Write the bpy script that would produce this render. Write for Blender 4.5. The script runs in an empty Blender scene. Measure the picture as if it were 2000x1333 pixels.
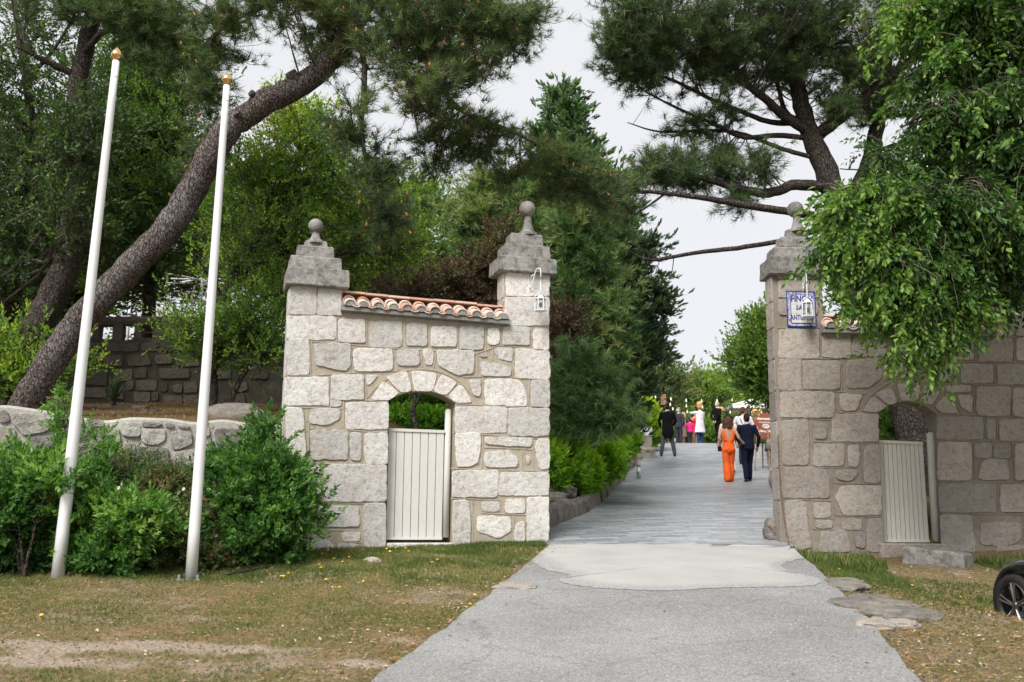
import bpy, math, random
import numpy as np
from mathutils import Vector, Matrix
rad = math.radians
sc = bpy.context.scene
COL = sc.collection
rng = np.random.default_rng(7)
random.seed(7)
# ---------------------------------------------------------------- camera
CAM = np.array([0.0, 0.0, 1.6]); PITCH = rad(9.73); ROLL = rad(0.5); FPX = 1944.0
cam_d = bpy.data.cameras.new("camera"); cam = bpy.data.objects.new("camera", cam_d); COL.objects.link(cam)
cam_d.sensor_width = 36; cam_d.lens = 35.0; cam_d.clip_start = 0.1; cam_d.clip_end = 3000
RC = Matrix.Rotation(rad(90) + PITCH, 4, 'X') @ Matrix.Rotation(ROLL, 4, 'Z')
cam.matrix_world = Matrix.Translation(Vector(CAM)) @ RC
cam_d.dof.use_dof = True; cam_d.dof.focus_distance = 12.8; cam_d.dof.aperture_fstop = 2.6
sc.camera = cam
# ---------------------------------------------------------------- world, sun, exposure
SUN_EL, SUN_ROT = rad(46), rad(205)
w = bpy.data.worlds.new("World"); sc.world = w; w.use_nodes = True
nt = w.node_tree; bg = nt.nodes["Background"]
sky = nt.nodes.new("ShaderNodeTexSky"); sky.sky_type = 'NISHITA'; sky.sun_disc = False
sky.sun_elevation = SUN_EL; sky.sun_rotation = SUN_ROT; sky.air_density = 1.0; sky.dust_density = 3.0
mx = nt.nodes.new("ShaderNodeMix"); mx.data_type = 'RGBA'; mx.inputs[0].default_value = 0.93
nt.links.new(sky.outputs[0], mx.inputs[6]); mx.inputs[7].default_value = (6.2, 6.25, 6.45, 1)
nt.links.new(mx.outputs[2], bg.inputs[0]); bg.inputs[1].default_value = 0.087
sd = bpy.data.lights.new("sun", 'SUN'); sd.energy = 3.0; sd.angle = rad(28); sd.color = (1.0, 0.975, 0.94)
so = bpy.data.objects.new("sun", sd); COL.objects.link(so); so.location = (0, 0, 30)
# light travels from the sun (behind and left of the camera, high) towards the gate
az = rad(205)
dv = Vector((-math.sin(az) * -math.cos(SUN_EL), 0, 0))
sundir = Vector((math.sin(az) * math.cos(SUN_EL), math.cos(az) * math.cos(SUN_EL), math.sin(SUN_EL)))
so.rotation_euler = sundir.to_track_quat('Z', 'Y').to_euler()
sc.view_settings.view_transform = 'Standard'; sc.view_settings.look = 'None'
sc.view_settings.gamma = 1; sc.view_settings.exposure = 0.75; sc.view_settings.use_curve_mapping = False
sc.render.engine = 'CYCLES'
try:
    sc.cycles.use_denoising = True; sc.cycles.denoiser = 'OPENIMAGEDENOISE'
    sc.cycles.denoising_prefilter = 'ACCURATE'
except Exception: pass
sc.cycles.max_bounces = 8; sc.cycles.diffuse_bounces = 5; sc.cycles.transparent_max_bounces = 6
sc.cycles.caustics_reflective = False; sc.cycles.caustics_refractive = False
sc.cycles.use_adaptive_sampling = True; sc.cycles.adaptive_threshold = 0.012
# ---------------------------------------------------------------- pixel rays of the 2000x1333 photograph
RC3 = np.array(RC.to_3x3())
def ray(px, py):
    d = RC3 @ np.array([(px - 1000.0) / FPX, (666.5 - py) / FPX, -1.0]); return d
def P(px, py, Y):
    d = ray(px, py); return CAM + d * (Y / d[1])
def PP(lst): return np.array([P(*t) for t in lst])
def pix(X):
    q = RC3.T @ (np.asarray(X, float) - CAM); return 1000 + FPX * q[0] / -q[2], 666.5 - FPX * q[1] / -q[2]
class Plane:                       # vertical plane through A along unit vector u; n points away from the camera
    def __init__(s, A, ang):
        s.A = np.array(A, float); s.u = np.array([math.cos(ang), math.sin(ang), 0]); s.n = np.array([-math.sin(ang), math.cos(ang), 0]); s.ang = ang
    def hit(s, px, py, off=0.0):   # -> (along, height)
        d = ray(px, py); A = s.A + s.n * off
        t = np.dot(A - CAM, s.n) / np.dot(d, s.n); X = CAM + d * t
        return np.dot(X - A, s.u), X[2]
    def W(s, a, v, z): return s.A * np.array([1, 1, 0]) + s.u * a + s.n * v + np.array([0, 0, z])
def ss(a, b, x):
    t = np.clip((np.asarray(x, float) - a) / (b - a), 0, 1); return t * t * (3 - 2 * t)
# ---------------------------------------------------------------- value noise (numpy)
_G = rng.random((64, 64, 64))
def noise(x, y, z=0.0, s=1.0):
    x, y, z = [np.asarray(q, float) * s for q in (x, y, z)]
    x, y, z = np.broadcast_arrays(x, y, z)
    xi, yi, zi = np.floor(x).astype(int), np.floor(y).astype(int), np.floor(z).astype(int)
    fx, fy, fz = x - xi, y - yi, z - zi
    fx, fy, fz = [f * f * (3 - 2 * f) for f in (fx, fy, fz)]
    g = lambda a, b, c: _G[(xi + a) & 63, (yi + b) & 63, (zi + c) & 63]
    l = lambda p, q, f: p + (q - p) * f
    return l(l(l(g(0,0,0), g(1,0,0), fx), l(g(0,1,0), g(1,1,0), fx), fy), l(l(g(0,0,1), g(1,0,1), fx), l(g(0,1,1), g(1,1,1), fx), fy), fz)
def fbm(x, y, z=0.0, s=1.0, o=4):
    r = 0; a = .5
    for i in range(o):
        r = r + a * noise(x, y, np.asarray(z) + 7.3 * i, s); s *= 2.03; a *= .5
    return r
# ---------------------------------------------------------------- ground heights
PY = [-60, 0, 12.6, 19, 25.7, 30, 34, 39, 42.5, 46, 300]
PZ = [-4, 0, 1.19, 1.78, 2.37, 2.88, 3.48, 4.18, 4.52, 4.60, 4.7]
LEY = [0, 6.3, 9.5, 12.4, 13.6, 14.8, 15.4, 17, 18.7, 20.5, 22.9, 25.5, 29, 34, 42, 60]      # left and right edge of drive and path
LEX = [-1.6, -.8, -.1, .45, .5, .62, .87, 1.32, 1.68, 2.0, 2.37, 2.85, 3.4, 4.6, 5.7, 6.2]
REY = [0, 6.3, 9, 12.6, 13.6, 17, 20, 25.7, 34, 42, 60]
REX = [1.0, 2.5, 3.0, 3.5, 3.6, 4.55, 5.3, 6.6, 8.9, 10.7, 13.4]
def XL(y): return np.interp(y, LEY, LEX)
def XR(y): return np.interp(y, REY, REX)
def gz(x, y, bump=True):
    x = np.asarray(x, float); y = np.asarray(y, float)
    p = np.interp(y, PY, PZ)
    z = p - .19 * ss(2.6, 4.2, x) * ss(8, 12, y) * (1 - ss(13.1, 13.6, y))
    z = z - .36 * ss(3.9, 5.2, x) * (1 - ss(10.0, 12.4, y)) * ss(0, 5, y)
    beh = ss(12.9, 13.5, y)
    # beds left of the path, behind the gate
    zl = p + .30 * ss(.30, .55, XL(y) - x) + .5 * ss(.6, 4, XL(y) - x)
    terr = 2.6 + (y - 12) * .14
    zt = np.maximum(zl, np.minimum(terr, 5.6)); k = ss(-1.8, -3.0, x)
    left = (x < XL(y))
    z = np.where(left, z + (zl * (1 - ss(0, -2.9, x)) + zt * ss(0, -2.9, x) - z) * beh, z)
    # terrace behind the low wall
    wy = 12.16 + (x + 2.7) * .20
    inside = ss(.12, .3, y - wy) * ss(-2.6, -2.9, x)
    z = np.where(x < -2.6, z + (np.maximum(zt, z) - z) * np.maximum(inside, 0), z)
    right = ss(.25, .6, x - XR(y)) * beh
    z = z + right * .35
    if bump:
        on = (x > XL(y) - .05) & (x < XR(y) + .05)
        z = z + np.where(on, 0, (fbm(x, y, 0, 1.3, 3) - .45) * .07 * np.minimum(1, np.abs(np.where(x < XL(y), XL(y) - x, x - XR(y))) * 3))
    return z
def GH(px, py, bump=False):        # where the ray through a pixel meets the ground
    d = ray(px, py); t = 3.0
    while t < 400:
        X = CAM + d * t
        if X[2] <= gz(X[0], X[1], bump): break
        t += .02
    return X
# ---------------------------------------------------------------- mesh helpers
def link(o, parent=None):
    COL.objects.link(o)
    if parent is not None: o.parent = parent
    return o
def mk(name, V, F, m=None, parent=None, tint=None, smooth=False, mats=None, fm=None):
    """V (n,3); F: array (m,k), or list of such arrays / tuples; tint: one value a vertex."""
    V = np.asarray(V, np.float32).reshape(-1, 3)
    if isinstance(F, np.ndarray): F = [F]
    elif len(F) and not isinstance(F[0], np.ndarray):
        by = {}
        F2 = []
        for f in F: F2.append(np.array([f]))
        F = F2
    loops = np.concatenate([f.ravel() for f in F]).astype(np.int32)
    cnt = np.concatenate([np.full(len(f), f.shape[1], np.int32) for f in F])
    st = np.concatenate([[0], np.cumsum(cnt)[:-1]]).astype(np.int32)
    me = bpy.data.meshes.new(name)
    me.vertices.add(len(V)); me.vertices.foreach_set("co", V.ravel())
    me.loops.add(len(loops)); me.loops.foreach_set("vertex_index", loops)
    me.polygons.add(len(cnt)); me.polygons.foreach_set("loop_start", st); me.polygons.foreach_set("loop_total", cnt)
    me.polygons.foreach_set("use_smooth", np.full(len(cnt), bool(smooth)))
    if tint is not None:
        a = me.attributes.new("tint", 'FLOAT', 'POINT'); a.data.foreach_set("value", np.asarray(tint, np.float32))
    for q in (mats or ([m] if m else [])): me.materials.append(q)
    if fm is not None: me.polygons.foreach_set("material_index", np.asarray(fm, np.int32))
    me.update(calc_edges=True); me.validate()
    return link(bpy.data.objects.new(name, me), parent)
class MB:
    def __init__(s): s.V = []; s.F = []; s.T = []; s.M = []; s.n = 0
    def add(s, V, F, t=.5, mi=0):
        V = np.asarray(V, float).reshape(-1, 3)
        s.V.append(V); s.T.append(np.full(len(V), t) if np.isscalar(t) else np.asarray(t))
        if isinstance(F, np.ndarray): s.F.append(F + s.n); s.M.append(np.full(len(F), mi))
        else:
            for f in F: s.F.append(np.array([f]) + s.n)
            s.M.append(np.full(len(F), mi))
        s.n += len(V)
    def box(s, c, size, R=None, t=.5, mi=0, taper=1.0):
        h = np.array(size) / 2
        v = np.array([[i, j, k] for k in (-1, 1) for j in (-1, 1) for i in (-1, 1)], float)
        v[4:, :2] *= taper
        v = v * h
        if R is not None: v = v @ np.asarray(R).T
        s.add(v + np.array(c), np.array([[0,2,3,1],[4,5,7,6],[0,1,5,4],[2,6,7,3],[0,4,6,2],[1,3,7,5]]), t, mi)
    def tube(s, pts, r, n=8, t=.5, mi=0, cap=True):
        pts = np.asarray(pts, float); r = np.broadcast_to(np.asarray(r, float), (len(pts),))
        V, F = tubes(pts[None], r[None], n)
        s.add(V, F, t, mi)
        if cap:
            s.F.append(np.array([list(range(n))[::-1]]) + s.n - len(V)); s.F.append(np.array([list(range(n))]) + s.n - n); s.M.append(np.full(2, mi))
    def lathe(s, prof, c=(0, 0, 0), n=16, t=.5, mi=0, R=None):
        prof = np.array(prof, float); a = np.arange(n) * 2 * math.pi / n
        V = np.stack([prof[:, None, 0] * np.cos(a), prof[:, None, 0] * np.sin(a), np.repeat(prof[:, 1:2], n, 1)], -1).reshape(-1, 3)
        if R is not None: V = V @ np.asarray(R).T
        k = len(prof); i = np.arange(k - 1)[:, None] * n; j = np.arange(n)[None]; j2 = (j + 1) % n
        F = np.stack([i + j, i + j2, i + n + j2, i + n + j], -1).reshape(-1, 4)
        s.add(V + np.array(c), F, t, mi)
    def ball(s, c, r, n=16, t=.5, mi=0):
        r = np.broadcast_to(np.asarray(r, float), (3,)); m = n // 2 + 1
        th = np.linspace(0.001, math.pi - .001, m)
        k = len(s.V)
        s.lathe(np.stack([np.sin(th), -np.cos(th)], 1), (0, 0, 0), n, t, mi)
        s.V[k] = s.V[k] * r + np.array(c)
    def build(s, name, m=None, parent=None, smooth=False, mats=None):
        return mk(name, np.concatenate(s.V), s.F, m, parent, np.concatenate(s.T), smooth, mats, np.concatenate(s.M) if mats else None)
def tubes(Pt, R, sides=5):
    """Pt (M,K,3), R (M,K) -> V, F of M open tubes"""
    M, K, _ = Pt.shape
    T = np.gradient(Pt, axis=1); T /= np.linalg.norm(T, axis=2, keepdims=True) + 1e-9
    ref = np.where(np.abs(T[:, :1, 2:3]) > .85, np.array([[[1., 0, 0]]]), np.array([[[0, 0, 1.]]]))
    A = np.cross(T, np.broadcast_to(ref, T.shape)); A /= np.linalg.norm(A, axis=2, keepdims=True) + 1e-9
    B = np.cross(T, A)
    a = np.arange(sides) * 2 * math.pi / sides
    V = Pt[:, :, None] + R[:, :, None, None] * (A[:, :, None] * np.cos(a)[:, None] + B[:, :, None] * np.sin(a)[:, None])
    m = np.arange(M)[:, None, None] * K * sides; k = np.arange(K - 1)[None, :, None] * sides; j = np.arange(sides)[None, None]; j2 = (j + 1) % sides
    F = np.stack(np.broadcast_arrays(m + k + j, m + k + j2, m + k + sides + j2, m + k + sides + j), -1).reshape(-1, 4)
    return V.reshape(-1, 3), F
def curve(pts, n=12, closed=False):     # Catmull-Rom through points (any dimension)
    p = np.asarray(pts, float); p = np.vstack([2 * p[0] - p[1], p, 2 * p[-1] - p[-2]])
    t = np.linspace(0, len(p) - 3 - 1e-6, n); i = t.astype(int); f = (t - i)[:, None]
    a, b, c, d = p[i], p[i + 1], p[i + 2], p[i + 3]
    return .5 * (2 * b + (c - a) * f + (2 * a - 5 * b + 4 * c - d) * f ** 2 + (3 * b - a - 3 * c + d) * f ** 3)
def empty(name, loc, label, cat, group=None, rz=0):
    o = bpy.data.objects.new(name, None); o.empty_display_size = .2; o.location = loc; o.rotation_euler = (0, 0, rz)
    link(o); return tag(o, label, cat, group)
def tag(o, label=None, cat=None, group=None, kind=None):
    if label: o["label"] = label
    if cat: o["category"] = cat
    if group: o["group"] = group
    if kind: o["kind"] = kind
    return o
def keep(o, parent):                    # parent a mesh built in world space
    bpy.context.view_layer.update() if False else None
    o.parent = parent
    R = Matrix.Translation(parent.location) @ Matrix.Rotation(parent.rotation_euler[2], 4, 'Z')
    o.matrix_parent_inverse = R.inverted(); return o
def copy_tree(o, parent=None):
    c = o.copy(); COL.objects.link(c); c.parent = parent
    for ch in list(o.children): copy_tree(ch, c)
    return c
# ---------------------------------------------------------------- materials
def mat(name):
    m = bpy.data.materials.new(name); m.use_nodes = True
    return m, m.node_tree, m.node_tree.nodes["Principled BSDF"]
def N(nt, typ, ins=None, **kw):
    n = nt.nodes.new("ShaderNode" + typ)
    for k, v in kw.items(): setattr(n, k, v)
    for k, v in (ins or {}).items():
        s = n.inputs[k]
        if isinstance(v, bpy.types.NodeSocket): nt.links.new(v, s)
        else: s.default_value = v
    return n
def ramp(nt, fac, stops):
    n = nt.nodes.new("ShaderNodeValToRGB"); nt.links.new(fac, n.inputs[0]); e = n.color_ramp.elements
    while len(e) < len(stops): e.new(.5)
    for i, (p, c) in enumerate(stops):
        e[i].position = p; e[i].color = (c, c, c, 1) if np.isscalar(c) else (*c[:3], 1)
    return n.outputs[0]
def mixc(nt, f, a, b, mode='MIX'):
    n = nt.nodes.new("ShaderNodeMix"); n.data_type = 'RGBA'; n.blend_type = mode
    for i, v in ((0, f), (6, a), (7, b)):
        if isinstance(v, bpy.types.NodeSocket): nt.links.new(v, n.inputs[i])
        else: n.inputs[i].default_value = v if i == 0 else (*v[:3], 1)
    return n.outputs[2]
def tex(nt, kind, scale, detail=4, **kw):
    tc = nt.nodes.get("TC") or nt.nodes.new("ShaderNodeNewGeometry"); tc.name = "TC"
    n = nt.nodes.new("ShaderNodeTex" + kind); nt.links.new(kw.pop('vec', tc.outputs["Position"]), n.inputs["Vector"])
    n.inputs["Scale"].default_value = scale
    if kind == 'Noise': n.inputs["Detail"].default_value = detail; n.inputs["Roughness"].default_value = kw.get('rough', .6)
    return n
def bump(nt, b, h, strength, dist=.01, prev=None):
    n = N(nt, "Bump", {"Height": h, "Strength": strength, "Distance": dist})
    if prev is not None: nt.links.new(prev, n.inputs["Normal"])
    nt.links.new(n.outputs[0], b.inputs["Normal"]); return n.outputs[0]
def stone(name, c1, c2, dark=(.08, .075, .07), speck=90, lich=0.0, tvar=.35, bs=.9, bd=.02, warm=(.42, .30, .20), wf=.25):
    m, nt, b = mat(name)
    big = tex(nt, 'Noise', 2.3, 5); med = tex(nt, 'Noise', 16, 6, rough=.7); v = tex(nt, 'Voronoi', speck)
    at = N(nt, "Attribute", attribute_name="tint")
    c = mixc(nt, ramp(nt, big.outputs[0], [(.35, 0), (.65, 1)]), c1, c2)
    c = mixc(nt, ramp(nt, tex(nt, 'Noise', 5.1, 3).outputs[0], [(.52, 0), (.75, wf)]), c, warm)
    tv = ramp(nt, at.outputs["Fac"], [(0, 1 - tvar), (1, 1 + tvar * .35)])
    c = mixc(nt, 1, c, tv, 'MULTIPLY')
    c = mixc(nt, ramp(nt, v.outputs["Distance"], [(.1, .4), (.32, 0)]), c, dark)
    c = mixc(nt, ramp(nt, med.outputs[0], [(.32, .45), (.5, 0)]), c, dark)
    fs = tex(nt, 'Noise', 48, 3, rough=.8); c = mixc(nt, ramp(nt, fs.outputs[0], [(.35, .38), (.46, 0)]), c, dark)
    fw = tex(nt, 'Noise', 35, 3, rough=.8); c = mixc(nt, ramp(nt, fw.outputs[0], [(.55, 0), (.68, .25)]), c, [min(.8, q * 1.3) for q in c1])
    if lich:
        l = tex(nt, 'Noise', 7, 8, rough=.75)
        c = mixc(nt, ramp(nt, l.outputs[0], [(.46, 0), (.62, lich)]), c, (.06, .06, .055))
        l2 = tex(nt, 'Noise', 4.3, 6, rough=.7)
        c = mixc(nt, ramp(nt, l2.outputs[0], [(.66, 0), (.7, lich * .8)]), c, (.42, .24, .07))
    nt.links.new(c, b.inputs["Base Color"]); b.inputs["Roughness"].default_value = .9; b.inputs["Specular IOR Level"].default_value = .2
    n1 = bump(nt, b, med.outputs[0], bs, bd)
    bump(nt, b, tex(nt, 'Noise', 95, 3).outputs[0], .7, .006, n1)
    return m
def simple(name, col, rough=.6, metal=0, var=.15, scale=8, bumps=0, spec=.4, col2=None, tintmix=None):
    m, nt, b = mat(name)
    n = tex(nt, 'Noise', scale, 4)
    c = mixc(nt, ramp(nt, n.outputs[0], [(.35, 0), (.65, 1)]), [q * (1 - var) for q in col], col2 or [min(1, q * (1 + var)) for q in col])
    if tintmix:
        at = N(nt, "Attribute", attribute_name="tint"); c = mixc(nt, at.outputs["Fac"], c, tintmix)
    nt.links.new(c, b.inputs["Base Color"]); b.inputs["Roughness"].default_value = rough; b.inputs["Metallic"].default_value = metal
    b.inputs["Specular IOR Level"].default_value = spec
    if bumps: bump(nt, b, tex(nt, 'Noise', scale * 6, 4).outputs[0], bumps, .01)
    return m
def leafmat(name, stops, transl=.35, rough=.45, spec=.35):
    m, nt, b = mat(name)
    at = N(nt, "Attribute", attribute_name="tint")
    c = ramp(nt, at.outputs["Fac"], stops)
    nt.links.new(c, b.inputs["Base Color"]); b.inputs["Roughness"].default_value = rough; b.inputs["Specular IOR Level"].default_value = spec
    tr = N(nt, "BsdfTranslucent"); c2 = mixc(nt, 1, c, (1.25, 1.5, .5), 'MULTIPLY'); nt.links.new(c2, tr.inputs[0])
    mxs = N(nt, "MixShader", {0: transl, 1: b.outputs[0], 2: tr.outputs[0]})
    out = [n for n in nt.nodes if n.type == 'OUTPUT_MATERIAL'][0]; nt.links.new(mxs.outputs[0], out.inputs[0])
    return m
# ================================================================ MATERIALS OF THE SETTING
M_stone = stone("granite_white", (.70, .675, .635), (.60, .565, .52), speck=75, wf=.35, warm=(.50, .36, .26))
M_stone_r = stone("granite_brown_shaded", (.43, .39, .345), (.35, .31, .27), speck=75, wf=.4, warm=(.40, .28, .19))  # granite toned darker: the right wall's tree shade is partly painted into its colour
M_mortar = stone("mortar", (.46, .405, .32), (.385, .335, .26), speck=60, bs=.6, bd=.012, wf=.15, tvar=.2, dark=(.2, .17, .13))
M_mortar_r = stone("mortar_shaded", (.30, .26, .21), (.24, .205, .165), speck=60, bs=.6, bd=.012, wf=.15, tvar=.2, dark=(.12, .1, .08))  # darker copy of the mortar, shade put into the colour likewise
M_cap = stone("cap_granite", (.36, .345, .32), (.27, .26, .245), speck=60, lich=.75, tvar=.2)
M_cement = stone("cement_grey", (.30, .30, .28), (.23, .23, .215), speck=40, bs=.4, bd=.006, lich=.3, tvar=.2)
M_pointing = stone("light_pointing", (.47, .45, .41), (.40, .38, .34), speck=50, bs=.5, bd=.008, wf=.1, tvar=.2, dark=(.25, .23, .2))
M_oldstone = stone("mossy_stone", (.21, .18, .145), (.14, .12, .095), speck=60, lich=.5, tvar=.55, bs=1, bd=.03)
M_oldmortar = stone("mossy_mortar", (.10, .085, .065), (.065, .06, .045), speck=50, lich=.5, tvar=.3)
M_rubble = stone("rubble_stone", (.52, .485, .44), (.40, .375, .34), speck=55, lich=.5, tvar=.6, wf=.5, warm=(.45, .30, .16), bs=1, bd=.03)
M_whitemortar = stone("white_mortar", (.50, .48, .44), (.40, .38, .345), speck=50, tvar=.2, bs=.6, bd=.012, wf=.1)
M_wood = simple("white_boards", (.62, .60, .555), .6, var=.08, scale=5, bumps=.15)
def boards(name, c, dirt):
    m, nt, b = mat(name)
    tc = nt.nodes.new("ShaderNodeNewGeometry"); tc.name = "TC"
    mp = N(nt, "Mapping", {"Vector": tc.outputs["Position"], "Scale": (14, 14, 1.2)})
    n = tex(nt, 'Noise', 6, 6, vec=mp.outputs[0]); k = tex(nt, 'Noise', 9, 5, rough=.7)
    c2 = mixc(nt, ramp(nt, n.outputs[0], [(.45, 0), (.75, .55)]), c, dirt)
    c2 = mixc(nt, ramp(nt, k.outputs[0], [(.64, 0), (.76, .7)]), c2, dirt)
    nt.links.new(c2, b.inputs["Base Color"]); b.inputs["Roughness"].default_value = .65; b.inputs["Specular IOR Level"].default_value = .25
    bump(nt, b, n.outputs[0], .3, .004); return m
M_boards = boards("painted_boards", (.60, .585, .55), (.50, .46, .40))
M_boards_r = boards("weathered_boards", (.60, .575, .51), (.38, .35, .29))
def tilemat():
    m, nt, b = mat("terracotta")
    at = N(nt, "Attribute", attribute_name="tint")
    c = ramp(nt, at.outputs["Fac"], [(0, (.48, .22, .14)), (.35, (.58, .36, .27)), (.7, (.64, .47, .38)), (1, (.68, .56, .47))])
    n = tex(nt, 'Noise', 14, 6, rough=.7)
    c = mixc(nt, ramp(nt, n.outputs[0], [(.56, 0), (.72, .6)]), c, (.2, .17, .15))
    n2 = tex(nt, 'Noise', 30, 4); c = mixc(nt, ramp(nt, n2.outputs[0], [(.55, 0), (.7, .4)]), c, (.58, .5, .43))
    nt.links.new(c, b.inputs["Base Color"]); b.inputs["Roughness"].default_value = .85
    bump(nt, b, n2.outputs[0], .5, .006); return m
M_tile = tilemat()
# ================================================================ GROUND
def groundmat():
    m, nt, b = mat("dry_lawn_soil")
    a = tex(nt, 'Noise', .55, 6, rough=.65); g = tex(nt, 'Noise', 2.2, 7, rough=.7); f = tex(nt, 'Noise', 45, 5, rough=.7); v = tex(nt, 'Voronoi', 28)
    dirt = mixc(nt, ramp(nt, g.outputs[0], [(.38, 0), (.62, 1)]), (.23, .165, .115), (.37, .30, .24))
    c = mixc(nt, ramp(nt, a.outputs[0], [(.50, 0), (.68, 1)]), (.25, .15, .075), dirt)
    c = mixc(nt, ramp(nt, g.outputs[0], [(.46, .8), (.66, 0)]), c, (.13, .14, .05))
    c = mixc(nt, ramp(nt, tex(nt, 'Noise', 24, 5, rough=.8).outputs[0], [(.38, .75), (.52, 0)]), c, (.12, .07, .035)); c = mixc(nt, ramp(nt, tex(nt, 'Noise', 33, 5, rough=.8).outputs[0], [(.52, 0), (.66, .7)]), c, (.48, .36, .24)); c = mixc(nt, ramp(nt, f.outputs[0], [(.36, .7), (.5, 0)]), c, (.09, .06, .035))
    c = mixc(nt, ramp(nt, v.outputs["Distance"], [(.02, .6), (.16, 0)]), c, (.50, .40, .30))
    at = N(nt, "Attribute", attribute_name="tint"); c = mixc(nt, at.outputs["Fac"], c, mixc(nt, ramp(nt, f.outputs[0], [(.35, 0), (.65, 1)]), (.20, .14, .095), (.46, .385, .31)))
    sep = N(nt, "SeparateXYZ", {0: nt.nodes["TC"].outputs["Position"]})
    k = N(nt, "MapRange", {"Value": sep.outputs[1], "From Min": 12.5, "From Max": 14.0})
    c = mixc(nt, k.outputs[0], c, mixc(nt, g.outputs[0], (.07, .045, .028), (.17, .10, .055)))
    nt.links.new(c, b.inputs["Base Color"]); b.inputs["Roughness"].default_value = .95; b.inputs["Specular IOR Level"].default_value = .1
    n1 = bump(nt, b, f.outputs[0], .9, .02); bump(nt, b, g.outputs[0], .6, .04, n1); return m
M_ground = groundmat()
def grid_axis(segs):
    out = []
    for a, b_, n in segs: out += list(np.linspace(a, b_, n, endpoint=False))
    return np.array(out + [segs[-1][1]])
gx = grid_axis([(-900, -60, 12), (-60, -14, 16), (-14, 16, 300), (16, 60, 20), (60, 900, 12)])
gy = grid_axis([(-60, 0, 12), (0, 5, 20), (5, 15, 200), (15, 48, 160), (48, 120, 14), (120, 1800, 12)])
X, Y = np.meshgrid(gx, gy)
Z = gz(X, Y)
Z = Z - .03 * ((X > XL(Y) - .02) & (X < XR(Y) + .02))          # the drive is laid in a shallow bed
n = len(gx); i = np.arange(len(gy) - 1)[:, None] * n; j = np.arange(n - 1)[None]
F = np.stack([i + j, i + j + 1, i + n + j + 1, i + n + j], -1).reshape(-1, 4)
BARE = [(GH(*q[:2])[:2], q[2], q[3]) for q in ((260,1262,.9,.26),(90,1295,.6,.18),(700,1300,.4,.12))]
def bare(x, y):
    r = 0 * x
    for c, a, b_ in BARE: r = np.maximum(r, 1 - np.sqrt(((x - c[0]) / a) ** 2 + ((y - c[1]) / b_) ** 2) * .75)
    return ss(.15, .6, r + (fbm(x, y, 2, 2.6, 4) - .47) * 1.6)
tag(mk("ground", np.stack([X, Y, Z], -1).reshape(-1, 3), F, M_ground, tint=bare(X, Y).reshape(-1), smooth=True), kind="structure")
def strip(name, yl, m, xl, xr, z0=.0, nx=14, amp=0.0, crown=.02):
    y = np.asarray(yl)[:, None]; u = np.linspace(0, 1, nx)[None]
    a = xl(y[:, 0])[:, None]; b_ = xr(y[:, 0])[:, None]
    e = amp * (fbm(y[:, 0] * 3, 0, 1.0, 1, 4) - .47)[:, None] * 2; e2 = amp * (fbm(y[:, 0] * 3, 5, 1.0, 1, 4) - .47)[:, None] * 2
    x = (a + e) * (1 - u) + (b_ + e2) * u; yy = np.broadcast_to(y, x.shape)
    z = gz(x, yy, False) + z0 + crown * (1 - (2 * u - 1) ** 2)
    z = np.interp(yy, PY, PZ) + z0 + crown * (1 - (2 * u - 1) ** 2)
    n = nx; i = np.arange(len(yl) - 1)[:, None] * n; j = np.arange(n - 1)[None]
    F = np.stack([i + j, i + j + 1, i + n + j + 1, i + n + j], -1).reshape(-1, 4)
    return tag(mk(name, np.stack([x, yy, z], -1).reshape(-1, 3), F, m, smooth=True), kind="structure")
def asphalt():
    m, nt, b = mat("worn_asphalt")
    v = tex(nt, 'Voronoi', 130); v2 = tex(nt, 'Voronoi', 75); n = tex(nt, 'Noise', .7, 6, rough=.65); f = tex(nt, 'Noise', 60, 4, rough=.8)
    c = mixc(nt, ramp(nt, n.outputs[0], [(.35, 0), (.62, 1)]), (.24, .237, .232), (.36, .355, .345))
    c = mixc(nt, ramp(nt, v.outputs["Color"], [(.15, .85), (.5, 0)]), c, (.15, .148, .145))
    c = mixc(nt, ramp(nt, v2.outputs["Color"], [(.62, 0), (.9, .6)]), c, (.50, .49, .47))
    c = mixc(nt, ramp(nt, f.outputs[0], [(.35, .45), (.5, 0)]), c, (.10, .10, .10))
    wv = tex(nt, 'Voronoi', .8, vec=N(nt, "VectorMath", {0: nt.nodes["TC"].outputs["Position"], 1: N(nt, "VectorMath", {0: tex(nt, 'Noise', 2, 4).outputs[1], 1: (.6, .6, .6)}, operation='MULTIPLY').outputs[0]}, operation='ADD').outputs[0], )
    wv.feature = 'DISTANCE_TO_EDGE'
    c = mixc(nt, ramp(nt, wv.outputs["Distance"], [(.0, .35), (.012, 0)]), c, (.08, .08, .08))
    nt.links.new(c, b.inputs["Base Color"]); b.inputs["Roughness"].default_value = .9; b.inputs["Specular IOR Level"].default_value = .2
    bump(nt, b, v.outputs["Distance"], .8, .008); return m
M_asph = asphalt()
strip("driveway", np.linspace(.5, 12.62, 300), M_asph, XL, XR, .012, 30, .035)
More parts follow.
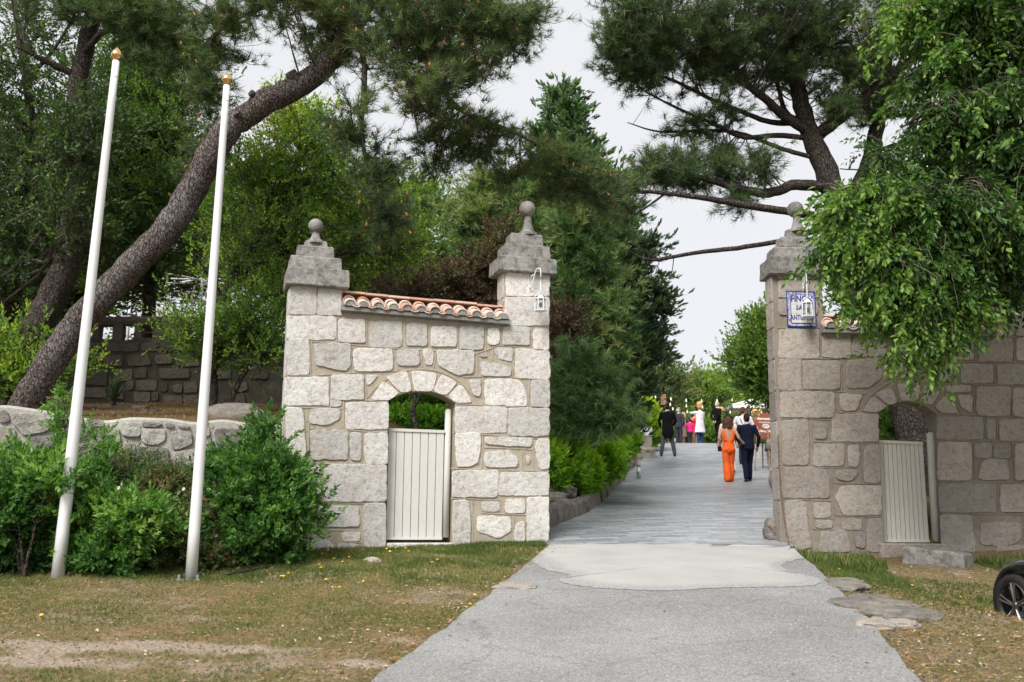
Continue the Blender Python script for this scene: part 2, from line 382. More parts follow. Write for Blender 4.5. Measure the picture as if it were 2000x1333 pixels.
def slate():
    m, nt, b = mat("slate_setts")
    tc = nt.nodes.new("ShaderNodeNewGeometry"); tc.name = "TC"
    mp = N(nt, "Mapping", {"Vector": tc.outputs["Position"], "Rotation": (0, 0, rad(-14))})
    def brick(sw, off):
        k = nt.nodes.new("ShaderNodeTexBrick"); nt.links.new(mp.outputs[0], k.inputs["Vector"])
        k.inputs["Scale"].default_value = 1; k.inputs["Brick Width"].default_value = sw; k.inputs["Row Height"].default_value = .15
        k.inputs["Mortar Size"].default_value = .009; k.inputs["Mortar Smooth"].default_value = .2; k.offset = off; k.squash = 1.35; k.squash_frequency = 3
        k.inputs["Color1"].default_value = (0, 0, 0, 1); k.inputs["Color2"].default_value = (1, 1, 1, 1); k.inputs["Mortar"].default_value = (.5, .5, .5, 1); return k
    k = brick(.46, .37)
    c = ramp(nt, k.outputs[0], [(0, (.17, .19, .22)), (.5, (.31, .325, .345)), (1, (.46, .47, .48))])
    n = tex(nt, 'Noise', 9, 6, rough=.7); c = mixc(nt, ramp(nt, n.outputs[0], [(.35, .5), (.6, 0)]), c, (.12, .13, .15))
    n2 = tex(nt, 'Noise', .5, 3); c = mixc(nt, ramp(nt, n2.outputs[0], [(.4, 0), (.65, .5)]), c, (.33, .33, .33))
    c = mixc(nt, ramp(nt, k.outputs["Fac"], [(0, 0), (1, .8)]), c, (.10, .105, .115))
    nt.links.new(c, b.inputs["Base Color"]); b.inputs["Roughness"].default_value = .42; b.inputs["Specular IOR Level"].default_value = .6
    inv = N(nt, "Math", {0: k.outputs["Fac"], 1: -1.0}, operation='MULTIPLY')
    n1 = bump(nt, b, inv.outputs[0], .5, .008); bump(nt, b, n.outputs[0], .4, .006, n1); return m
M_slate = slate()
strip("paved_path", np.concatenate([np.linspace(12.62, 44, 200), np.linspace(44.5, 90, 30)]), M_slate, lambda y: XL(y) - .03, lambda y: XR(y) + .05, .014, 20, .04)
# pale concrete threshold, traced outline on the drive
cp = [(1050,1064),(1180,1066),(1300,1062),(1420,1061),(1500,1062),(1545,1067),(1580,1090),(1560,1103),(1520,1106),(1509,1113),(1540,1124),(1578,1136),(1566,1144),(1520,1147),(1440,1149),(1380,1152),(1310,1155),(1230,1153),(1160,1147),(1120,1136),(1135,1126),(1100,1118),(1068,1102),(1046,1086)]
cv = curve(np.array(cp + cp[:1], float), 160)[:-1]
pts = np.array([GH(a, b_) for a, b_ in cv])
pts[:, 0] += (rng.random(len(pts)) - .5) * .04; pts[:, 1] += (rng.random(len(pts)) - .5) * .04
cc = pts.mean(0)
rings = []; TT = []
for k in (1.10, .985, .91, .80, .6, .45, .3, .15):
    q = cc + (pts - cc) * k; q[:, 1] = np.minimum(q[:, 1], 12.612); q[:, 0] = np.clip(q[:, 0], XL(q[:, 1]) + .01, XR(q[:, 1]) - .01); rings.append(q); TT.append(np.where(q[:, 1] > 12.25, 1.0, {1.10: 0.0, .985: .38, .91: .60, .80: .9}.get(k, 1.0)))
TT.append(np.ones(1))
V = np.concatenate(rings + [cc[None]]); 
u = (V[:, 0] - XL(V[:, 1])) / (XR(V[:, 1]) - XL(V[:, 1])); V[:, 2] = np.interp(V[:, 1], PY, PZ) + .012 + .02 * (1 - np.clip(2 * u - 1, -1.2, 1.2) ** 2) + .004
m_ = len(pts); F = []
i = np.arange(7)[:, None] * m_; j = np.arange(m_)[None]; j2 = (j + 1) % m_
Fq = np.stack([i + j, i + j2, i + m_ + j2, i + m_ + j], -1).reshape(-1, 4)
Ft = np.stack([7 * m_ + np.arange(m_), 7 * m_ + (np.arange(m_) + 1) % m_, np.full(m_, 8 * m_)], -1)
def concrete():
    m, nt, b = mat("pale_concrete"); n = tex(nt, 'Noise', 1.6, 6); f = tex(nt, 'Noise', 40, 4)
    c = mixc(nt, ramp(nt, n.outputs[0], [(.35, 0), (.65, 1)]), (.335, .33, .315), (.40, .39, .37))
    c = mixc(nt, ramp(nt, f.outputs[0], [(.38, .25), (.5, 0)]), c, (.36, .35, .33))
    c = mixc(nt, ramp(nt, tex(nt, 'Noise', 5, 7, rough=.75).outputs[0], [(.58, 0), (.68, .4)]), c, (.33, .325, .31))
    v = tex(nt, 'Voronoi', 110); a2 = mixc(nt, ramp(nt, v.outputs["Color"], [(.15, .85), (.5, 0)]), (.36, .355, .345), (.15, .148, .145)); a2 = mixc(nt, ramp(nt, tex(nt, 'Noise', 60, 4, rough=.8).outputs[0], [(.35, .45), (.5, 0)]), a2, (.1, .1, .1))
    at = N(nt, "Attribute", attribute_name="tint"); nn = tex(nt, 'Noise', 7, 7, rough=.75); s_ = N(nt, "Math", {0: at.outputs["Fac"], 1: N(nt, "Math", {0: nn.outputs[0], 1: .42}, operation='MULTIPLY').outputs[0]}, operation='ADD')
    c = mixc(nt, ramp(nt, s_.outputs[0], [(.48, 0), (.86, 1)]), a2, c)
    nt.links.new(c, b.inputs["Base Color"]); b.inputs["Roughness"].default_value = .85; bump(nt, b, f.outputs[0], .25, .005); return m
M_conc = concrete()
tag(mk("concrete_threshold", V, [Fq, Ft], M_conc, tint=np.concatenate(TT), smooth=True), kind="structure")
# ================================================================ MASONRY
def patch(mb, poly, pl, off, thick=.016, t=.5, jit=.010, step=.035):
    """one rough-faced stone on a vertical plane; poly: (along, height) corners"""
    poly = np.asarray(poly, float); pts = []
    for k in range(len(poly)):
        a, b_ = poly[k], poly[(k + 1) % len(poly)]; n = max(2, int(np.linalg.norm(b_ - a) / step))
        for q in range(n): pts.append(a + (b_ - a) * q / n)
    pts = np.array(pts); c = pts.mean(0)
    L0 = np.linalg.norm(pts - c, axis=1, keepdims=True); pts = pts + (pts - c) / (L0 + 1e-6) * .008
    # round the corners, ragged outline
    for _ in range(1): pts = .5 * pts + .25 * (np.roll(pts, 1, 0) + np.roll(pts, -1, 0))
    d = pts - c; L = np.linalg.norm(d, axis=1, keepdims=True) + 1e-6
    pts = pts + d / L * ((fbm(pts[:, 0] * 16, pts[:, 1] * 16, off * 31 + c[0], 1, 4) - .42)[:, None] * jit * 4.5)
    d = pts - c; n = len(pts)
    rings = [(1.0, .002), (.997, -thick * .75), (.96, -thick), (.62, -thick * 1.02), (.3, -thick * 1.04)]
    V = []
    for s_, v in rings:
        q = c + d * s_
        dep = off + v + (fbm(q[:, 0], q[:, 1], c[0] * 3, 14, 3) - .45) * .010 * (s_ < .96)
        V += [pl.W(a, e, z) for (a, z), e in zip(q, dep)]
    V.append(pl.W(c[0], off - thick * 1.3, c[1]))
    i = np.arange(4)[:, None] * n; j = np.arange(n)[None]; j2 = (j + 1) % n
    F1 = np.stack([i + j, i + j2, i + n + j2, i + n + j], -1).reshape(-1, 4)
    F2 = np.stack([4 * n + np.arange(n), 4 * n + (np.arange(n) + 1) % n, np.full(n, 5 * n)], -1)
    mb.add(V, [tuple(f) for f in F1] + [tuple(f) for f in F2], t) if False else None
    mb.V.append(np.array(V)); mb.T.append(np.full(len(V), t)); mb.F += [F1 + mb.n, F2 + mb.n]; mb.M.append(np.zeros(len(F1) + len(F2))); mb.n += len(V)
def conv(rects, ox, oy, s=4.597):
    out = []
    for r in rects:
        if len(r) == 4: a, b_, c, d = r; q = [(a, b_), (c, b_), (c, d), (a, d)]
        else: q = [(r[k], r[k + 1]) for k in range(0, len(r), 2)]
        out.append([(ox + x / s, oy + y / s) for x, y in q])
    return out
def arch_xy(A, T, B, n=13):       # three-point arc through A, T, B (2-D)
    A, T, B = map(np.array, (A, T, B)); ax, ay = A; bx, by = T; cx, cy = B
    D = 2 * (ax * (by - cy) + bx * (cy - ay) + cx * (ay - by))
    ux = ((ax**2+ay**2)*(by-cy)+(bx**2+by**2)*(cy-ay)+(cx**2+cy**2)*(ay-by))/D; uy = ((ax**2+ay**2)*(cx-bx)+(bx**2+by**2)*(ax-cx)+(cx**2+cy**2)*(bx-ax))/D
    a0 = math.atan2(ay-uy, ax-ux); a1 = math.atan2(cy-uy, cx-ux); r = math.hypot(ax-ux, ay-uy)
    if a1 > a0: a0 += 2 * math.pi
    return [(ux + r * math.cos(t), uy + r * math.sin(t)) for t in np.linspace(a0, a1, n)]
def wall_body(mb, pl, cols, thick, arc, x0, x1, zb, v0=0.0):
    """solid wall: cols = [(a, ztop)...] outline of the top from left to right, opening x0..x1 under the arc"""
    V = []; F = []
    a0, a1 = cols[0][0], cols[-1][0]
    xs = sorted(set([c[0] for c in cols] + [x0, x1] + [p[0] for p in arc]))
    top = lambda a, side: np.interp(a, [c[0] for c in cols], [c[1] for c in cols])
    segs = list(zip(xs[:-1], xs[1:]))
    def q(p): V.append(pl.W(*p)); return len(V) - 1
    ax = [p[0] for p in arc]; az_ = [p[1] for p in arc]
    for l, r in segs:
        mid = (l + r) / 2
        tl = top(l + 1e-4, 0); tr = top(r - 1e-4, 0)
        if x0 <= mid <= x1: bl, br = np.interp(l, ax, az_), np.interp(r, ax, az_)
        else: bl = br = zb
        f = [q((l, v0, bl)), q((r, v0, br)), q((r, v0, tr)), q((l, v0, tl))]
        g = [q((l, thick, bl)), q((r, thick, br)), q((r, thick, tr)), q((l, thick, tl))]
        F += [tuple(f), tuple(g[::-1]), (f[3], f[2], g[2], g[3])]
        if x0 <= mid <= x1: F.append((f[0], g[0], g[1], f[1]))
    for a, z0_, z1, fl in ((a0, zb, top(a0, 0), 0), (a1, zb, top(a1, 0), 1), (x0, zb, az_[0], 1), (x1, zb, az_[-1], 0)):
        f = [q((a, v0, z0_)), q((a, thick, z0_)), q((a, thick, z1)), q((a, v0, z1))]
        F.append(tuple(f if fl else f[::-1]))
    for k in range(len(cols) - 1):
        if abs(cols[k][0] - cols[k + 1][0]) < .003:
            a = cols[k][0]; f = [q((a, v0, cols[k][1])), q((a, thick, cols[k][1])), q((a, thick, cols[k + 1][1])), q((a, v0, cols[k + 1][1]))]
            F.append(tuple(f))
    mb.add(V, F, .5)
def rib(mb, pl, p, q, off, w=.016, h=.009):      # a struck mortar line
    p = np.array(p); q = np.array(q); d = q - p; L = np.linalg.norm(d)
    if L < .01: return
    n = max(2, int(L / .12)); nr = np.array([-d[1], d[0]]) / L
    V = []
    for k in range(n + 1):
        c = p + d * k / n + nr * (noise(p[0] * 5 + k * .7, p[1] * 7, off, 1) - .5) * .008
        for s_, v in ((-w / 2, .003), (-w / 3, -h), (w / 3, -h), (w / 2, .003)):
            e = c + nr * s_; V.append(pl.W(e[0], off + v, e[1]))
    F = [[k * 4 + j, k * 4 + j + 1, k * 4 + j + 5, k * 4 + j + 4] for k in range(n) for j in range(3)]
    mb.add(V, np.array(F), .8)
def tile_roof(parent, pl, aL, aR, zL, zR, n, vfront=-.13, depth=.30, rise=.155, w_=None):
    """two courses of barrel tiles on a sloping bed, from the eaves to the middle of the wall"""
    mb = MB(); pitch = (aR - aL) / n; ln = depth / 2 + .06
    for k in range(n):
        a = aL + pitch * (k + .5); ze = zL + (zR - zL) * (k + .5) / n
        for row in (0, 1):
            v0 = vfront + row * depth * .46; z0 = ze + row * (rise * .34 + .014); v1 = v0 + ln; z1 = z0 + rise * .52
            for kind in (0, 1):           # 0 = channel, 1 = cover
                ca = a + (pitch / 2 if kind == 0 else 0) + rng.normal(0, .004)
                if kind == 0 and k == n - 1: continue
                jv = rng.normal(0, .006); V = []; m = 9; t = rng.random()
                r0, r1 = pitch * .5 * (.90 if kind else .60), pitch * .5 * (.72 if kind else .60)
                for th in (0.0, .014):
                    for (v, z, r) in ((v0 + jv, z0, r0), (v1, z1, r1)):
                        for q in range(m):
                            g = math.pi * q / (m - 1)
                            dz = (math.sin(g) * (r - th) * .95 + .010) if kind else (-math.sin(g) * (r - th) * .5 + .012)
                            V.append(pl.W(ca - math.cos(g) * (r - th), v, z + dz))
                F = []
                for s_ in (0, 1):
                    o = s_ * 2 * m
                    for q in range(m - 1): F.append([o + q, o + q + 1, o + m + q + 1, o + m + q])
                for q in range(m - 1): F.append([q, 2 * m + q, 2 * m + q + 1, q + 1])
                mb.add(V, np.array(F), t)
    # mortar bed, flat ridge bricks
    o = mb.build("roof_tiles", M_tile, smooth=False); keep(o, parent)
    b = MB(); V = []
    for k in range(n):
        a = aL + pitch * (k + .5); ze = zL + (zR - zL) * (k + .5) / n; r = pitch * .5 * .88; m = 9
        b.add([pl.W(a, vfront + .012, ze)] + [pl.W(a - math.cos(math.pi * q / m) * r, vfront + .012, ze + math.sin(math.pi * q / m) * r * .92 + .006) for q in range(m + 1)], [tuple([0] + list(range(1, m + 2)))], .3 + .4 * rng.random())
    V = []
    for a, z in ((aL, zL), (aR, zR)):
        V += [pl.W(a, vfront + .05, z + .0), pl.W(a, vfront + depth + .05, z), pl.W(a, vfront + depth + .05, z + rise + .035), pl.W(a, vfront + .05, z + .03)]
    b.add(V, np.array([[0,1,5,4],[1,2,6,5],[2,3,7,6],[3,0,4,7],[0,3,2,1],[4,5,6,7]]), .3)
    keep(b.build("tile_bed", M_cement), parent)
    r = MB(); q = 0; a = aL
    while a < aR - .02:
        L = min(.29 + rng.normal(0, .01), aR - a); f = (a + L / 2 - aL) / (aR - aL); z = zL + (zR - zL) * f + rise + .05
        R = np.array([pl.u, pl.n, [0, 0, 1]]).T; sl = (zR - zL) / (aR - aL)
        R = R @ np.array([[math.cos(math.atan(sl)), 0, -math.sin(math.atan(sl))], [0, 1, 0], [math.sin(math.atan(sl)), 0, math.cos(math.atan(sl))]])
        r.box(pl.W(a + L / 2, vfront + depth + .02, z + rng.normal(0, .003)), (L - .008, .30, .024), R, .25 + .6 * rng.random()); a += L
    keep(r.build("ridge_bricks", M_tile), parent)
def soft_box(mb, pl, a0, a1, v0, v1, z0, z1, t=.5, ch=.012, tap=0.0, jit=.006):
    """weathered block: chamfered, slightly uneven"""
    xs = np.array([a0, a0 + ch, (a0 + a1) / 2, a1 - ch, a1]); n = 7
    def ring(i, z, e):
        L = []
        for k in range(4):
            p = [(a0 + i, v0 + i), (a1 - i, v0 + i), (a1 - i, v1 - i), (a0 + i, v1 - i)]; A, B = p[k], p[(k + 1) % 4]
            for q in range(n): L.append((A[0] + (B[0] - A[0]) * q / n, A[1] + (B[1] - A[1]) * q / n, z))
        L = np.array(L); L[:, 0] += (noise(L[:, 0] * 9, L[:, 1] * 9, z * 9) - .5) * jit * 2; L[:, 1] += (noise(L[:, 0] * 9, L[:, 1] * 9, z * 9 + 5) - .5) * jit * 2
        L[:, 2] += (noise(L[:, 0] * 8, L[:, 1] * 8, 3 + e) - .5) * jit * 1.6; return [pl.W(*q) for q in L]
    V = ring(ch, z0, 0) + ring(0, z0 + ch, 0) + ring(tap * .5, (z0 + z1) / 2, 1) + ring(tap, z1 - ch, 1) + ring(tap + ch, z1, 1)
    m = 4 * n; F = [[k * m + j, k * m + (j + 1) % m, (k + 1) * m + (j + 1) % m, (k + 1) * m + j] for k in range(4) for j in range(m)]
    mb.add(V, np.array(F), t); mb.F += [np.array([list(range(m))[::-1]]) + mb.n - len(V), np.array([list(range(4 * m, 5 * m))]) + mb.n - len(V)]; mb.M.append(np.zeros(2))
def pillar_cap(parent, pl, tiers, neck, ball, depth, M=M_cap, v_mid=None):
    """tiers: (px x0, px x1, py top, py bottom) of front faces, measured on the wall plane"""
    top = MB(); k = 0
    for (xa, xb, yt, yb, ov) in tiers:
        a0, _ = pl.hit(xa, (yt + yb) / 2, -ov); a1, _ = pl.hit(xb, (yt + yb) / 2, -ov)
        _, z1 = pl.hit((xa + xb) / 2, yt, -ov); _, z0 = pl.hit((xa + xb) / 2, yb, -ov)
        w_ = a1 - a0; vm = v_mid
        soft_box(top, pl, a0, a1, -ov, 2 * vm + ov, z0 - .004 * k, z1, rng.random() * .6 + .2, .014, .008); k += 1
    o = top.build("stepped_cap", M, smooth=False); keep(o, parent)
    cx, y0, y1, w0, w1 = neck
    a, zt = pl.hit(cx, y0, v_mid); _, zb = pl.hit(cx, y1, v_mid); r0 = w0 / 2 * v_mid_scale(pl, cx, y0, v_mid); r1 = w1 / 2 * v_mid_scale(pl, cx, y1, v_mid)
    mb = MB(); s_ = np.linspace(0, 1, 8); prof = [(r1 * 1.25, zb - .03), (r1 * 1.25, zb + .01)] + [(r1 + (r0 - r1) * (1 - (1 - q) ** 2.2), zb + .012 + (zt - zb) * q) for q in s_]
    C = pl.W(a, v_mid, 0); mb.lathe(prof, C, 14, .4)
    keep(mb.build("neck", M, smooth=True), parent)
    bx, by, br = ball; a, zc = pl.hit(bx, by, v_mid); r = br * v_mid_scale(pl, bx, by, v_mid)
    mb = MB(); mb.ball(pl.W(a, v_mid, zc), r, 24, .45); b_ = mb.build("ball_finial", M, smooth=True)
    co = b_.data
    keep(b_, parent)
def v_mid_scale(pl, px, py, off):
    a, z = pl.hit(px, py, off); X = pl.W(a, off, z); return -(RC3.T @ (X - CAM))[2] / FPX
def gate_wall(pl, thick, S, label, boards_mat, stone_m, mort_m, outline, opening, arc_pts, pillar_v, stones, vous, seedt, colsplit):
    """S: dict of traced numbers"""
    root = empty(S['name'], pl.W(pl.hit(*S['base'])[0], thick / 2, S['zb']), label, "gateway", S["group"]); root["kind"] = "thing"
    H = lambda p, off=0.0: pl.hit(p[0], p[1], off)
    arc = [H(p) for p in arch_xy(*arc_pts)]
    arc = arch_xy(H(arc_pts[0]), H(arc_pts[1]), H(arc_pts[2]), 15)
    x0, x1 = arc[0][0], arc[-1][0]
    mb = MB(); wall_body(mb, pl, outline, thick, arc, x0, x1, S['zb'] - .5)
    keep(mb.build("wall", mort_m), root)
    # the faces of the reveals and pillar returns carry stones as well
    st = MB()
    for q in stones:
        poly = [H(p) for p in q]
        patch(st, poly, pl, 0.0, .012 + .010 * rng.random(), .15 + .85 * rng.random())
    for q in vous:
        patch(st, [H(p) for p in q], pl, 0.0, .016, .75 + .25 * rng.random(), jit=.004)
    keep(st.build("facing_stones", stone_m), root)
    rb = MB()
    for a, b_ in S['ribs']: rib(rb, pl, H(a), H(b_), 0.0)
    for arcp in S['arcs']:
        pts = arch_xy(*[H(p) for p in arcp], 15)
        for k in range(14): rib(rb, pl, pts[k], pts[k + 1], 0.0)
    keep(rb.build("pointing", mort_m), root)
    return root, arc
# ---- left gate wall
PL = Plane(P(1072, 1000, 12.95) * np.array([1, 1, 0]), rad(17))
A = conv([(118,95,358,340),(372,112,580,348),(100,362,525,568),(562,390,792,592),(842,408,1125,638),(1172,425,1347,620),(100,568,292,888),
 (340,612,662,605,660,820,620,850,360,800),(695,655,1040,850),(1082,662,1278,795),(80,912,462,1158),(495,888,780,1105),(808,892,912,892,815,985),(490,1120,580,1165),
 (78,1182,235,1182,268,1641,100,1641),(303,1195,572,1195,570,1290,470,1326,303,1326),(625,1138,1002,1371)], 540, 540)
A += conv([(310,145,635,400),(665,168,755,410),(798,170,992,440),(60,450,388,635),(430,455,982,780),(60,670,388,780),(375,828,738,1005),(785,800,978,1240),(50,1050,370,1060,518,1180,480,1285,50,1285),(590,1055,745,1135),(550,1162,732,1262),(60,810,310,1020)], 540, 810)
A += conv([(868,-30,1250,178),(860,192,1250,440),(840,460,1072,615),(1112,478,1250,655),(195,455,415,630),(455,450,660,655),(702,470,800,610),(118,662,208,662,200,795,145,795),
 (245,670,575,670,570,870,430,890,260,800),(628,695,695,700,690,728,640,725),(755,645,920,645,920,765,800,740),(640,765,910,815,905,895,645,895),(950,650,1250,680,1250,920,955,915),(540,940,635,925,630,1085,570,1060),
 (678,925,980,930,1048,1050,1045,1165,678,1150),(1088,938,1250,1175)], 800, 540)
A += conv([(414,-66,865,162),(890,-55,1250,190),(415,170,635,170,615,430,520,468,420,468),(675,200,1092,210,1092,290,675,265),(675,340,895,320,965,400,965,470,680,470),(1030,368,1085,375,1060,450),(1150,220,1250,220,1250,492,1170,492,1122,300),
 (388,505,790,740),(830,520,1245,520,1245,725,800,725,800,600),(388,775,520,775,545,980,535,1205,388,1200),(650,785,800,868),(860,760,1030,880),(610,915,905,925,905,1050,800,1110,610,1050),(950,990,1030,960,1030,1140,940,1140),(1055,745,1245,745,1245,1195,1055,1195)], 800, 810)
VO = conv([(855,1110,955,945,1100,1048,1012,1108),(985,905,1165,855,1215,1025,1120,1045),(1212,848,1440,878,1400,1030,1242,1028)], 540, 540) + conv([(282,888,425,955,322,1068,218,1035),(458,968,560,1132,418,1135,343,1085)], 800, 540)
RB = [((565,617),(1072,640)) if False else ((560,619),(660,622)), ((560,663),(700,675)),((700,675),(760,680)),((760,680),(860,687)),((860,687),(925,693)),((925,693),(978,675)),((978,675),(1072,685)),
 ((560,737),(640,732)),((640,732),(700,727)),((700,727),(775,725)),((905,737),(960,734)),((960,734),(1072,744)),((655,777),(757,786)),((553,795),(668,799)),((891,789),(1072,799)),((605,837),(757,845)),((883,845),(975,851)),((1010,855),(1072,857)),
 ((560,902),(755,911)),((880,915),(1072,921)),((565,953),(625,955)),((615,981),(753,985)),((880,974),(975,977)),((600,1035),(700,1037)),((940,1002),(1028,1006)),((665,1060),(705,1060)),
 ((657,622),(657,668)),((715,622),(716,676)),((790,625),(792,683)),((840,632),(842,684)),((893,638),(894,690)),((948,643),(949,692)),((976,645),(978,675)),((1038,640),(1038,678)),
 ((608,668),(607,735)),((688,676),(684,728)),((770,683),(778,724)),((822,686),(824,718)),((852,686),(847,718)),((932,692),(931,738)),((962,676),(962,704)),((1005,680),(1001,740)),
 ((643,735),(641,797)),((713,732),(716,778)),((944,737),(944,789)),((1034,742),(1031,797)),((671,783),(670,838)),((605,802),(602,900)),((680,842),(678,908)),((707,843),(706,908)),
 ((991,800),(990,830)),((943,848),(941,915)),((1040,857),(1042,918)),((1020,876),(1019,918)),((945,874),(1042,878)),((631,908),(626,980)),((612,985),(611,1035)),((711,986),(708,1080)),((658,1037),(657,1080)),
 ((922,977),(923,1065)),((978,920),(977,945)),((976,975),(976,1000)),((1003,1005),(1003,1032)),
 ((748,744),(781,769)),((800,724),(810,765)),((859,731),(845,766)),((900,748),(872,776))]
AR = [((716,779),(800,723),(934,789))]
ARC = [((758.6,783),(815,763.5),(889.6,788)), ]
def zt(pl, x, y): return pl.hit(x, y)[1]
a_l = PL.hit(560, 800)[0]; a_r = PL.hit(1072, 800)[0]; a_pl = PL.hit(668, 600)[0]; a_pr = PL.hit(984, 600)[0]
zc1 = zt(PL, 620, 560); zc2 = zt(PL, 1030, 533); zw1 = zt(PL, 670, 606); zw2 = zt(PL, 990, 632)
S = dict(name="stone_gateway", base=(800, 1070), zb=.95, group="gate walls either side of the drive", ribs=RB, arcs=AR)
gate_l, arcL = gate_wall(PL, .29, S, "pale granite wall left of the drive, two ball-topped pillars joined over a bright white gate", M_boards, M_stone, M_mortar,
    [(a_l - .03, zc1), (a_pl, zc1), (a_pl + .001, zw1), (a_pr - .001, zw2), (a_pr, zc2), (a_r, zc2)], None, ARC[0], .23, A, VO, 0, None)
def cornice(parent, pl, a0, a1, z0, z1, h=.055, out=.10, back=.30):
    mb = MB(); V = []
    for a, z in ((a0, z0), (a1, z1)):
        V += [pl.W(a, .003, z - h), pl.W(a, -out, z - h * .75), pl.W(a, -out, z + .006), pl.W(a, back, z + .006), pl.W(a, back, z - h)]
    mb.add(V, [(0,1,6,5),(1,2,7,6),(2,3,8,7),(3,4,9,8),(0,4,3,2,1),(5,6,7,8,9)], .5)
    keep(mb.build("cornice", M_cement), parent)
a_pl2 = PL.hit(667, 598, -.1)[0]; a_pr2 = PL.hit(997, 630, -.1)[0]
zr1 = PL.hit(667, 599, -.1)[1]; zr2 = PL.hit(996, 627, -.1)[1]
cornice(gate_l, PL, a_pl2, a_pr2, zr1, zr2)
tile_roof(gate_l, PL, a_pl2 + .01, a_pr2 - .01, zr1 + .015, zr2 + .015, 12)
pillar_cap(gate_l, PL, [(560,683,523,559,.10),(566,668,501,525,.03),(580,653,480,502,-.04),(594,640,470,481,-.10)], (617,455,472,14,24), (617,442,14.5), .4, v_mid=.16)
pillar_cap(gate_l, PL, [(976,1088,502,532,.10),(986,1075,478,504,.03),(997,1061,457,480,-.04)], (1031,424,458,13,30), (1029.5,409,16), .4, v_mid=.16)
# small plinth return on the left pillar, sill
def gate_door(root, pl, L, boards_mat, pxs, nb, post, rec=.20):
    """vertical boards with rails, leaning as traced; post on the right"""
    (xl0, xr0, yb), (xl1, xr1, yt) = pxs
    H = lambda x, y: pl.hit(x, y, rec)
    bl, br, tl, tr = H(xl0, yb), H(xr0, yb + (0 if nb > 6 else 1)), H(xl1, yt), H(xr1, yt + 4)
    mb = MB(); bl, br, tl, tr = map(np.array, (bl, br, tl, tr))
    for k in range(nb):
        f0, f1 = k / nb + .006, (k + 1) / nb - .006
        jb = rng.normal(0, .004)
        q = [bl + (br - bl) * f0 + (0, jb), bl + (br - bl) * f1 + (0, jb), tl + (tr - tl) * f1, tl + (tr - tl) * f0]
        V = [pl.W(p[0], rec + e, p[1]) for e in (0, .022) for p in q]
        c = .006
        mb.add(V, np.array([[0,1,2,3],[7,6,5,4],[0,4,5,1],[1,5,6,2],[2,6,7,3],[3,7,4,0]]), rng.random())
    d = mb.build("gate_door", boards_mat); keep(d, root)
    r = MB()
    for (p, q, s_) in ((tl, tr, .028), (bl, br, .030)):
        up = np.array([0, s_]); o = np.array([0, 0]) if s_ == .028 else np.array([0, .004])
        V = [pl.W(t_[0], rec + e, t_[1]) for e in (-.014, .03) for t_ in (p + o - (up if s_ == .028 else 0), q + o - (up if s_ == .028 else 0), q + o + (up * .3 if s_ == .028 else up), p + o + (up * .3 if s_ == .028 else up))]
        r.add(V, np.array([[0,1,2,3],[7,6,5,4],[0,4,5,1],[1,5,6,2],[2,6,7,3],[3,7,4,0]]), .5)
        rr = r.build("rail", boards_mat); rr.parent = d; r = MB()
    (xa, ya), (xb, yb2), w_ = post
    pa, pb = pl.hit(xa, ya, rec + .02), pl.hit(xb, yb2, rec + .02)
    p_ = MB(); n = 6
    p_.tube([pl.W(pa[0], rec + .03, pa[1]), pl.W((pa[0]+pb[0])/2, rec + .03, (pa[1]+pb[1])/2), pl.W(pb[0], rec + .03, pb[1] - .02), pl.W(pb[0], rec + .03, pb[1])], [w_, w_, w_ * .95, w_ * .55], 10)
    po = p_.build("door_post", boards_mat, smooth=True); keep(po, root)
gate_door(gate_l, PL, None, M_boards, ((753.5, 863, 1055), (759, 868, 838)), 7, ((870, 1050), (876, 799), .044), rec=.12)
b = MB(); soft_box(b, PL, PL.hit(755, 1068)[0] + .0, PL.hit(886, 1068)[0], -.03, .34, .8, PL.hit(820, 1061, 0)[1], .6, .012, .004)
keep(b.build("door_sill", M_stone), gate_l)
# ---- right gate wall
PR = Plane(P(1533, 1000, 13.0) * np.array([1, 1, 0]), rad(3))
B = conv([(100,110,450,365),(485,130,735,365),(760,165,1055,350),(100,380,290,650),(318,395,645,645),(700,395,1015,395,1015,540,900,630,710,630),(1090,415,1260,545),(115,672,590,900),(635,690,850,690,780,840,660,840),
 (130,925,360,1320),(420,960,520,1085),(575,870,985,1115),(95,-160,440,-20),(95,-330,450,-175),(95,-450,450,-345)], 1500, 620)
B += conv([(410,85,680,275),(725,90,812,280),(900,90,1002,90,1002,425,860,425,860,150),(130,300,500,305,545,360,545,565,130,565),(620,318,780,318,800,350,750,405,640,405,605,370),(650,460,1010,460,1015,715,680,715,605,560),
 (150,590,330,595,385,1000,260,1050,170,1040),(415,612,558,740),(430,765,575,835),(665,760,835,845),(480,862,700,862,740,1050,455,1050),(785,868,865,1010),(900,755,1025,755,1030,1045,885,1045)], 1500, 850)
B += conv([(600,200,780,380),(830,190,1130,395),(1175,190,1500,385),(675,425,955,590),(1000,430,1500,605),(480,420,625,570),(545,615,760,668),(640,705,775,705,760,860,680,800),(815,630,1110,880),(1140,640,1500,890),
 (462,900,865,1095),(905,925,975,1095),(1022,920,1500,1110),(1000,20,1140,165),(1160,-10,1500,165),(100,200,330,380),(370,200,560,380)], 1730, 620)
B += conv([(465,70,760,405),(798,80,940,200),(970,95,1110,205),(870,225,1080,225,1105,400,825,400),(1160,80,1500,405),(480,440,980,690),(1030,445,1500,690),(490,725,760,725,800,1050,590,1040,500,980),(850,790,1200,790,1205,940,1100,990,850,985),(1000,995,1500,1080),(1240,730,1500,980)], 1730, 850)
VOr = conv([(845,845,935,715,1062,800,985,848),(965,690,1100,638,1160,765,1080,785)], 1500, 620) + conv([(102,602,300,592,285,742,142,748),(345,612,480,672,405,785,312,762),(533,710,648,858,502,858,435,800)], 1730, 620)
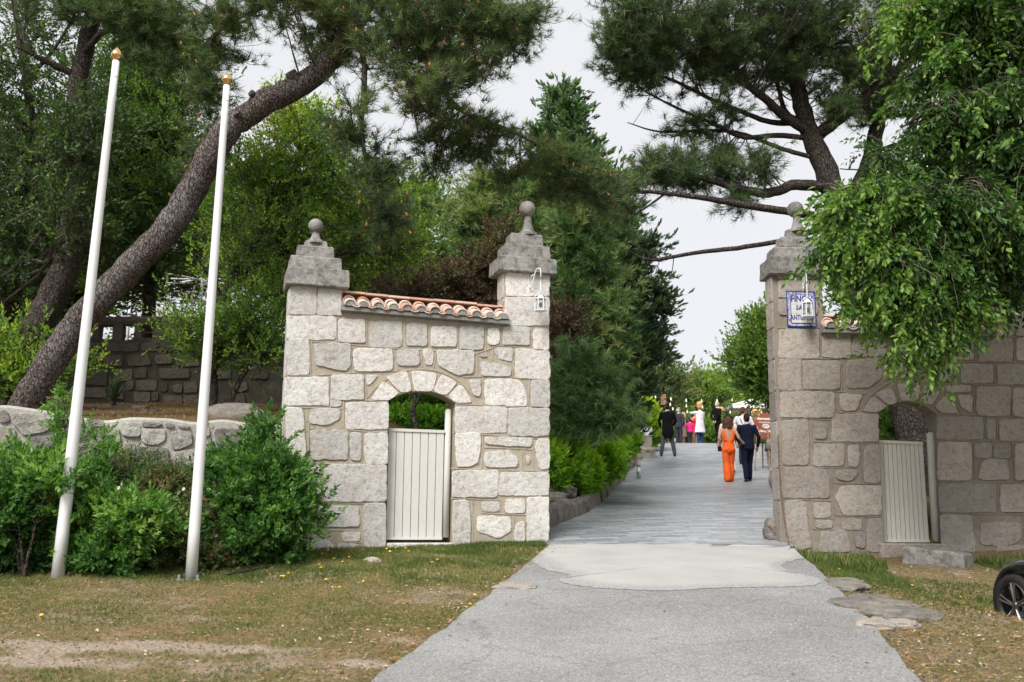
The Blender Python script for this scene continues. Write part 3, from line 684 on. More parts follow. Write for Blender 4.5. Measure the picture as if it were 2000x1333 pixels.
def RR(l, ox, oy): return [((ox + a / 4.597, oy + b_ / 4.597), (ox + c / 4.597, oy + d / 4.597)) for a, b_, c, d in l]
RBr = RR([(85,100,470,95),(470,95,480,370),(100,370,660,375),(740,170,745,380),(700,385,1020,385),(295,375,300,650),(660,380,660,665),(1040,380,1050,570),(100,665,400,650),(400,650,640,668),(640,668,880,685),(600,680,605,915),(120,910,400,915),(400,915,560,920),(560,920,600,890),(620,855,985,860),(385,925,390,1330),(560,925,565,1120),(400,1115,570,1125),(570,1130,985,1130)], 1500, 620)
RBr += RR([(395,60,400,290),(695,80,705,290),(825,90,840,430),(120,295,600,290),(600,290,825,290),(565,295,575,590),(585,430,1005,440),(130,575,575,590),(395,590,400,840),(580,590,590,850),(400,745,575,750),(595,720,1020,735),(400,845,860,850),(855,740,860,930),(755,850,760,960)], 1500, 850)
RBr += RR([(800,200,800,395),(1150,190,1150,400),(600,400,1500,405),(655,430,660,600),(975,430,975,600),(450,600,1500,605),(780,610,800,880),(545,685,780,680),(1120,610,1130,890),(460,870,1500,895),(885,895,890,1110),(995,900,1000,1110),(460,1105,1500,1120),(990,10,990,170),(850,180,1500,180)], 1730, 620)
RBr += RR([(780,60,800,410),(955,60,955,205),(1130,60,1150,415),(800,210,1130,210),(480,425,1500,430),(1005,430,1005,700),(500,705,1500,715),(770,720,800,1000),(1215,730,1220,990)], 1730, 850)
RBr += [((1702,775),(1732,794)), ((1744,745),(1759,786)), ((1803,750),(1793,784)), ((1838,768),(1820,790))]
b_l = PR.hit(1527, 1000)[0]; b_p = PR.hit(1607, 600)[0]; b_e = PR.hit(1948, 700)[0]; b_end = b_e + 3.0
zp = PR.hit(1560, 534)[1]; zq1 = PR.hit(1620, 650)[1]; zq2 = PR.hit(1940, 656)[1]
S2 = dict(name="stone_gateway", base=(1700, 1070), zb=.85, group="gate walls either side of the drive", ribs=RBr, arcs=[((1682,806),(1763,741),(1878,809))])
gate_r, arcR = gate_wall(PR, .28, S2, "brown granite wall tinted darker for shade right of the drive, half hidden by hanging leaves", M_boards_r, M_stone_r, M_mortar_r,
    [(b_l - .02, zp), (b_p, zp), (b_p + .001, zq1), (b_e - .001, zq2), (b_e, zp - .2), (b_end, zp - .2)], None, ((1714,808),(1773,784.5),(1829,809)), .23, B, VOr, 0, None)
br1 = PR.hit(1607, 643, -.1)[0]; br2 = PR.hit(1948, 650, -.1)[0]; zb1 = PR.hit(1610, 643, -.1)[1]; zb2 = PR.hit(1948, 651, -.1)[1]
cornice(gate_r, PR, br1, br2, zb1, zb2); tile_roof(gate_r, PR, br1 + .01, br2 - .01, zb1 + .015, zb2 + .015, 12)
pillar_cap(gate_r, PR, [(1505,1620,500,536,.10),(1512,1604,482,503,.03),(1524,1592,462,483,-.04),(1536,1578,448,463,-.10)], (1556,420,450,14,26), (1553,410,16), .4, v_mid=.15)
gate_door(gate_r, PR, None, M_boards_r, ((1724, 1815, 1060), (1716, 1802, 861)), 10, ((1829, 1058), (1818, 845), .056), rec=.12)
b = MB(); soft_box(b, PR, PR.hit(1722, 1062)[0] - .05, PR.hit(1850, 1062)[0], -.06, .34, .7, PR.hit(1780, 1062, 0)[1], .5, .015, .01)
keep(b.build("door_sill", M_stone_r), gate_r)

def return_face(root, pl, a, thick, zs, m, mm):
    """dressed stones on the side face of a pillar (the face looking left)"""
    sp = Plane(pl.W(a, 0, 0), pl.ang - math.pi / 2); st = MB()
    for z0, z1 in zip(zs[:-1], zs[1:]): patch(st, [(-thick + .012, z0 + .012), (-.006, z0 + .012), (-.006, z1 - .012), (-thick + .012, z1 - .012)], sp, 0.0, .010, rng.random(), jit=.004)
    keep(st.build("return_stones", m), root)
ZR = [PR.hit(1530, y)[1] for y in (1062, 978, 915, 822, 765, 702, 641, 590, 540)]
return_face(gate_r, PR, b_l - .02, .28, ZR, M_stone_r, M_mortar_r)
ZL = [PL.hit(560, y)[1] for y in (1080, 1035, 980, 955, 902, 797, 737, 663, 620, 562)]
return_face(gate_l, PL, a_l - .03, .29, ZL, M_stone, M_mortar)
return_face(gate_l, PL, a_pr, .29, [PL.hit(985, y)[1] for y in (597, 582, 533)], M_stone, M_mortar)

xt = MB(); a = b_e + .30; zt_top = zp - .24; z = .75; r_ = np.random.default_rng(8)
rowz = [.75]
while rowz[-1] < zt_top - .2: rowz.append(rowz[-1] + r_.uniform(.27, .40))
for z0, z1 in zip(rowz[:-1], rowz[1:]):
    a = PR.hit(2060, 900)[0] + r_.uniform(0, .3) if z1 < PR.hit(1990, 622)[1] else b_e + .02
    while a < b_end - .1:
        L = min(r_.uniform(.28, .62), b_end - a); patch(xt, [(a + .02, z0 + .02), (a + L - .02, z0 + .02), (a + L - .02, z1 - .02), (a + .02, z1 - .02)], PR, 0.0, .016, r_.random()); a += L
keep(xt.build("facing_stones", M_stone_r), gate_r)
# ================================================================ VEGETATION
M_bark = stone("pine_bark", (.15, .115, .095), (.085, .065, .055), speck=34, bs=1, bd=.05, dark=(.03, .022, .02), wf=.5, warm=(.20, .115, .08), tvar=.1)
def barkmat(name, c1, c2, grey, gf):
    m, nt, b = mat(name); g = nt.nodes.new("ShaderNodeNewGeometry"); g.name = "TC"
    mp = N(nt, "Mapping", {"Vector": g.outputs["Position"], "Scale": (1, 1, .38)})
    wp = N(nt, 'VectorMath', {0: mp.outputs[0], 1: N(nt, 'VectorMath', {0: tex(nt, 'Noise', 9, 4).outputs[1], 1: (.10, .10, .10)}, operation='MULTIPLY').outputs[0]}, operation='ADD'); v = tex(nt, 'Voronoi', 26, vec=wp.outputs[0]); v.feature = 'DISTANCE_TO_EDGE'; n = tex(nt, 'Noise', 14, 6, rough=.75); o = tex(nt, 'Noise', 2.4, 5)
    c = mixc(nt, n.outputs[0], c1, c2); c = mixc(nt, ramp(nt, o.outputs[0], [(.42, 0), (.62, gf)]), c, grey)
    c = mixc(nt, ramp(nt, v.outputs["Distance"], [(0, .7), (.11, 0)]), c, (.035, .026, .023))
    c = mixc(nt, ramp(nt, tex(nt, 'Noise', 40, 3).outputs[0], [(.5, 0), (.66, gf)]), c, (.34, .32, .31))
    nt.links.new(c, b.inputs["Base Color"]); b.inputs["Roughness"].default_value = .95; b.inputs["Specular IOR Level"].default_value = .1
    h = N(nt, "Math", {0: v.outputs["Distance"], 1: .12}, operation='MINIMUM'); n1 = bump(nt, b, h.outputs[0], 1.0, .25); bump(nt, b, n.outputs[0], .6, .02, n1); return m
M_pbark = barkmat("lichened_pine_bark", (.115, .085, .075), (.072, .055, .050), (.20, .185, .18), .5)
M_dbark = barkmat("dark_bark", (.075, .058, .048), (.045, .036, .03), (.09, .08, .07), .3)
M_twig = simple("twigs", (.075, .06, .05), .9, var=.3, scale=12)
M_lighttwig = simple("pale_twigs", (.28, .23, .19), .9, var=.25, scale=12)
G = lambda *c: c
L_pine = leafmat("pine_needles", [(0, (0.032, 0.060, 0.025)), (.5, (0.079, 0.131, 0.049)), (.85, (0.158, 0.228, 0.079)), (1, (0.263, 0.263, 0.105))], .25, .5, .3)
L_pine2 = leafmat("bright_pine_needles", [(0, (0.035, 0.075, 0.025)), (.5, (0.09, 0.17, 0.055)), (.85, (0.19, 0.31, 0.095)), (1, (0.34, 0.36, 0.15))], .3, .5, .3)
L_wpine = leafmat("weeping_needles", [(0, (0.05, 0.10, 0.045)), (.6, (0.12, 0.21, 0.085)), (1, (0.22, 0.32, 0.12))], .35)
L_dark = leafmat("dark_leaves", [(0, (0.029, 0.054, 0.019)), (.5, (0.061, 0.109, 0.032)), (1, (0.144, 0.224, 0.056))], .3)
L_mid = leafmat("mid_leaves", [(0, (0.045, 0.088, 0.022)), (.5, (0.104, 0.184, 0.038)), (1, (0.240, 0.352, 0.064))], .4)
L_lime = leafmat("lime_leaves", [(0, (0.05, 0.095, 0.022)), (.5, (0.125, 0.22, 0.045)), (.9, (0.28, 0.42, 0.07)), (1, (0.46, 0.46, 0.08))], .45)
L_elm = leafmat("elm_leaves", [(0, (0.022, 0.05, 0.014)), (.45, (0.052, 0.115, 0.026)), (.75, (0.10, 0.20, 0.038)), (1, (0.20, 0.32, 0.065))], .33, .4, .4)
L_shrub = leafmat("shrub_leaves", [(0, (0.028, 0.07, 0.02)), (.5, (0.062, 0.155, 0.036)), (.85, (0.12, 0.26, 0.05)), (1, (0.22, 0.36, 0.08))], .36, .4, .4)
L_fine = leafmat("fine_leaves", [(0, (0.038, 0.068, 0.022)), (.5, (0.083, 0.143, 0.045)), (.8, (0.150, 0.195, 0.068)), (1, (0.300, 0.150, 0.075))], .3)
L_hedge = leafmat("hedge_leaves", [(0, (0.05, 0.12, 0.02)), (.5, (0.13, 0.30, 0.03)), (.8, (0.28, 0.52, 0.045)), (1, (0.5, 0.62, 0.07))], .42, .35, .5)
L_yel = leafmat("golden_leaves", [(0, (0.104, 0.169, 0.016)), (.5, (0.260, 0.390, 0.026)), (1, (0.600, 0.600, 0.065))], .4)
L_plum = leafmat("plum_leaves", [(0, (0.03, 0.026, 0.018)), (.5, (0.085, 0.05, 0.034)), (.85, (0.15, 0.08, 0.045)), (1, (0.12, 0.16, 0.06))], .35)
L_cyp = leafmat("cypress_green", [(0, (0.037, 0.076, 0.034)), (.5, (0.093, 0.170, 0.076)), (1, (0.204, 0.323, 0.128))], .2)
L_cypb = leafmat("cypress_dark", [(0, (0.027, 0.058, 0.031)), (.5, (0.061, 0.112, 0.058)), (1, (0.145, 0.212, 0.102))], .2)
def T_needles(n=20, w=.030, spread=1.15, r=np.random.default_rng(1)):
    V = []; F = []
    for k in range(n):
        a = r.random() * 6.283; e = spread * (r.random() ** .6); L = .75 + .25 * r.random()
        d = np.array([math.sin(e) * math.cos(a), math.sin(e) * math.sin(a), math.cos(e)]) * L
        o = np.array([0, 0, -.35 + .5 * r.random()]); s = np.cross(d, r.normal(size=3)); s /= np.linalg.norm(s); s *= w / 2
        V += [o - s, o + s, o + d]; F.append([3 * k, 3 * k + 1, 3 * k + 2])
    return np.array(V), np.array(F)
def T_leaves(n=7, L=.36, W=.15, ang=.95, droop=.0, flat=.5, r=np.random.default_rng(2)):
    V = []; F = []
    for k in range(n):
        f = (k + .6) / n; side = 1 if k % 2 else -1; az_ = side * math.pi / 2 + r.normal(0, flat); e = ang * (1 - .55 * f) if k < n - 1 else .1
        d = np.array([math.sin(e) * math.cos(az_), math.sin(e) * math.sin(az_), math.cos(e)]); s = np.cross(d, [math.cos(az_ + 1.57), math.sin(az_ + 1.57), 0]); s = np.cross(d, s) ; s /= np.linalg.norm(s) + 1e-9
        nn = np.cross(d, s); l = L * (.8 + .4 * r.random()); w_ = W * (.8 + .4 * r.random()); b_ = np.array([0, 0, f])
        q = r.normal(0, .35); s = s * math.cos(q) + nn * math.sin(q); nn = np.cross(d, s)
        V += [b_, b_ + d * l * .5 + s * w_ / 2 + nn * w_ * .15, b_ + d * l - nn * l * .08, b_ + d * l * .5 - s * w_ / 2 + nn * w_ * .15]; F.append([4 * k, 4 * k + 1, 4 * k + 2, 4 * k + 3])
    return np.array(V), np.array(F)
def T_spray(n=10, L=.55, W=.11, sp=.55, r=np.random.default_rng(3)):
    V = []; F = []
    for k in range(n):
        a = r.random() * 6.283; e = sp * r.random(); d = np.array([math.sin(e) * math.cos(a), math.sin(e) * math.sin(a), math.cos(e)]); o = np.array([0, 0, .6 * r.random()])
        s = np.cross(d, r.normal(size=3)); s /= np.linalg.norm(s); l = L * (.6 + .5 * r.random())
        V += [o - s * W * .3, o + s * W * .3, o + d * l * .6 + s * W * .5, o + d * l, o + d * l * .6 - s * W * .5]; F.append([5 * k + i for i in (0, 1, 2, 3, 4)])
    return np.array(V), np.array(F)
TN = T_needles(15, .048); TN2 = T_needles(11, .07, 1.0); TL = T_leaves(6, .36, .20); TL2 = T_leaves(8, .42, .22, 1.15, flat=1.4); TH = T_leaves(8, .32, .165, 1.1, flat=.6); TS = T_spray(); TSm = T_leaves(5, .5, .24, 1.2, flat=1.5)
def norm(a): return a / (np.linalg.norm(a, axis=-1, keepdims=True) + 1e-9)
def scatter(name, Pts, D, S, tmpl, m, parent, tint, jt=.18):
    V0, F0 = tmpl; n = len(Pts); D = norm(D)
    r_ = norm(rng.normal(size=(n, 3))); A = norm(np.cross(D, r_)); B = np.cross(D, A)
    V = Pts[:, None] + S[:, None, None] * (V0[None, :, :1] * A[:, None] + V0[None, :, 1:2] * B[:, None] + V0[None, :, 2:3] * D[:, None])
    k = len(V0); F = F0[None] + (np.arange(n) * k)[:, None, None]
    vf = F0.shape[1]; per = np.repeat(rng.normal(0, jt, (n, len(F0))), k // len(F0), axis=1)
    T = np.clip(tint[:, None] + per, 0, 1)
    o = mk(name, V.reshape(-1, 3), F.reshape(-1, F0.shape[1]), m, None, T.reshape(-1)); 
    if parent is not None: keep(o, parent)
    return o
RIGHT = RC3[:, 0]; UP = np.array([0, 0, 1.0]); FWD = np.array([0, 1.0, 0])
def inblob(b, n, shell=.5):
    px, py, rx, ry, Y, dm = b[:6]; C = P(px, py, Y); s = (Y / FPX)
    d = norm(rng.normal(size=(n, 3))) * (rng.random((n, 1)) ** shell)
    return C + d[:, :1] * RIGHT * rx * s + d[:, 1:2] * UP * ry * s + d[:, 2:3] * FWD * dm
def twigs(A, B, K=6, sag=.12, wob=.12):
    n = len(A); t = np.linspace(0, 1, K)[None, :, None]; L = np.linalg.norm(B - A, axis=1)[:, None, None]
    w1 = rng.normal(size=(n, 1, 3)) * wob * L; w2 = rng.normal(size=(n, 1, 3)) * wob * .5 * L
    return A[:, None] * (1 - t) + B[:, None] * t + w1 * t * (1 - t) * 2 + w2 * np.sin(t * 6.283) * .5 + UP * (sag * L * t * (1 - t) * 4 * -1)
def tree(name, label, cat, base, limbs, blobs, leaf, tm, size, group=None, per=8, tufts=3, rc=.45, bias=(0, 0, .5), bark=None, twig=None, sag=.05,
         tvar=.25, tbase=.5, twr=.006, crown="crown", wood="trunk", limb_sides=10, shell=.5, wob=.12, kind="thing", dirw=1.0, maxlink=None, outer=.25):
    root = empty(name, base, label, cat, group); root["kind"] = kind
    mb = MB(); LP = []; LR = []
    for pts, r in limbs:
        pts = np.array(pts, float)
        if pts.shape[1] == 3 and len(pts) and pts[0][0] > -20 and abs(pts[0][1]) > 25 or True: W_ = np.array([P(*p) for p in pts])
        c = curve(W_, max(8, 5 * len(pts))); rr = np.interp(np.linspace(0, 1, len(c)), np.linspace(0, 1, len(r)), r)
        c = c + rng.normal(0, 1, c.shape) * rr[:, None] * .06
        mb.tube(c, rr * (1 + .10 * (noise(c[:, 2] * 5, c[:, 0] * 5, 1.0) - .5)), limb_sides); LP.append(c); LR.append(rr)
    if LP: LP = np.concatenate(LP); LR = np.concatenate(LR)
    else: LP = np.array([base]); LR = np.array([.1])
    P1 = []; P1s = []
    for b in blobs:
        q = inblob(b, int(b[6]), shell); P1.append(q); P1s.append(np.full(len(q), b[7] if len(b) > 7 else 0.0))
    C1 = np.concatenate(P1); ct = np.concatenate(P1s)
    dd = np.linalg.norm(C1[:, None] - LP[None], axis=2) + rng.random((len(C1), len(LP))) * .6 + np.maximum(0, LP[None, :, 2] - C1[:, None, 2]) * .3
    a0 = LP[dd.argmin(1)]; ar = np.minimum(LR[dd.argmin(1)] * .6, twr * 1.2 + .006 * np.linalg.norm(C1 - a0, axis=1))
    tw = twigs(a0, C1, 7, sag, wob)
    R1 = ar[:, None] * np.linspace(1, .35, 7)[None]
    V, F = tubes(tw, R1, 5); tv = [(V, F, 1)]
    # second order
    n = len(C1); sub = rng.normal(size=(n, per, 3)) * rc; sub[..., 2] *= .7
    st = tw[np.arange(n)[:, None], rng.integers(3, 7, (n, per))]; en = C1[:, None] + sub
    st = st.reshape(-1, 3); en = en.reshape(-1, 3)
    t2 = twigs(st, en, 4, sag, wob); R2 = np.full((len(st), 4), twr) * np.linspace(1, .4, 4)[None]
    V, F = tubes(t2, R2, 3); tv.append((V, F, 1))
    tb = MB()
    for V, F, _ in tv: tb.add(V, F)
    if limbs:
        keep(mb.build(wood, bark or M_dbark, smooth=True), root)
    keep(tb.build("branches", twig or M_twig), root)
    f = rng.random((len(en), tufts)); f[:, 0] = 1
    i0 = np.minimum((f * 3).astype(int), 2); fr = f * 3 - i0
    k = np.arange(len(en))[:, None]; pos = t2[k, i0] * (1 - fr[..., None]) + t2[k, i0 + 1] * fr[..., None]
    dr = norm(t2[:, 3] - t2[:, 1])[:, None] * dirw + np.array(bias) + rng.normal(size=pos.shape) * .45
    pos = pos.reshape(-1, 3); dr = dr.reshape(-1, 3)
    cl = np.repeat(np.repeat(rng.normal(0, tvar * .6, n) + ct, per), tufts) + (fbm(pos[:, 0], pos[:, 1], pos[:, 2], 1.1, 3) - .45) * tvar * 3
    S = size * (.7 + .6 * rng.random(len(pos)))
    tips = np.repeat((f[:, :1] * 0 + outer * rng.random((len(en), 1))), tufts, 1).reshape(-1) * (f.reshape(-1) > .9)
    scatter(crown, pos, dr, S, tm, leaf, root, tbase + cl + tips)
    return root, en
def baseat(px, py, Y): q = P(px, py, Y); return (q[0], q[1], q[2])
PINEW = dict(bark=M_pbark)
# ---- big leaning pine on the left
r1, e1 = tree("pine_tree", "large pine with a thick leaning trunk rising from behind the low wall at left", "tree", baseat(50, 800, 13.4),
  [([(28,850,13.5),(62,770,13.4),(110,690,13.4),(170,612,13.3),(240,538,13.3),(318,458,13.3),(378,370,13.3),(414,296,13.2),(462,240,13.2),(525,198,13.1),(590,165,13.1),(645,122,13.0),(685,62,13.0),(730,-30,12.9),(790,-140,12.8)],[.205,.20,.195,.192,.185,.175,.16,.14,.11]),
   ([(690,60,13),(712,130,12.8),(706,240,12.7),(716,330,12.7),(726,420,12.7)],[.05,.04,.035,.02,.012]),
   ([(725,-20,12.9),(800,50,13.2),(850,150,13.8),(900,215,14.2),(1010,262,14.5),(1110,310,14.7),(1210,345,14.8)],[.09,.07,.05,.04,.03,.02,.01]),
   ([(740,-50,12.9),(850,-20,12.6),(960,30,12.4),(1040,60,12.4)],[.07,.05,.03,.012]),
   ([(700,30,13),(600,-10,13.2),(500,20,13.4),(420,70,13.6),(400,180,13.8)],[.07,.05,.04,.03,.015]),
   ([(720,-10,13),(780,80,12.6),(800,170,12.5),(820,280,12.5)],[.05,.035,.02,.01])],
  [(560,15,130,60,13,1.4,46),(660,30,90,60,13,1.3,34),(780,60,120,95,12.6,1.4,62),(920,70,110,90,12.5,1.2,60),(1015,50,45,60,12.4,.8,22),(800,-50,260,60,12.8,2,50),
   (430,60,75,60,13.6,1,24),(400,170,45,70,13.7,.8,16,-.15),(395,290,40,60,13.8,.8,10,-.2),(850,170,90,60,12.6,1,30),(700,220,70,80,12.7,.7,15,-.1),(735,340,45,60,12.7,.6,16,-.15),(765,430,36,55,12.7,.5,14,-.25),
   (880,250,90,45,14.2,.7,20),(960,285,90,45,14.4,.7,22),(850,320,60,45,14.2,.6,9),(1080,320,90,45,14.6,.7,24),(1170,365,75,50,14.8,.7,22),(1100,380,80,35,14.8,.6,12),(980,350,60,25,14.6,.5,6),(640,100,50,30,13,.6,8)],
  L_pine, TN, .15, per=8, tufts=3, rc=.17, bias=(0, -.1, .5), tbase=.55, tvar=.22, bark=M_pbark, wob=.16)
# knots and cones of the leaning pine
M_cone = simple("young_cones", (.40, .14, .06), .8, var=.3, scale=20)
def cone(mb, p, d): mb.tube([p, p + d * .012, p + d * .035, p + d * .062], [.004, .016, .013, .003], 6, rng.random(), cap=False)
mb = MB(); cone(mb, np.zeros(3), np.array([0, 0, 1.0])); c0 = mb.build("cone", M_cone)
sel = rng.choice(len(e1), 460, replace=False); mb = MB(); first = True
for q, k in enumerate(sel):
    if q < 100:
        c = c0 if first else c0.copy()
        if not first: COL.objects.link(c)
        first = False; c.parent = r1; c.location = Vector(e1[k]) - r1.location; c.rotation_euler = (rng.normal(0, .4), rng.normal(0, .4), 0)
    else: cone(mb, e1[k], norm(rng.normal(size=3) * .4 + np.array([0, -.2, 1])))
cs = mb.build("cones", M_cone); keep(cs, r1); cs["kind"] = "stuff"
for (px, py, Y, r, d) in ((572, 150, 13.0, .085, (-.45, -.55, .7)), (497, 188, 13.0, .05, (-.5, -.75, .3)), (468, 225, 13.05, .05, (-.5, -.8, .2))):
    mb = MB(); c = P(px, py, Y); d = norm(np.array(d)); mb.tube([c - d * .15, c + d * .06, c + d * .075], [r * 1.2, r, r * .93], 12); keep(mb.build('sawn_branch_stub', M_pbark), r1)

# ---- dark upright pine behind it
tree("pine_tree", "dark upright pine trunk crossing behind the leaning pine at far left", "tree", baseat(60, 770, 15.6),
  [([(40,800,15.6),(72,650,15.6),(128,522,15.7),(152,400,15.8),(152,270,15.8),(156,150,15.8),(174,66,15.8),(205,-40,15.8),(240,-160,15.8)],[.24,.235,.215,.19,.165,.145,.135,.12,.09]),
   ([(160,110,15.8),(200,65,15.4),(240,60,15),(290,45,14.6)],[.06,.05,.035,.015]),
   ([(200,-30,15.8),(300,-20,15),(390,40,14.5)],[.08,.05,.02]),([(156,150,15.8),(90,120,15.5),(30,90,15.2)],[.07,.05,.02])],
  [(250,25,90,50,14.8,1,34),(330,55,75,50,14.6,1,30),(215,-30,160,50,15.2,1.6,40),(120,-10,110,35,15.5,1.4,26),(360,110,50,40,14.5,.7,14),(280,100,55,30,14.8,.7,10)],
  L_pine, TN, .165, per=9, tufts=4, rc=.2, tbase=.42, tvar=.2, bark=M_dbark)
TB = dict(per=9, tufts=3, rc=.35, twr=.005)
# ---- broadleaf trees, left
tree("broadleaf_tree", "thin dark broadleaf tree at the left edge with small leaves against the sky", "tree", baseat(15, 800, 18),
  [([(0,820,18),(15,640,18),(48,480,18),(52,350,18),(58,220,18),(42,90,18),(20,-40,18)],[.17,.15,.13,.11,.09,.07,.04]),
   ([(52,350,18),(110,270,17.6),(190,190,17.4)],[.07,.05,.02]),([(56,260,18),(10,200,18),(-40,130,18)],[.06,.04,.02]),([(50,160,18),(110,90,17.6),(150,20,17.5)],[.05,.03,.015]),([(30,560,18),(-10,480,18.2),(-30,400,18.4)],[.08,.06,.03])],
  [(55,50,95,80,18,1.8,20),(50,190,90,80,18,1.8,26),(30,330,70,90,18,1.8,28),(120,330,80,80,17.8,1.6,28),(190,200,60,70,17.6,1.3,12),(40,450,90,60,18,1.6,34),(130,450,70,60,17.8,1.5,26),(20,560,60,70,17.5,1.4,26),(150,300,50,60,14.6,.5,14),(140,420,40,50,14.6,.4,8),(175,230,36,44,14.6,.4,9)],
  L_dark, TL, .21, bark=M_dbark, tbase=.34, **TB)
tree("broadleaf_tree", "mid green broadleaf tree seen between the two flagpoles", "tree", baseat(300, 760, 20.5),
  [([(300,780,20.5),(290,600,20.5),(300,450,20.5),(280,320,20.5),(310,200,20.5)],[.16,.14,.11,.08,.04]),([(295,500,20.5),(370,400,20),(410,330,20)],[.07,.05,.02]),([(300,420,20.5),(230,330,20),(200,250,20)],[.07,.05,.02])],
  [(275,120,60,45,19.6,1.2,24,.15),(320,180,85,55,19.6,1.4,36,.1),(250,230,70,55,19.6,1.4,30,.05),(330,270,80,55,19.8,1.4,36,.1),(240,330,80,60,20,1.6,34),(330,370,90,60,20,1.6,40),(250,440,80,60,20,1.6,36,-.1),(350,470,70,60,20,1.6,32,-.05),(240,540,70,50,20.3,1.6,26,-.1),(200,130,45,45,19.8,1,12)],
  L_mid, TL, .22, tbase=.30, **TB)
tree("broadleaf_tree", "tall lime green tree with many thin bare limbs left of the gate", "tree", baseat(428, 850, 15.2),
  [([(418,865,15),(414,790,15),(420,690,15.2),(428,610,15.4),(455,540,15.6),(500,470,15.8),(545,400,16),(580,320,16),(585,250,16)],[.085,.08,.075,.07,.06,.05,.04,.03,.015]),
   ([(428,610,15.4),(420,520,15.6),(432,420,15.8),(460,330,16),(470,270,16)],[.06,.05,.04,.025,.012]),
   ([(455,540,15.6),(540,500,15.8),(620,470,15.8),(690,420,16),(740,370,16)],[.05,.045,.035,.025,.01]),
   ([(428,640,15.4),(500,600,15.4),(560,520,15.5),(640,500,15.6),(720,495,15.6),(790,500,15.6)],[.05,.045,.04,.03,.02,.01]),
   ([(560,395,16),(640,350,16),(700,330,16)],[.035,.02,.01]),([(520,450,15.8),(530,360,15.8),(510,290,15.9)],[.03,.02,.01]),
   ([(440,860,15),(446,800,15),(470,740,15),(500,690,15),(520,620,15.2)],[.05,.045,.04,.03,.02])],
  [(575,235,55,40,16,1,26,.3),(640,285,70,45,16,1.2,26,.15),(560,310,80,45,16,1.2,24,.2),(500,370,70,60,15.8,1.2,26,.05),(620,380,90,50,16,1.3,32,.1),(720,400,70,45,16,1.2,22,.1),(560,450,90,55,15.8,1.3,34),(680,480,80,50,15.8,1.2,26,.05),(480,520,60,60,15.6,1,22,-.05),(780,470,55,50,16.2,1,20,.1),
   (480,620,55,50,15,.8,26,-.12),(420,660,70,40,14.9,.7,24,-.15),(510,680,45,40,15,.7,18,-.1),(370,640,50,30,15,.7,12,-.1),(560,560,50,40,15.5,.8,14),(450,445,40,60,15.8,1,14,.05)],
  L_lime, TL, .17, per=8, tufts=3, rc=.26, twr=.006, tbase=.5, bark=M_dbark, tvar=.22)
tree("broadleaf_tree", "dark broadleaf tree filling the background above the tiled wall", "tree", baseat(760, 700, 27),
  [([(740,800,27),(745,620,27),(760,480,27),(800,360,27)],[.25,.22,.16,.06])],
  [(640,440,110,70,27,2,44),(760,430,80,60,27,2,40),(820,400,35,50,26,1.2,16,.25),(700,540,110,60,26,2,54),(820,520,90,50,26,2,44),(560,520,90,60,27,2,34),(610,600,90,60,26,2,34),(500,430,90,80,27.5,2,30)],
  L_mid, TL, .38, per=9, tufts=3, rc=.5, tbase=.3, twr=.01)
tree("broadleaf_tree", "dark shaded tree behind the stone balustrade at left", "tree", baseat(120, 700, 26),
  [([(110,780,26),(115,600,26),(130,420,26),(140,300,26)],[.25,.22,.16,.06])],
  [(60,560,110,80,26,2,50),(170,560,90,60,26,2,40,-.1),(90,430,110,70,26,2,44,-.1),(210,430,90,70,26,2,40,-.1),(0,640,70,60,24,2,26,.15),(380,520,60,40,27,1.5,14),(330,560,80,25,27,1.5,10),(60,300,110,80,27,2,34),(430,400,80,80,28,2,30),(250,300,100,80,28,2,30,-.1)],
  L_dark, TL, .38, per=9, tufts=3, rc=.5, tbase=.4, twr=.01)
tree("garden_shrub", "bright green shrub behind the low wall at the left edge", "shrub", baseat(20, 780, 16), [],
  [(10,690,55,55,15.5,.9,34,.2),(30,740,45,30,15,.7,18,.1),(140,700,20,50,15.4,.5,8,.3)], L_lime, TL, .2, per=9, tufts=3, rc=.25, tbase=.4)
# ---- plum shrubs
tree("plum_tree", "red brown plum foliage showing above the tiled wall top", "tree", baseat(890, 800, 18.5), [([(890,830,18.5),(885,700,18.5),(900,600,18.5),(930,520,18.5)],[.08,.07,.05,.02])],
  [(900,545,70,40,18.5,1,34),(820,566,45,22,18.5,.9,14),(960,500,35,60,18.5,.7,24),(990,460,14,36,18.5,.4,8),(760,560,40,22,18.5,.7,10),(930,580,80,40,18.5,.9,20)], L_plum, TSm, .13, per=9, tufts=4, rc=.22, twr=.004, tbase=.5)
tree("plum_tree", "red brown plum foliage beside the lantern pillar", "tree", baseat(1100, 900, 18.6), [([(1100,930,18.6),(1098,800,18.6),(1105,680,18.6)],[.06,.05,.02])],
  [(1105,640,34,60,18.6,.7,30),(1095,730,34,60,18.6,.7,24,-.1),(1085,800,28,50,18.6,.6,14)], L_plum, TSm, .13, per=9, tufts=4, rc=.2, twr=.004, tbase=.45)
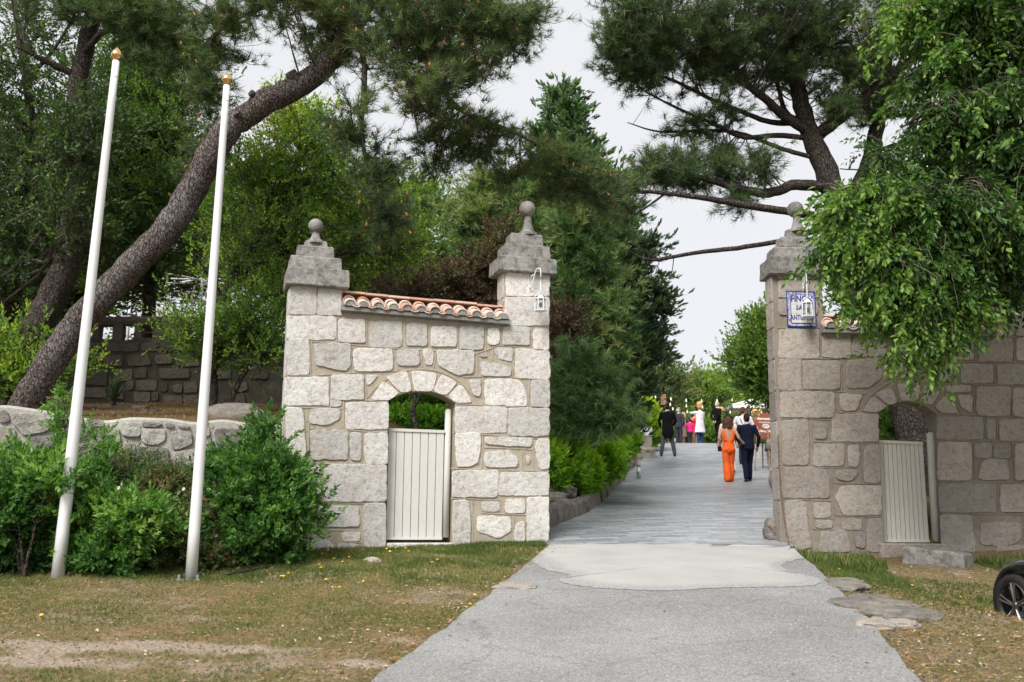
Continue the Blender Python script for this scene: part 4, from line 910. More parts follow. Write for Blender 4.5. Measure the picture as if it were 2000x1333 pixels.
# ---- conifers of the centre
def conifer(label, apex, widths, Y, leaf, tm, size, n, base, group=None, name="cypress_tree", up=.8, per=8, tufts=4, rc=.3, dm=1.3, tbase=.5, extra=()):
    """widths: [(py, x left, x right)]; blobs follow the silhouette"""
    ys = [w_[0] for w_ in widths]; bl = []
    step = 42
    for y in np.arange(ys[0], ys[-1], step):
        a = np.interp(y, ys, [w_[1] for w_ in widths]); b_ = np.interp(y, ys, [w_[2] for w_ in widths]); wd = (b_ - a) / 2
        k = max(1, int(round(wd / 55)))
        for q in range(k):
            cx = a + (b_ - a) * (q + .5) / k; bl.append((cx, y, wd / k * 1.0, step * .8, Y, min(dm, wd * Y / FPX * 1.1) * .9, max(4, int(n * wd / k / 50))))
    bl += list(extra)
    return tree(name, label, "tree", baseat(*base, Y), [([(base[0], base[1], Y), ((base[0] + apex[0]) / 2, (base[1] + apex[1]) / 2, Y), (apex[0], apex[1] + 20, Y)], [.22, .14, .02])], bl, leaf, tm, size, group, per=per, tufts=tufts, rc=rc, bias=(0, 0, up), sag=-.06, tbase=tbase, tvar=.42, twr=.008)
conifer("tall pale green cypress rising to a ragged point in the centre", (1097,185), [(200,1080,1115),(250,1050,1150),(300,1030,1175),(360,1010,1200),(440,1000,1225),(560,980,1210),(700,1000,1200)], 24, L_cyp, TS, .25, 24, (1100,880), tbase=.6, rc=.24, per=10, tufts=5)
conifer("broad bright green pine behind the right ball finial of the left wall", (960,350), [(370,920,1000),(410,870,1060),(470,870,1100),(540,930,1110)], 21, L_pine2, TN2, .26, 20, (985,860), name="pine_tree", rc=.28, up=.6, tbase=.65)
conifer("bright green pine with brown shoot tips beside the lantern pillar", (1140,420), [(430,1080,1190),(500,1080,1200),(580,1090,1215),(640,1100,1222),(690,1105,1220),(730,1115,1215)], 19.5, L_pine2, TN2, .20, 22, (1150,900), name="pine_tree", rc=.26, up=.6, tbase=.52)
conifer("dark bushy cypress column left of the open sky gap", (1210,360), [(370,1160,1225),(430,1150,1240),(500,1150,1258),(560,1160,1262),(620,1170,1290),(680,1190,1280),(730,1180,1292),(765,1170,1245),(810,1160,1238),(850,1160,1238)], 28, L_cypb, TS, .27, 30, (1235,880), rc=.3, tbase=.5, per=10, tufts=5,
  extra=((1270,485,22,12,28,.5,7),(1290,600,24,12,28,.4,7),(1278,560,16,10,28,.4,4),(1285,690,14,30,28,.5,6)))
tree("pine_tree", "small pine with drooping dark needles over the clipped hedge", "tree", baseat(1100, 930, 17.5),
  [([(1098,955,17.5),(1104,905,17.5),(1116,850,17.5),(1122,780,17.5),(1118,700,17.5),(1112,640,17.5)],[.065,.06,.05,.045,.03,.015]),([(1118,830,17.5),(1160,800,17.2),(1210,800,17)],[.03,.02,.01]),([(1120,760,17.5),(1170,740,17.2),(1215,750,17)],[.03,.02,.01]),([(1120,790,17.5),(1095,770,17.6),(1070,770,17.8)],[.03,.02,.01])],
  [(1120,700,40,50,17.5,.7,24),(1160,740,50,35,17.3,.7,26),(1190,790,45,30,17.1,.6,28),(1215,810,30,22,17,.5,16),(1130,790,50,35,17.3,.7,28),(1090,760,30,60,17.6,.6,24),(1165,830,40,24,17.1,.5,18),(1100,830,34,24,17.4,.5,12)],
  L_wpine, TN2, .18, per=7, tufts=4, rc=.16, bias=(0, 0, -.25), tbase=.5, twr=.004)
tree("broadleaf_tree", "olive brown oak behind the man in the black tailcoat", "tree", baseat(1296, 860, 50), [([(1296,870,50),(1294,790,50),(1290,740,50)],[.2,.16,.05])],
  [(1288,748,30,20,50,1.3,30),(1276,790,14,30,50,1.3,18),(1305,765,12,14,50,1.2,8)], L_fine, TL, .5, per=8, tufts=3, rc=.5, tbase=.45, twr=.01)
for k, (lab, cx, sz) in enumerate((("pale green tree at the far end of the path, left of the white parasol", 1375, 1), ("round pale green tree at the far end of the path behind the grey haired man", 1415, .8))):
    tree("broadleaf_tree", lab, "tree", baseat(cx, 870, 62 + k * 4), [([(cx,880,62 + k * 4),(cx,820,62 + k * 4),(cx,760,62 + k * 4)],[.25,.2,.06])],
      [(cx-22,762,26,18,62+k*4,2.2,26,.1),(cx+12,768,24,16,62+k*4,2.2,26,.1),(cx-30,795,22,24,62+k*4,2.2,20),(cx+18,800,26,22,62+k*4,2.2,22),(cx-20,835,20,22,61+k*4,2.2,18,-.05)][:5 if k == 0 else 4], L_mid, TL, .6, per=8, tufts=3, rc=.7, tbase=.62, twr=.012, group="pale trees at the far end of the path")
tree("hedge", "low green hedge closing the far end of the path behind the guests", "hedge", baseat(1390, 868, 56), [], [(1320,850,30,20,56,1,30),(1370,850,34,20,56,1,34),(1420,852,34,20,56,1,34),(1470,850,34,20,56,1,30)], L_mid, TL, .4, per=9, tufts=3, rc=.4, tbase=.5)
tree("broadleaf_tree", "dense green tree just left of the tile sign pillar", "tree", baseat(1500, 800, 38), [([(1508,830,38),(1505,740,38),(1495,640,38)],[.2,.16,.06])],
  [(1498,645,20,34,38,1.2,30,.1),(1485,695,28,34,38,1.3,44),(1500,725,34,30,38,1.3,40),(1452,700,14,14,38,.8,10),(1516,765,10,22,38,.8,12),(1490,748,20,14,38,1.0,14)], L_mid, TL, .4, per=9, tufts=4, rc=.42, tbase=.42, twr=.01)
tree("cypress_tree", "slim far cypress beside the white parasol", "tree", baseat(1469, 800, 70), [([(1469,810,70),(1469,770,70),(1469,755,70)],[.15,.1,.03])], [(1469,766,5,10,70,.3,8),(1469,785,7,12,70,.4,10),(1469,800,8,10,70,.4,8)], L_cypb, TS, .5, per=6, tufts=3, rc=.15, bias=(0,0,1), tbase=.4)
# ---- umbrella pine, right
tree("pine_tree", "huge dark umbrella pine spreading over the gap and the right wall", "tree", baseat(1780, 850, 17),
  [([(1800,1000,17),(1785,860,17),(1760,740,17),(1715,600,17),(1668,480,17),(1632,390,17),(1608,320,17),(1578,250,17),(1560,180,17),(1548,100,17),(1545,0,17),(1550,-120,17)],[.30,.29,.28,.27,.25,.22,.19,.165,.145,.125,.10,.06]),
   ([(1650,420,17),(1690,340,17.3),(1712,250,17.4),(1725,170,17.5),(1735,80,17.5),(1750,-40,17.5)],[.19,.16,.14,.12,.1,.05]),
   ([(1600,262,17),(1660,215,16.8),(1720,165,16.6),(1790,110,16.4),(1860,60,16.2)],[.12,.11,.09,.07,.04]),
   ([(1585,262,17),(1530,225,16.8),(1490,190,16.6),(1430,150,16.4),(1350,110,16.2),(1260,60,16)],[.1,.085,.07,.055,.04,.02]),
   ([(1560,242,17),(1500,238,17),(1440,215,16.8),(1380,190,16.6),(1320,160,16.5),(1240,130,16.4),(1190,100,16.3)],[.055,.05,.042,.035,.028,.02,.01]),
   ([(1590,272,17),(1520,265,17),(1450,268,16.8),(1400,245,16.7),(1330,215,16.6),(1260,180,16.5)],[.05,.048,.042,.034,.026,.012]),
   ([(1590,308,17),(1530,292,17),(1450,262,17),(1380,255,17),(1290,258,17),(1225,240,17)],[.045,.04,.035,.028,.018,.008]),
   ([(1605,365,17),(1550,362,16.8),(1500,378,16.6),(1440,368,16.5),(1380,350,16.4),(1310,338,16.3),(1240,325,16.2)],[.10,.095,.085,.07,.055,.035,.012]),
   ([(1650,440,16.8),(1600,425,16.4),(1540,414,16.1),(1460,402,15.9),(1380,388,15.7),(1300,378,15.6),(1225,372,15.5)],[.075,.072,.065,.058,.048,.036,.015]),
   ([(1680,430,16.8),(1600,450,16.2),(1530,470,15.8),(1440,485,15.6),(1360,494,15.5),(1270,508,15.4),(1225,490,15.3)],[.055,.05,.042,.038,.033,.028,.012]),
   ([(1300,378,15.6),(1270,400,15.6),(1225,430,15.6)],[.022,.018,.008]),([(1280,505,15.4),(1250,485,15.4),(1215,470,15.4),(1180,455,15.4)],[.016,.014,.01,.006]),
   ([(1575,245,17),(1535,220,17.2),(1520,170,17.3),(1500,110,17.3)],[.06,.05,.04,.02]),
   ([(1715,230,17.4),(1780,225,17.2),(1850,235,17)],[.05,.04,.02]),([(1700,300,17.4),(1760,280,17.2),(1840,270,17)],[.04,.03,.02]),
   ([(1316,505,15.5),(1310,540,15.5),(1290,575,15.5)],[.008,.006,.003]),([(1290,505,15.5),(1275,545,15.5),(1255,570,15.5)],[.007,.005,.003])],
  [(1230,40,75,60,16.2,1.4,36),(1330,60,90,70,16.3,1.6,48),(1440,70,90,80,16.5,1.8,54),(1540,60,90,80,16.8,1.8,54),(1650,60,90,80,16.8,1.8,54),(1760,60,80,80,16.5,1.6,34),(1400,140,80,45,16.5,1.2,22),(1520,150,70,45,16.8,1.2,20),(1640,150,70,50,16.8,1.2,28),(1740,180,60,50,16.8,1,16),
   (1280,110,70,40,16.3,1.3,34),(1200,80,40,50,16.2,1,20),(1250,150,60,26,16.4,.9,14),(1450,-60,330,60,16.5,2.6,80),(1420,230,60,20,16.9,.6,8),(1360,255,60,22,16.9,.6,10),(1420,300,60,26,16.8,.7,11),(1330,300,60,20,16.6,.7,9),(1400,330,80,22,16.6,.7,15),(1490,325,45,26,16.7,.7,10),
   (1270,335,50,26,16.3,.7,16),(1330,350,60,20,16.4,.6,12),(1440,385,55,16,16.4,.5,9),(1220,360,40,30,15.8,.6,10),(1640,220,45,26,16.8,.5,12),(1230,400,20,30,15.6,.4,3),(1690,240,30,30,17.3,.5,6)],
  L_pine, TN, .17, per=8, tufts=3, rc=.17, tbase=.40, twr=.008, tvar=.2, bark=M_dbark, wob=.14, bias=(0, 0, .35), sag=.03)
# ---- hanging foreground tree, right
el_limbs = [([(2350,900,10.2),(2300,500,10.4),(2240,200,10.6),(2150,0,10.8),(2050,-120,10.8)],[.22,.2,.16,.12,.08]),
   ([(2240,200,10.6),(2100,190,10.7),(1960,170,10.8),(1850,200,10.9),(1760,250,11)],[.1,.07,.05,.03,.01]),([(2200,80,10.6),(2050,20,10.8),(1900,0,10.9),(1780,10,11)],[.1,.07,.04,.015]),
   ([(2280,420,10.4),(2120,360,10.6),(1980,330,10.8),(1860,360,10.9),(1760,400,11),(1680,400,11)],[.1,.07,.05,.03,.02,.01]),([(1760,400,11),(1700,340,11),(1640,330,11)],[.015,.01,.006])]
tree("broadleaf_tree", "leafy tree hanging long sprays of fresh green leaves over the right wall", "tree", baseat(2350, 1040, 10.2), el_limbs,
  [(1790,30,60,30,11,.7,16,.3),(1900,40,90,50,11,1,28,.1),(1960,120,70,60,11,1.2,22),(1840,130,60,26,11,.8,11,.15),(1950,220,70,50,11,1.2,20,-.1),(1860,230,60,40,11,.9,14,-.05),(1980,330,60,60,11,1.2,22,-.1),(1870,330,70,40,11,.9,14,-.1),(1760,300,50,20,11,.5,6),
   (1680,395,34,26,11,.4,18,.35),(1715,420,54,40,11,.6,32,.25),(1780,430,70,40,11,.8,38,.1),(1880,430,70,50,11,1,40,-.05),(1970,460,50,60,11,1,36,-.1),(1668,478,34,34,11,.4,19,.3),(1710,500,56,36,11,.6,28,.2),(1800,500,76,36,11,.8,34,.0),(1905,510,64,44,11,.9,24,-.12),
   (1705,580,18,26,10.9,.2,5,.15),(1760,560,54,36,10.9,.5,22,.1),(1850,575,44,36,10.9,.5,18,0),(1800,610,36,34,10.8,.4,12,.1),(1790,665,14,24,10.8,.2,4,.15),(1835,640,18,20,10.8,.2,4,.05),(1750,610,16,22,10.9,.2,3,.15),(1782,705,6,18,10.8,.08,2,.2),(1806,690,6,16,10.8,.08,2,.1),(1868,620,10,22,10.8,.12,3,.1),(1960,560,50,30,11,.8,9,-.2),
   (2060,200,90,200,10.9,1.5,40),(2100,420,90,150,10.9,1.5,30),(1980,-60,250,60,10.9,1.6,50)],
  L_elm, TH, .27, per=7, tufts=3, rc=.19, bias=(0, 0, -.8), tbase=.45, tvar=.26, bark=M_dbark, twig=M_lighttwig, twr=.003, sag=-.18, dirw=.7, outer=.35)
tree("broadleaf_tree", "dark background tree behind the right wall seen through the gate arch", "tree", baseat(1900, 1000, 21),
  [([(1900,1000,21),(1890,800,21),(1880,600,21)],[.2,.17,.1])], [(1740,830,50,50,20,1.2,40,.1),(1700,600,60,70,22,1.6,20,-.2),(1800,560,90,70,21,1.6,40,-.2),(1900,520,110,80,21,2,50,-.2),(1980,400,80,120,21,2,40,-.2),(1760,500,70,50,21,1.2,20,-.2),(1800,700,60,50,21,1,20)],
  L_dark, TL, .34, per=9, tufts=3, rc=.4, tbase=.45)
# ---- hedges and bushes behind the gate
def hedge(label, blobs, leaf=L_hedge, size=.16, n=1.0, name="clipped_hedge", cat="hedge", group="clipped hedges along the path", tb=.74, rc=.1, stems=True):
    b0 = blobs[0]; c = P(b0[0], b0[1], b0[4]); z0 = float(gz(c[0], c[1], False))
    root = empty(name, (c[0], c[1], z0), label, cat, group); root["kind"] = "thing"; pos = []; dr = []; tt = []
    st = MB()
    for (px, py, rx, ry, Y, dm, k) in blobs:
        k = int(k * n); C = P(px, py, Y); s = Y / FPX; d = norm(rng.normal(size=(k, 3))); d = norm(np.sign(d) * np.abs(d) ** .62); rad_ = .78 + .28 * rng.random((k, 1))
        bump_ = 1 + (fbm(d[:, 0] * 2, d[:, 1] * 2, d[:, 2] * 2 + px, 2, 3)[:, None] - .45) * .3
        q = C + (d[:, :1] * RIGHT * rx * s + d[:, 1:2] * UP * ry * s + d[:, 2:3] * FWD * dm) * rad_ * bump_ * 1.12
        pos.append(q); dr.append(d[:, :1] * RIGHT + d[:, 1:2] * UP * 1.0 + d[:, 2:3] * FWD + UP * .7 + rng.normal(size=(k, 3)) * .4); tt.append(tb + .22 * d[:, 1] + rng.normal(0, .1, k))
        for q_ in range(10):
            e = C + norm(rng.normal(size=3)) * np.array([rx * s, dm, ry * s]) * .7; b_ = np.array([C[0] + rng.normal(0, .05), C[1] + rng.normal(0, .05), gz(C[0], C[1], False) - .05])
            e[2] = max(e[2], C[2]); b_[2] = max(b_[2], C[2] - ry * s * 1.15); st.tube(curve([b_, (b_ + e) / 2 + rng.normal(0, .03, 3), e], 6), np.linspace(.014, .004, 6), 4, cap=False)
    keep(st.build("stems", M_twig), root)
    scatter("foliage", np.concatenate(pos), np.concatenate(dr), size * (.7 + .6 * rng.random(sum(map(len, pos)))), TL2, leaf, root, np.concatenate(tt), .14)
    return root
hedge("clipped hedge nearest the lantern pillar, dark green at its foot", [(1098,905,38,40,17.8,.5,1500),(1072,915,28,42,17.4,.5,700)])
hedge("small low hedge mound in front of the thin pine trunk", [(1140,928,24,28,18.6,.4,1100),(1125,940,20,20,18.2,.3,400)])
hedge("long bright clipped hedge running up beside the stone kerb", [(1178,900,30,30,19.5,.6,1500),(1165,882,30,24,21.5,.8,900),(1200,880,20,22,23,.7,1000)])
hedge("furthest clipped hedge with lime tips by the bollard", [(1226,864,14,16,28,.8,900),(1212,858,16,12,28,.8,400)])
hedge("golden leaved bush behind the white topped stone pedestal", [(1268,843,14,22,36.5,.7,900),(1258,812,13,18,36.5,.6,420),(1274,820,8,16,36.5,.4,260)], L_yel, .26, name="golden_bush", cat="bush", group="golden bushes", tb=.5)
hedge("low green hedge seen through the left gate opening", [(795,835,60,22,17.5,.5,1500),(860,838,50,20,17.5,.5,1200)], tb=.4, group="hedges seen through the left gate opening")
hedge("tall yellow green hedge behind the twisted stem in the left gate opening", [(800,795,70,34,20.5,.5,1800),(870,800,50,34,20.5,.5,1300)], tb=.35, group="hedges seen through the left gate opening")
hedge("green shrub beyond the right gate, left of the dark trunk", [(1735,850,40,50,18.5,.5,1300)], L_mid, tb=.4, group="shrubs behind the right wall")
mb = MB(); c = curve([P(818,860,15.5),P(812,830,15.5),P(806,805,15.5),P(811,780,15.5),P(800,745,15.5)], 16); mb.tube(c, np.linspace(.045, .03, 16), 8)
c2 = curve([P(811,790,15.5),P(822,770,15.5),P(826,740,15.5)], 8)
# ---- shrubs in front of the low wall
SH = "shrubs growing against the low wall"
def shrub(label, base, blobs, leaf, tm, size, per=9, tufts=4, rc=.12, tbase=.5, **kw):
    b = baseat(*base); b = (b[0], b[1], float(gz(b[0], b[1])))
    x, y = pix(b); st = []
    for q in blobs[:3]:
        st.append(([(x + rng.normal(0, 6), y + 6, base[2]), ((x + q[0]) / 2 + rng.normal(0, 8), (y + q[1]) / 2, base[2]), (q[0], q[1], q[4])], [.022, .014, .006]))
    return tree("garden_shrub", label, "shrub", b, st, blobs, leaf, tm, size, SH, per=per, tufts=tufts, rc=rc, tbase=tbase, crown="foliage", wood="stems", twr=.003, tvar=.2, limb_sides=5, bias=(0, -.35, .35), **kw)
shrub("leafy shrub at the left edge in front of the first flagpole's foot", (50,1120,9.9), [(30,940,46,44,10.4,.45,32,.1),(85,945,46,42,10.3,.45,32,.15),(30,1020,55,60,10.2,.5,44,-.1),(75,1060,40,46,10.4,.35,30,.1),(40,1085,46,26,10.4,.4,22,-.2),(125,1010,24,50,10.4,.3,12,0),(120,940,18,20,9.9,.15,5,.15),(-40,990,50,80,10.4,.5,22)], L_shrub, TL2, .145)
shrub("leafy shrub between the two flagpoles", (200,1120,10.4), [(190,1000,40,40,10.4,.4,30,.1),(178,1068,38,34,10.35,.3,28,.15),(215,1090,40,30,10.2,.4,26,-.05),(160,955,30,34,10.6,.3,18,.1),(270,1020,46,36,10.1,.35,30,.2),(240,1070,30,40,10.3,.4,20,-.15)], L_shrub, TL2, .145)
shrub("fine leaved reddish shrub with small white flowers behind the second flagpole", (330,1110,10.6), [(250,935,60,50,10.9,.4,60),(330,960,60,50,10.8,.4,64,.1),(330,1040,55,60,10.5,.4,64),(400,1030,40,50,10.6,.4,40,.05),(290,1050,36,60,10.6,.4,30,-.1),(420,1080,40,30,10.5,.3,26)], L_fine, TSm, .065, per=12, tufts=5, rc=.1)
shrub("large dark green leafy shrub reaching the gate wall", (500,1100,10.9), [(440,925,40,30,11.1,.35,26,.1),(505,915,42,38,11.1,.35,32,.1),(540,950,46,50,11,.4,40,.05),(480,980,60,50,10.9,.45,44),(560,1000,42,36,10.9,.4,34,.1),(500,1050,55,45,10.8,.45,40,-.12),(545,1085,20,20,10.9,.3,12,-.1),(440,1060,34,50,10.8,.4,20,-.2),(515,850,14,18,11.3,.12,4,.1)], L_shrub, TL2, .14)
shrub("young upright sapling climbing past the low wall behind the first flagpole", (120,1110,10.9), [(120,870,20,30,11,.2,6,.15),(112,825,10,22,11,.1,4,.2),(128,785,10,22,11.1,.1,3,.2),(210,885,22,20,11,.2,6,.2),(200,850,10,14,11.1,.1,3,.2)], L_shrub, TL2, .10, per=5, tufts=3, rc=.07)
# flowers
tw_root = empty("garden_shrub", (*P(818, 860, 15.5)[:2], 2.0), "twisted bare stem standing in front of the hedge in the left gate opening", "shrub"); tw_root["kind"] = "thing"
keep(mb.build("stem", M_dbark, smooth=True), tw_root); mb = MB(); mb.tube(c2, np.linspace(.03, .02, 8), 6); keep(mb.build("side_stem", M_dbark, smooth=True), tw_root)
M_petal = simple("white_petals", (.75, .73, .70), .6, var=.05)
for px, py in ((227, 987), (359, 956), (232, 954), (423, 1047), (447, 1053), (300, 1010)):
    q = P(px, py, 10.0 if px < 300 else 10.35); mb = MB()
    for k in range(5): a = k * 1.257; mb.tube([q, q + np.array([math.cos(a) * .014, -.006, math.sin(a) * .014])], [.004, .011], 5)
    tag(mb.build("white_blossom", M_petal), "small white blossom on the shrubs between the gate and the flagpoles", "blossom", "small white blossoms on the front shrubs", "thing")
# ================================================================ WALLS, TERRACE, GARDEN STRUCTURES
def plane2(p0, Y0, p1, Y1):
    a, b_ = P(p0, 1000, Y0), P(p1, 1000, Y1); return Plane((a[0], a[1], 0), math.atan2(b_[1] - a[1], b_[0] - a[0]))
def rubble_wall(name, label, cat, pl, a0, a1, z0f, z1f, thick, sm, mm, cell=(.38, .27), ragged=.05, ribs=True, group=None, seed=3, polys=None):
    r = np.random.default_rng(seed); root = empty(name, pl.W((a0 + a1) / 2, thick / 2, z0f((a0 + a1) / 2)), label, cat, group); root["kind"] = "thing"
    n = 60; xs = np.linspace(a0, a1, n); V = []
    for x in xs:
        zb, ztop = z0f(x) - .4, z1f(x) + (noise(x * 3, 2, seed) - .5) * ragged * 2
        V += [pl.W(x, 0, zb), pl.W(x, 0, ztop - .03), pl.W(x, .03, ztop), pl.W(x, thick - .03, ztop + .01), pl.W(x, thick, ztop - .03), pl.W(x, thick, zb)]
    F = [[k * 6 + j, (k + 1) * 6 + j, (k + 1) * 6 + (j + 1) % 6, k * 6 + (j + 1) % 6] for k in range(n - 1) for j in range(6)]
    mb = MB(); mb.add(V, np.array(F)); mb.F += [np.array([[0, 1, 2, 3, 4, 5]]), np.array([[(n - 1) * 6 + q for q in (5, 4, 3, 2, 1, 0)]])]; mb.M.append(np.zeros(2))
    keep(mb.build("wall", mm), root)
    st = MB(); rb = MB()
    if polys is None:
        nx = int((a1 - a0) / cell[0]); zlo = min(z0f(a0), z0f(a1)); zhi = max(z1f(a0), z1f(a1)); nz = int((zhi - zlo) / cell[1]) + 1
        G_ = {}
        for i in range(nx + 1):
            for j in range(nz + 1):
                G_[i, j] = np.array([a0 + (a1 - a0) * i / nx + r.normal(0, .2) * cell[0] + (cell[0] * .45 if j % 2 else 0), zlo + (zhi - zlo) * j / nz + r.normal(0, .17) * cell[1]])
        polys = []
        for j in range(nz):
            i = 0
            while i < nx:
                w_ = 2 if (r.random() < .22 and i < nx - 1) else 1
                A, B, C, D = G_[i, j], G_[i + w_, j], G_[i + w_, j + 1], G_[i, j + 1]
                m = (A + B + C + D) / 4; q = [p + (m - p) * (.10 + .08 * r.random()) for p in (A, B, C, D)]
                q.insert(1, (q[0] + q[1]) / 2 + (0, -r.random() * .02)); q.insert(4, (q[3] + q[4]) / 2 + (0, r.random() * .02))
                if m[0] < a1 and max(p[1] for p in q) < z1f(m[0]) - .0: polys.append(q)
                for a_, b_ in ((A, B), (B, C)):
                    if ribs and max(a_[1], b_[1]) < z1f(m[0]) - .02 and max(a_[0], b_[0]) < a1: rib(rb, pl, a_, b_, 0, .035, .02)
                i += w_
    for q in polys: patch(st, q, pl, 0.0, .03 + .02 * r.random(), r.random(), jit=.012)
    keep(st.build("facing_stones", sm), root)
    if ribs and rb.n: keep(rb.build("pointing", mm), root)
    return root
PW = plane2(-60, 11.25, 552, 12.15)
a_e = PW.hit(556, 900)[0]
zl = lambda x: float(np.interp(x, [PW.hit(0, 797)[0], PW.hit(160, 816)[0], PW.hit(300, 822)[0], a_e], [PW.hit(0, 797)[1], PW.hit(160, 816)[1], PW.hit(300, 822)[1], PW.hit(550, 831)[1]]))
LWP = [[(0,803),(18,806),(20,822),(0,826)],[(26,808),(92,815),(96,842),(50,850),(28,832)],[(0,832),(26,838),(40,870),(0,874)],[(104,818),(150,822),(150,838),(108,846)],[(60,856),(120,850),(140,872),(96,888),(58,880)],[(172,820),(200,822),(204,832),(174,834)],
 [(158,828),(166,826),(172,846),(150,860)],[(236,828),(272,828),(274,852),(240,852)],[(206,838),(230,834),(236,862),(200,866)],[(278,826),(316,828),(308,834),(280,834)],[(278,838),(322,840),(324,862),(300,870),(276,862)],[(324,828),(340,829),(338,836),(328,836)],[(331,845),(372,842),(378,868),(340,878)],[(346,832),(372,833),(368,838)],[(382,834),(410,836),(408,852),(384,850)],
 [(420,838),(470,840),(474,866),(424,868)],[(480,842),(548,846),(548,870),(484,870)],[(150,868),(196,872),(190,900),(150,896)],[(204,872),(262,868),(266,900),(210,904)],[(272,874),(330,878),(330,906),(276,906)],[(0,880),(50,884),(50,920),(0,920)],[(60,890),(140,896),(136,926),(60,926)],[(340,884),(400,876),(404,910),(340,912)],[(412,874),(548,878),(548,920),(412,920)]]
rubble_wall("rubble_wall", "low rubble retaining wall with raised white mortar joints, behind the front shrubs", "wall", PW, -1.2, a_e, lambda x: 1.0, zl, .4, M_rubble, M_whitemortar, polys=[[PW.hit(*p) for p in q] for q in LWP])
PB = Plane((P(100, 700, 19.2)[0], 19.2, 0), rad(4))
bz0, bz1 = PB.hit(300, 800)[1], PB.hit(300, 664)[1]
bp = [[(140 + a / 4.443, 560 + b_ / 4.443) for a, b_ in q] for q in [
 [(285,490),(585,485),(575,565),(285,560)],[(130,490),(250,490),(250,530),(130,530)],[(615,490),(740,490),(740,560),(615,560)],[(770,485),(1000,485),(1000,560),(780,560)],[(120,610),(215,610),(215,700),(120,700)],[(265,610),(440,600),(445,690),(300,700)],
 [(490,600),(660,590),(690,680),(500,690)],[(735,595),(870,595),(870,670),(735,670)],[(910,600),(1110,600),(1110,690),(910,690)],[(100,740),(320,720),(300,860),(100,850)],[(390,730),(530,720),(520,810),(400,830)],[(550,710),(650,710),(650,790),(550,790)],[(760,715),(1020,715),(1020,795),(770,800)],[(470,830),(540,820),(540,890),(480,900)],
 [(560,820),(740,810),(740,900),(570,900)],[(765,840),(835,835),(835,905),(770,910)],[(880,860),(960,850),(960,920),(890,920)],[(980,830),(1090,830),(1090,920),(980,920)],[(540,920),(680,920),(680,1000),(550,1000)],[(700,920),(755,920),(750,990),(705,990)],[(800,950),(960,950),(960,1020),(800,1020)],[(980,950),(1100,950),(1100,1020),(980,1020)],
 [(1400,840),(1520,830),(1530,900),(1410,920)],[(1290,940),(1380,930),(1380,1020),(1290,1020)],[(1400,940),(1500,930),(1510,1040),(1400,1040)],[(1180,840),(1260,840),(1260,920),(1180,920)],[(1150,600),(1320,600),(1320,690),(1150,690)],[(1350,600),(1520,610),(1520,690),(1350,690)],[(1180,720),(1380,720),(1380,800),(1180,800)],[(1560,700),(1700,700),(1700,800),(1560,800)],
 [(100,880),(300,880),(300,960),(100,960)],[(330,890),(450,900),(450,980),(330,970)],[(1040,485),(1300,485),(1300,560),(1040,560)],[(1330,485),(1600,485),(1600,560),(1330,560)]]]
bw = rubble_wall("terrace_wall", "old mossy stone wall on the terrace below the balustrade", "wall", PB, PB.hit(120, 700)[0], PB.hit(640, 700)[0], lambda x: bz0, lambda x: bz1, .4, M_oldstone, M_oldmortar, ribs=False, polys=[[PB.hit(*p) for p in q] for q in bp])
mb = MB()
for px0, px1, kind in ((177, 193, 0), (217, 238, 0), (259, 276, 0), (296, 332, 0), (338, 372, 0)):
    a0, z0 = PB.hit(px0, 664); a1, z1 = PB.hit(px1, 632); soft_box(mb, PB, a0, a1, .05, .30, bz1 - .02, z1, .4, .02, 0, .01)
    o = mb.build("baluster", M_oldstone); keep(o, bw); mb = MB()
a0, z0 = PB.hit(190, 633); a1, z1 = PB.hit(312, 616)
c = curve([PB.W(a0 - .5, .17, z0 + .02), PB.W(a0, .17, z0 + .06), PB.W((a0 + a1) / 2, .17, z0 + .09), PB.W(a1 + .9, .17, z0 + .10)], 24)
mb = MB(); mb.tube(c, .10 + .02 * rng.random(24), 9); keep(mb.build("coping", M_oldstone), bw)
# step ledges and boulder on the terrace
mb = MB()
for (x0, x1, py, Y, lab) in ((150, 290, 790, 16.5, 'long rough mossy ledge just below the old terrace wall'), (165, 250, 806, 15, 'nearest rough mossy ledge, beside the first flagpole'), (255, 330, 800, 15.6, 'short rough mossy ledge in the middle of the terrace')):
    mb = MB()
    A_, B_ = P(x0, py, Y), P(x1, py, Y); n = 4
    for k in range(n):
        pl_ = Plane((A_[0] + (B_[0] - A_[0]) * k / n, Y + rng.normal(0, .05), 0), rad(rng.normal(0, 3))); soft_box(mb, pl_, 0, (B_[0] - A_[0]) / n - .02, 0, .4, A_[2] - .3, A_[2] + rng.normal(0, .02), rng.random(), .03, .01, .03)
    tag(mb.build('stone_ledge', M_oldstone), lab, 'ledge', 'mossy ledges on the terrace', 'thing')

def boulder(name, c, r, m, seed, label, cat="boulder", group=None, R=None):
    u = np.linspace(0, 2 * math.pi, 28, endpoint=False); v = np.linspace(.02, math.pi - .02, 16)
    U, W_ = np.meshgrid(u, v); d = np.stack([np.sin(W_) * np.cos(U), np.sin(W_) * np.sin(U), np.cos(W_)], -1)
    d2 = np.sign(d) * np.abs(d) ** .75; k = 1 + (fbm(d[..., 0] * 1.6 + seed * 3, d[..., 1] * 1.6, d[..., 2] * 1.6, 1, 5) - .47) * .9
    V = (d2 * k[..., None] * np.array(r)).reshape(-1, 3); n = len(u); i = np.arange(len(v) - 1)[:, None] * n; j = np.arange(n)[None]; j2 = (j + 1) % n
    F = np.stack([i + j, i + n + j, i + n + j2, i + j2], -1).reshape(-1, 4)
    o = mk(name, V, F, m, None, np.full(len(V), .5)); o.location = c; 
    return tag(o, label, cat, group, "thing")
M_rock = stone("field_stone", (.30, .27, .235), (.21, .19, .165), speck=60, lich=.55, tvar=.2, bs=1, bd=.03)
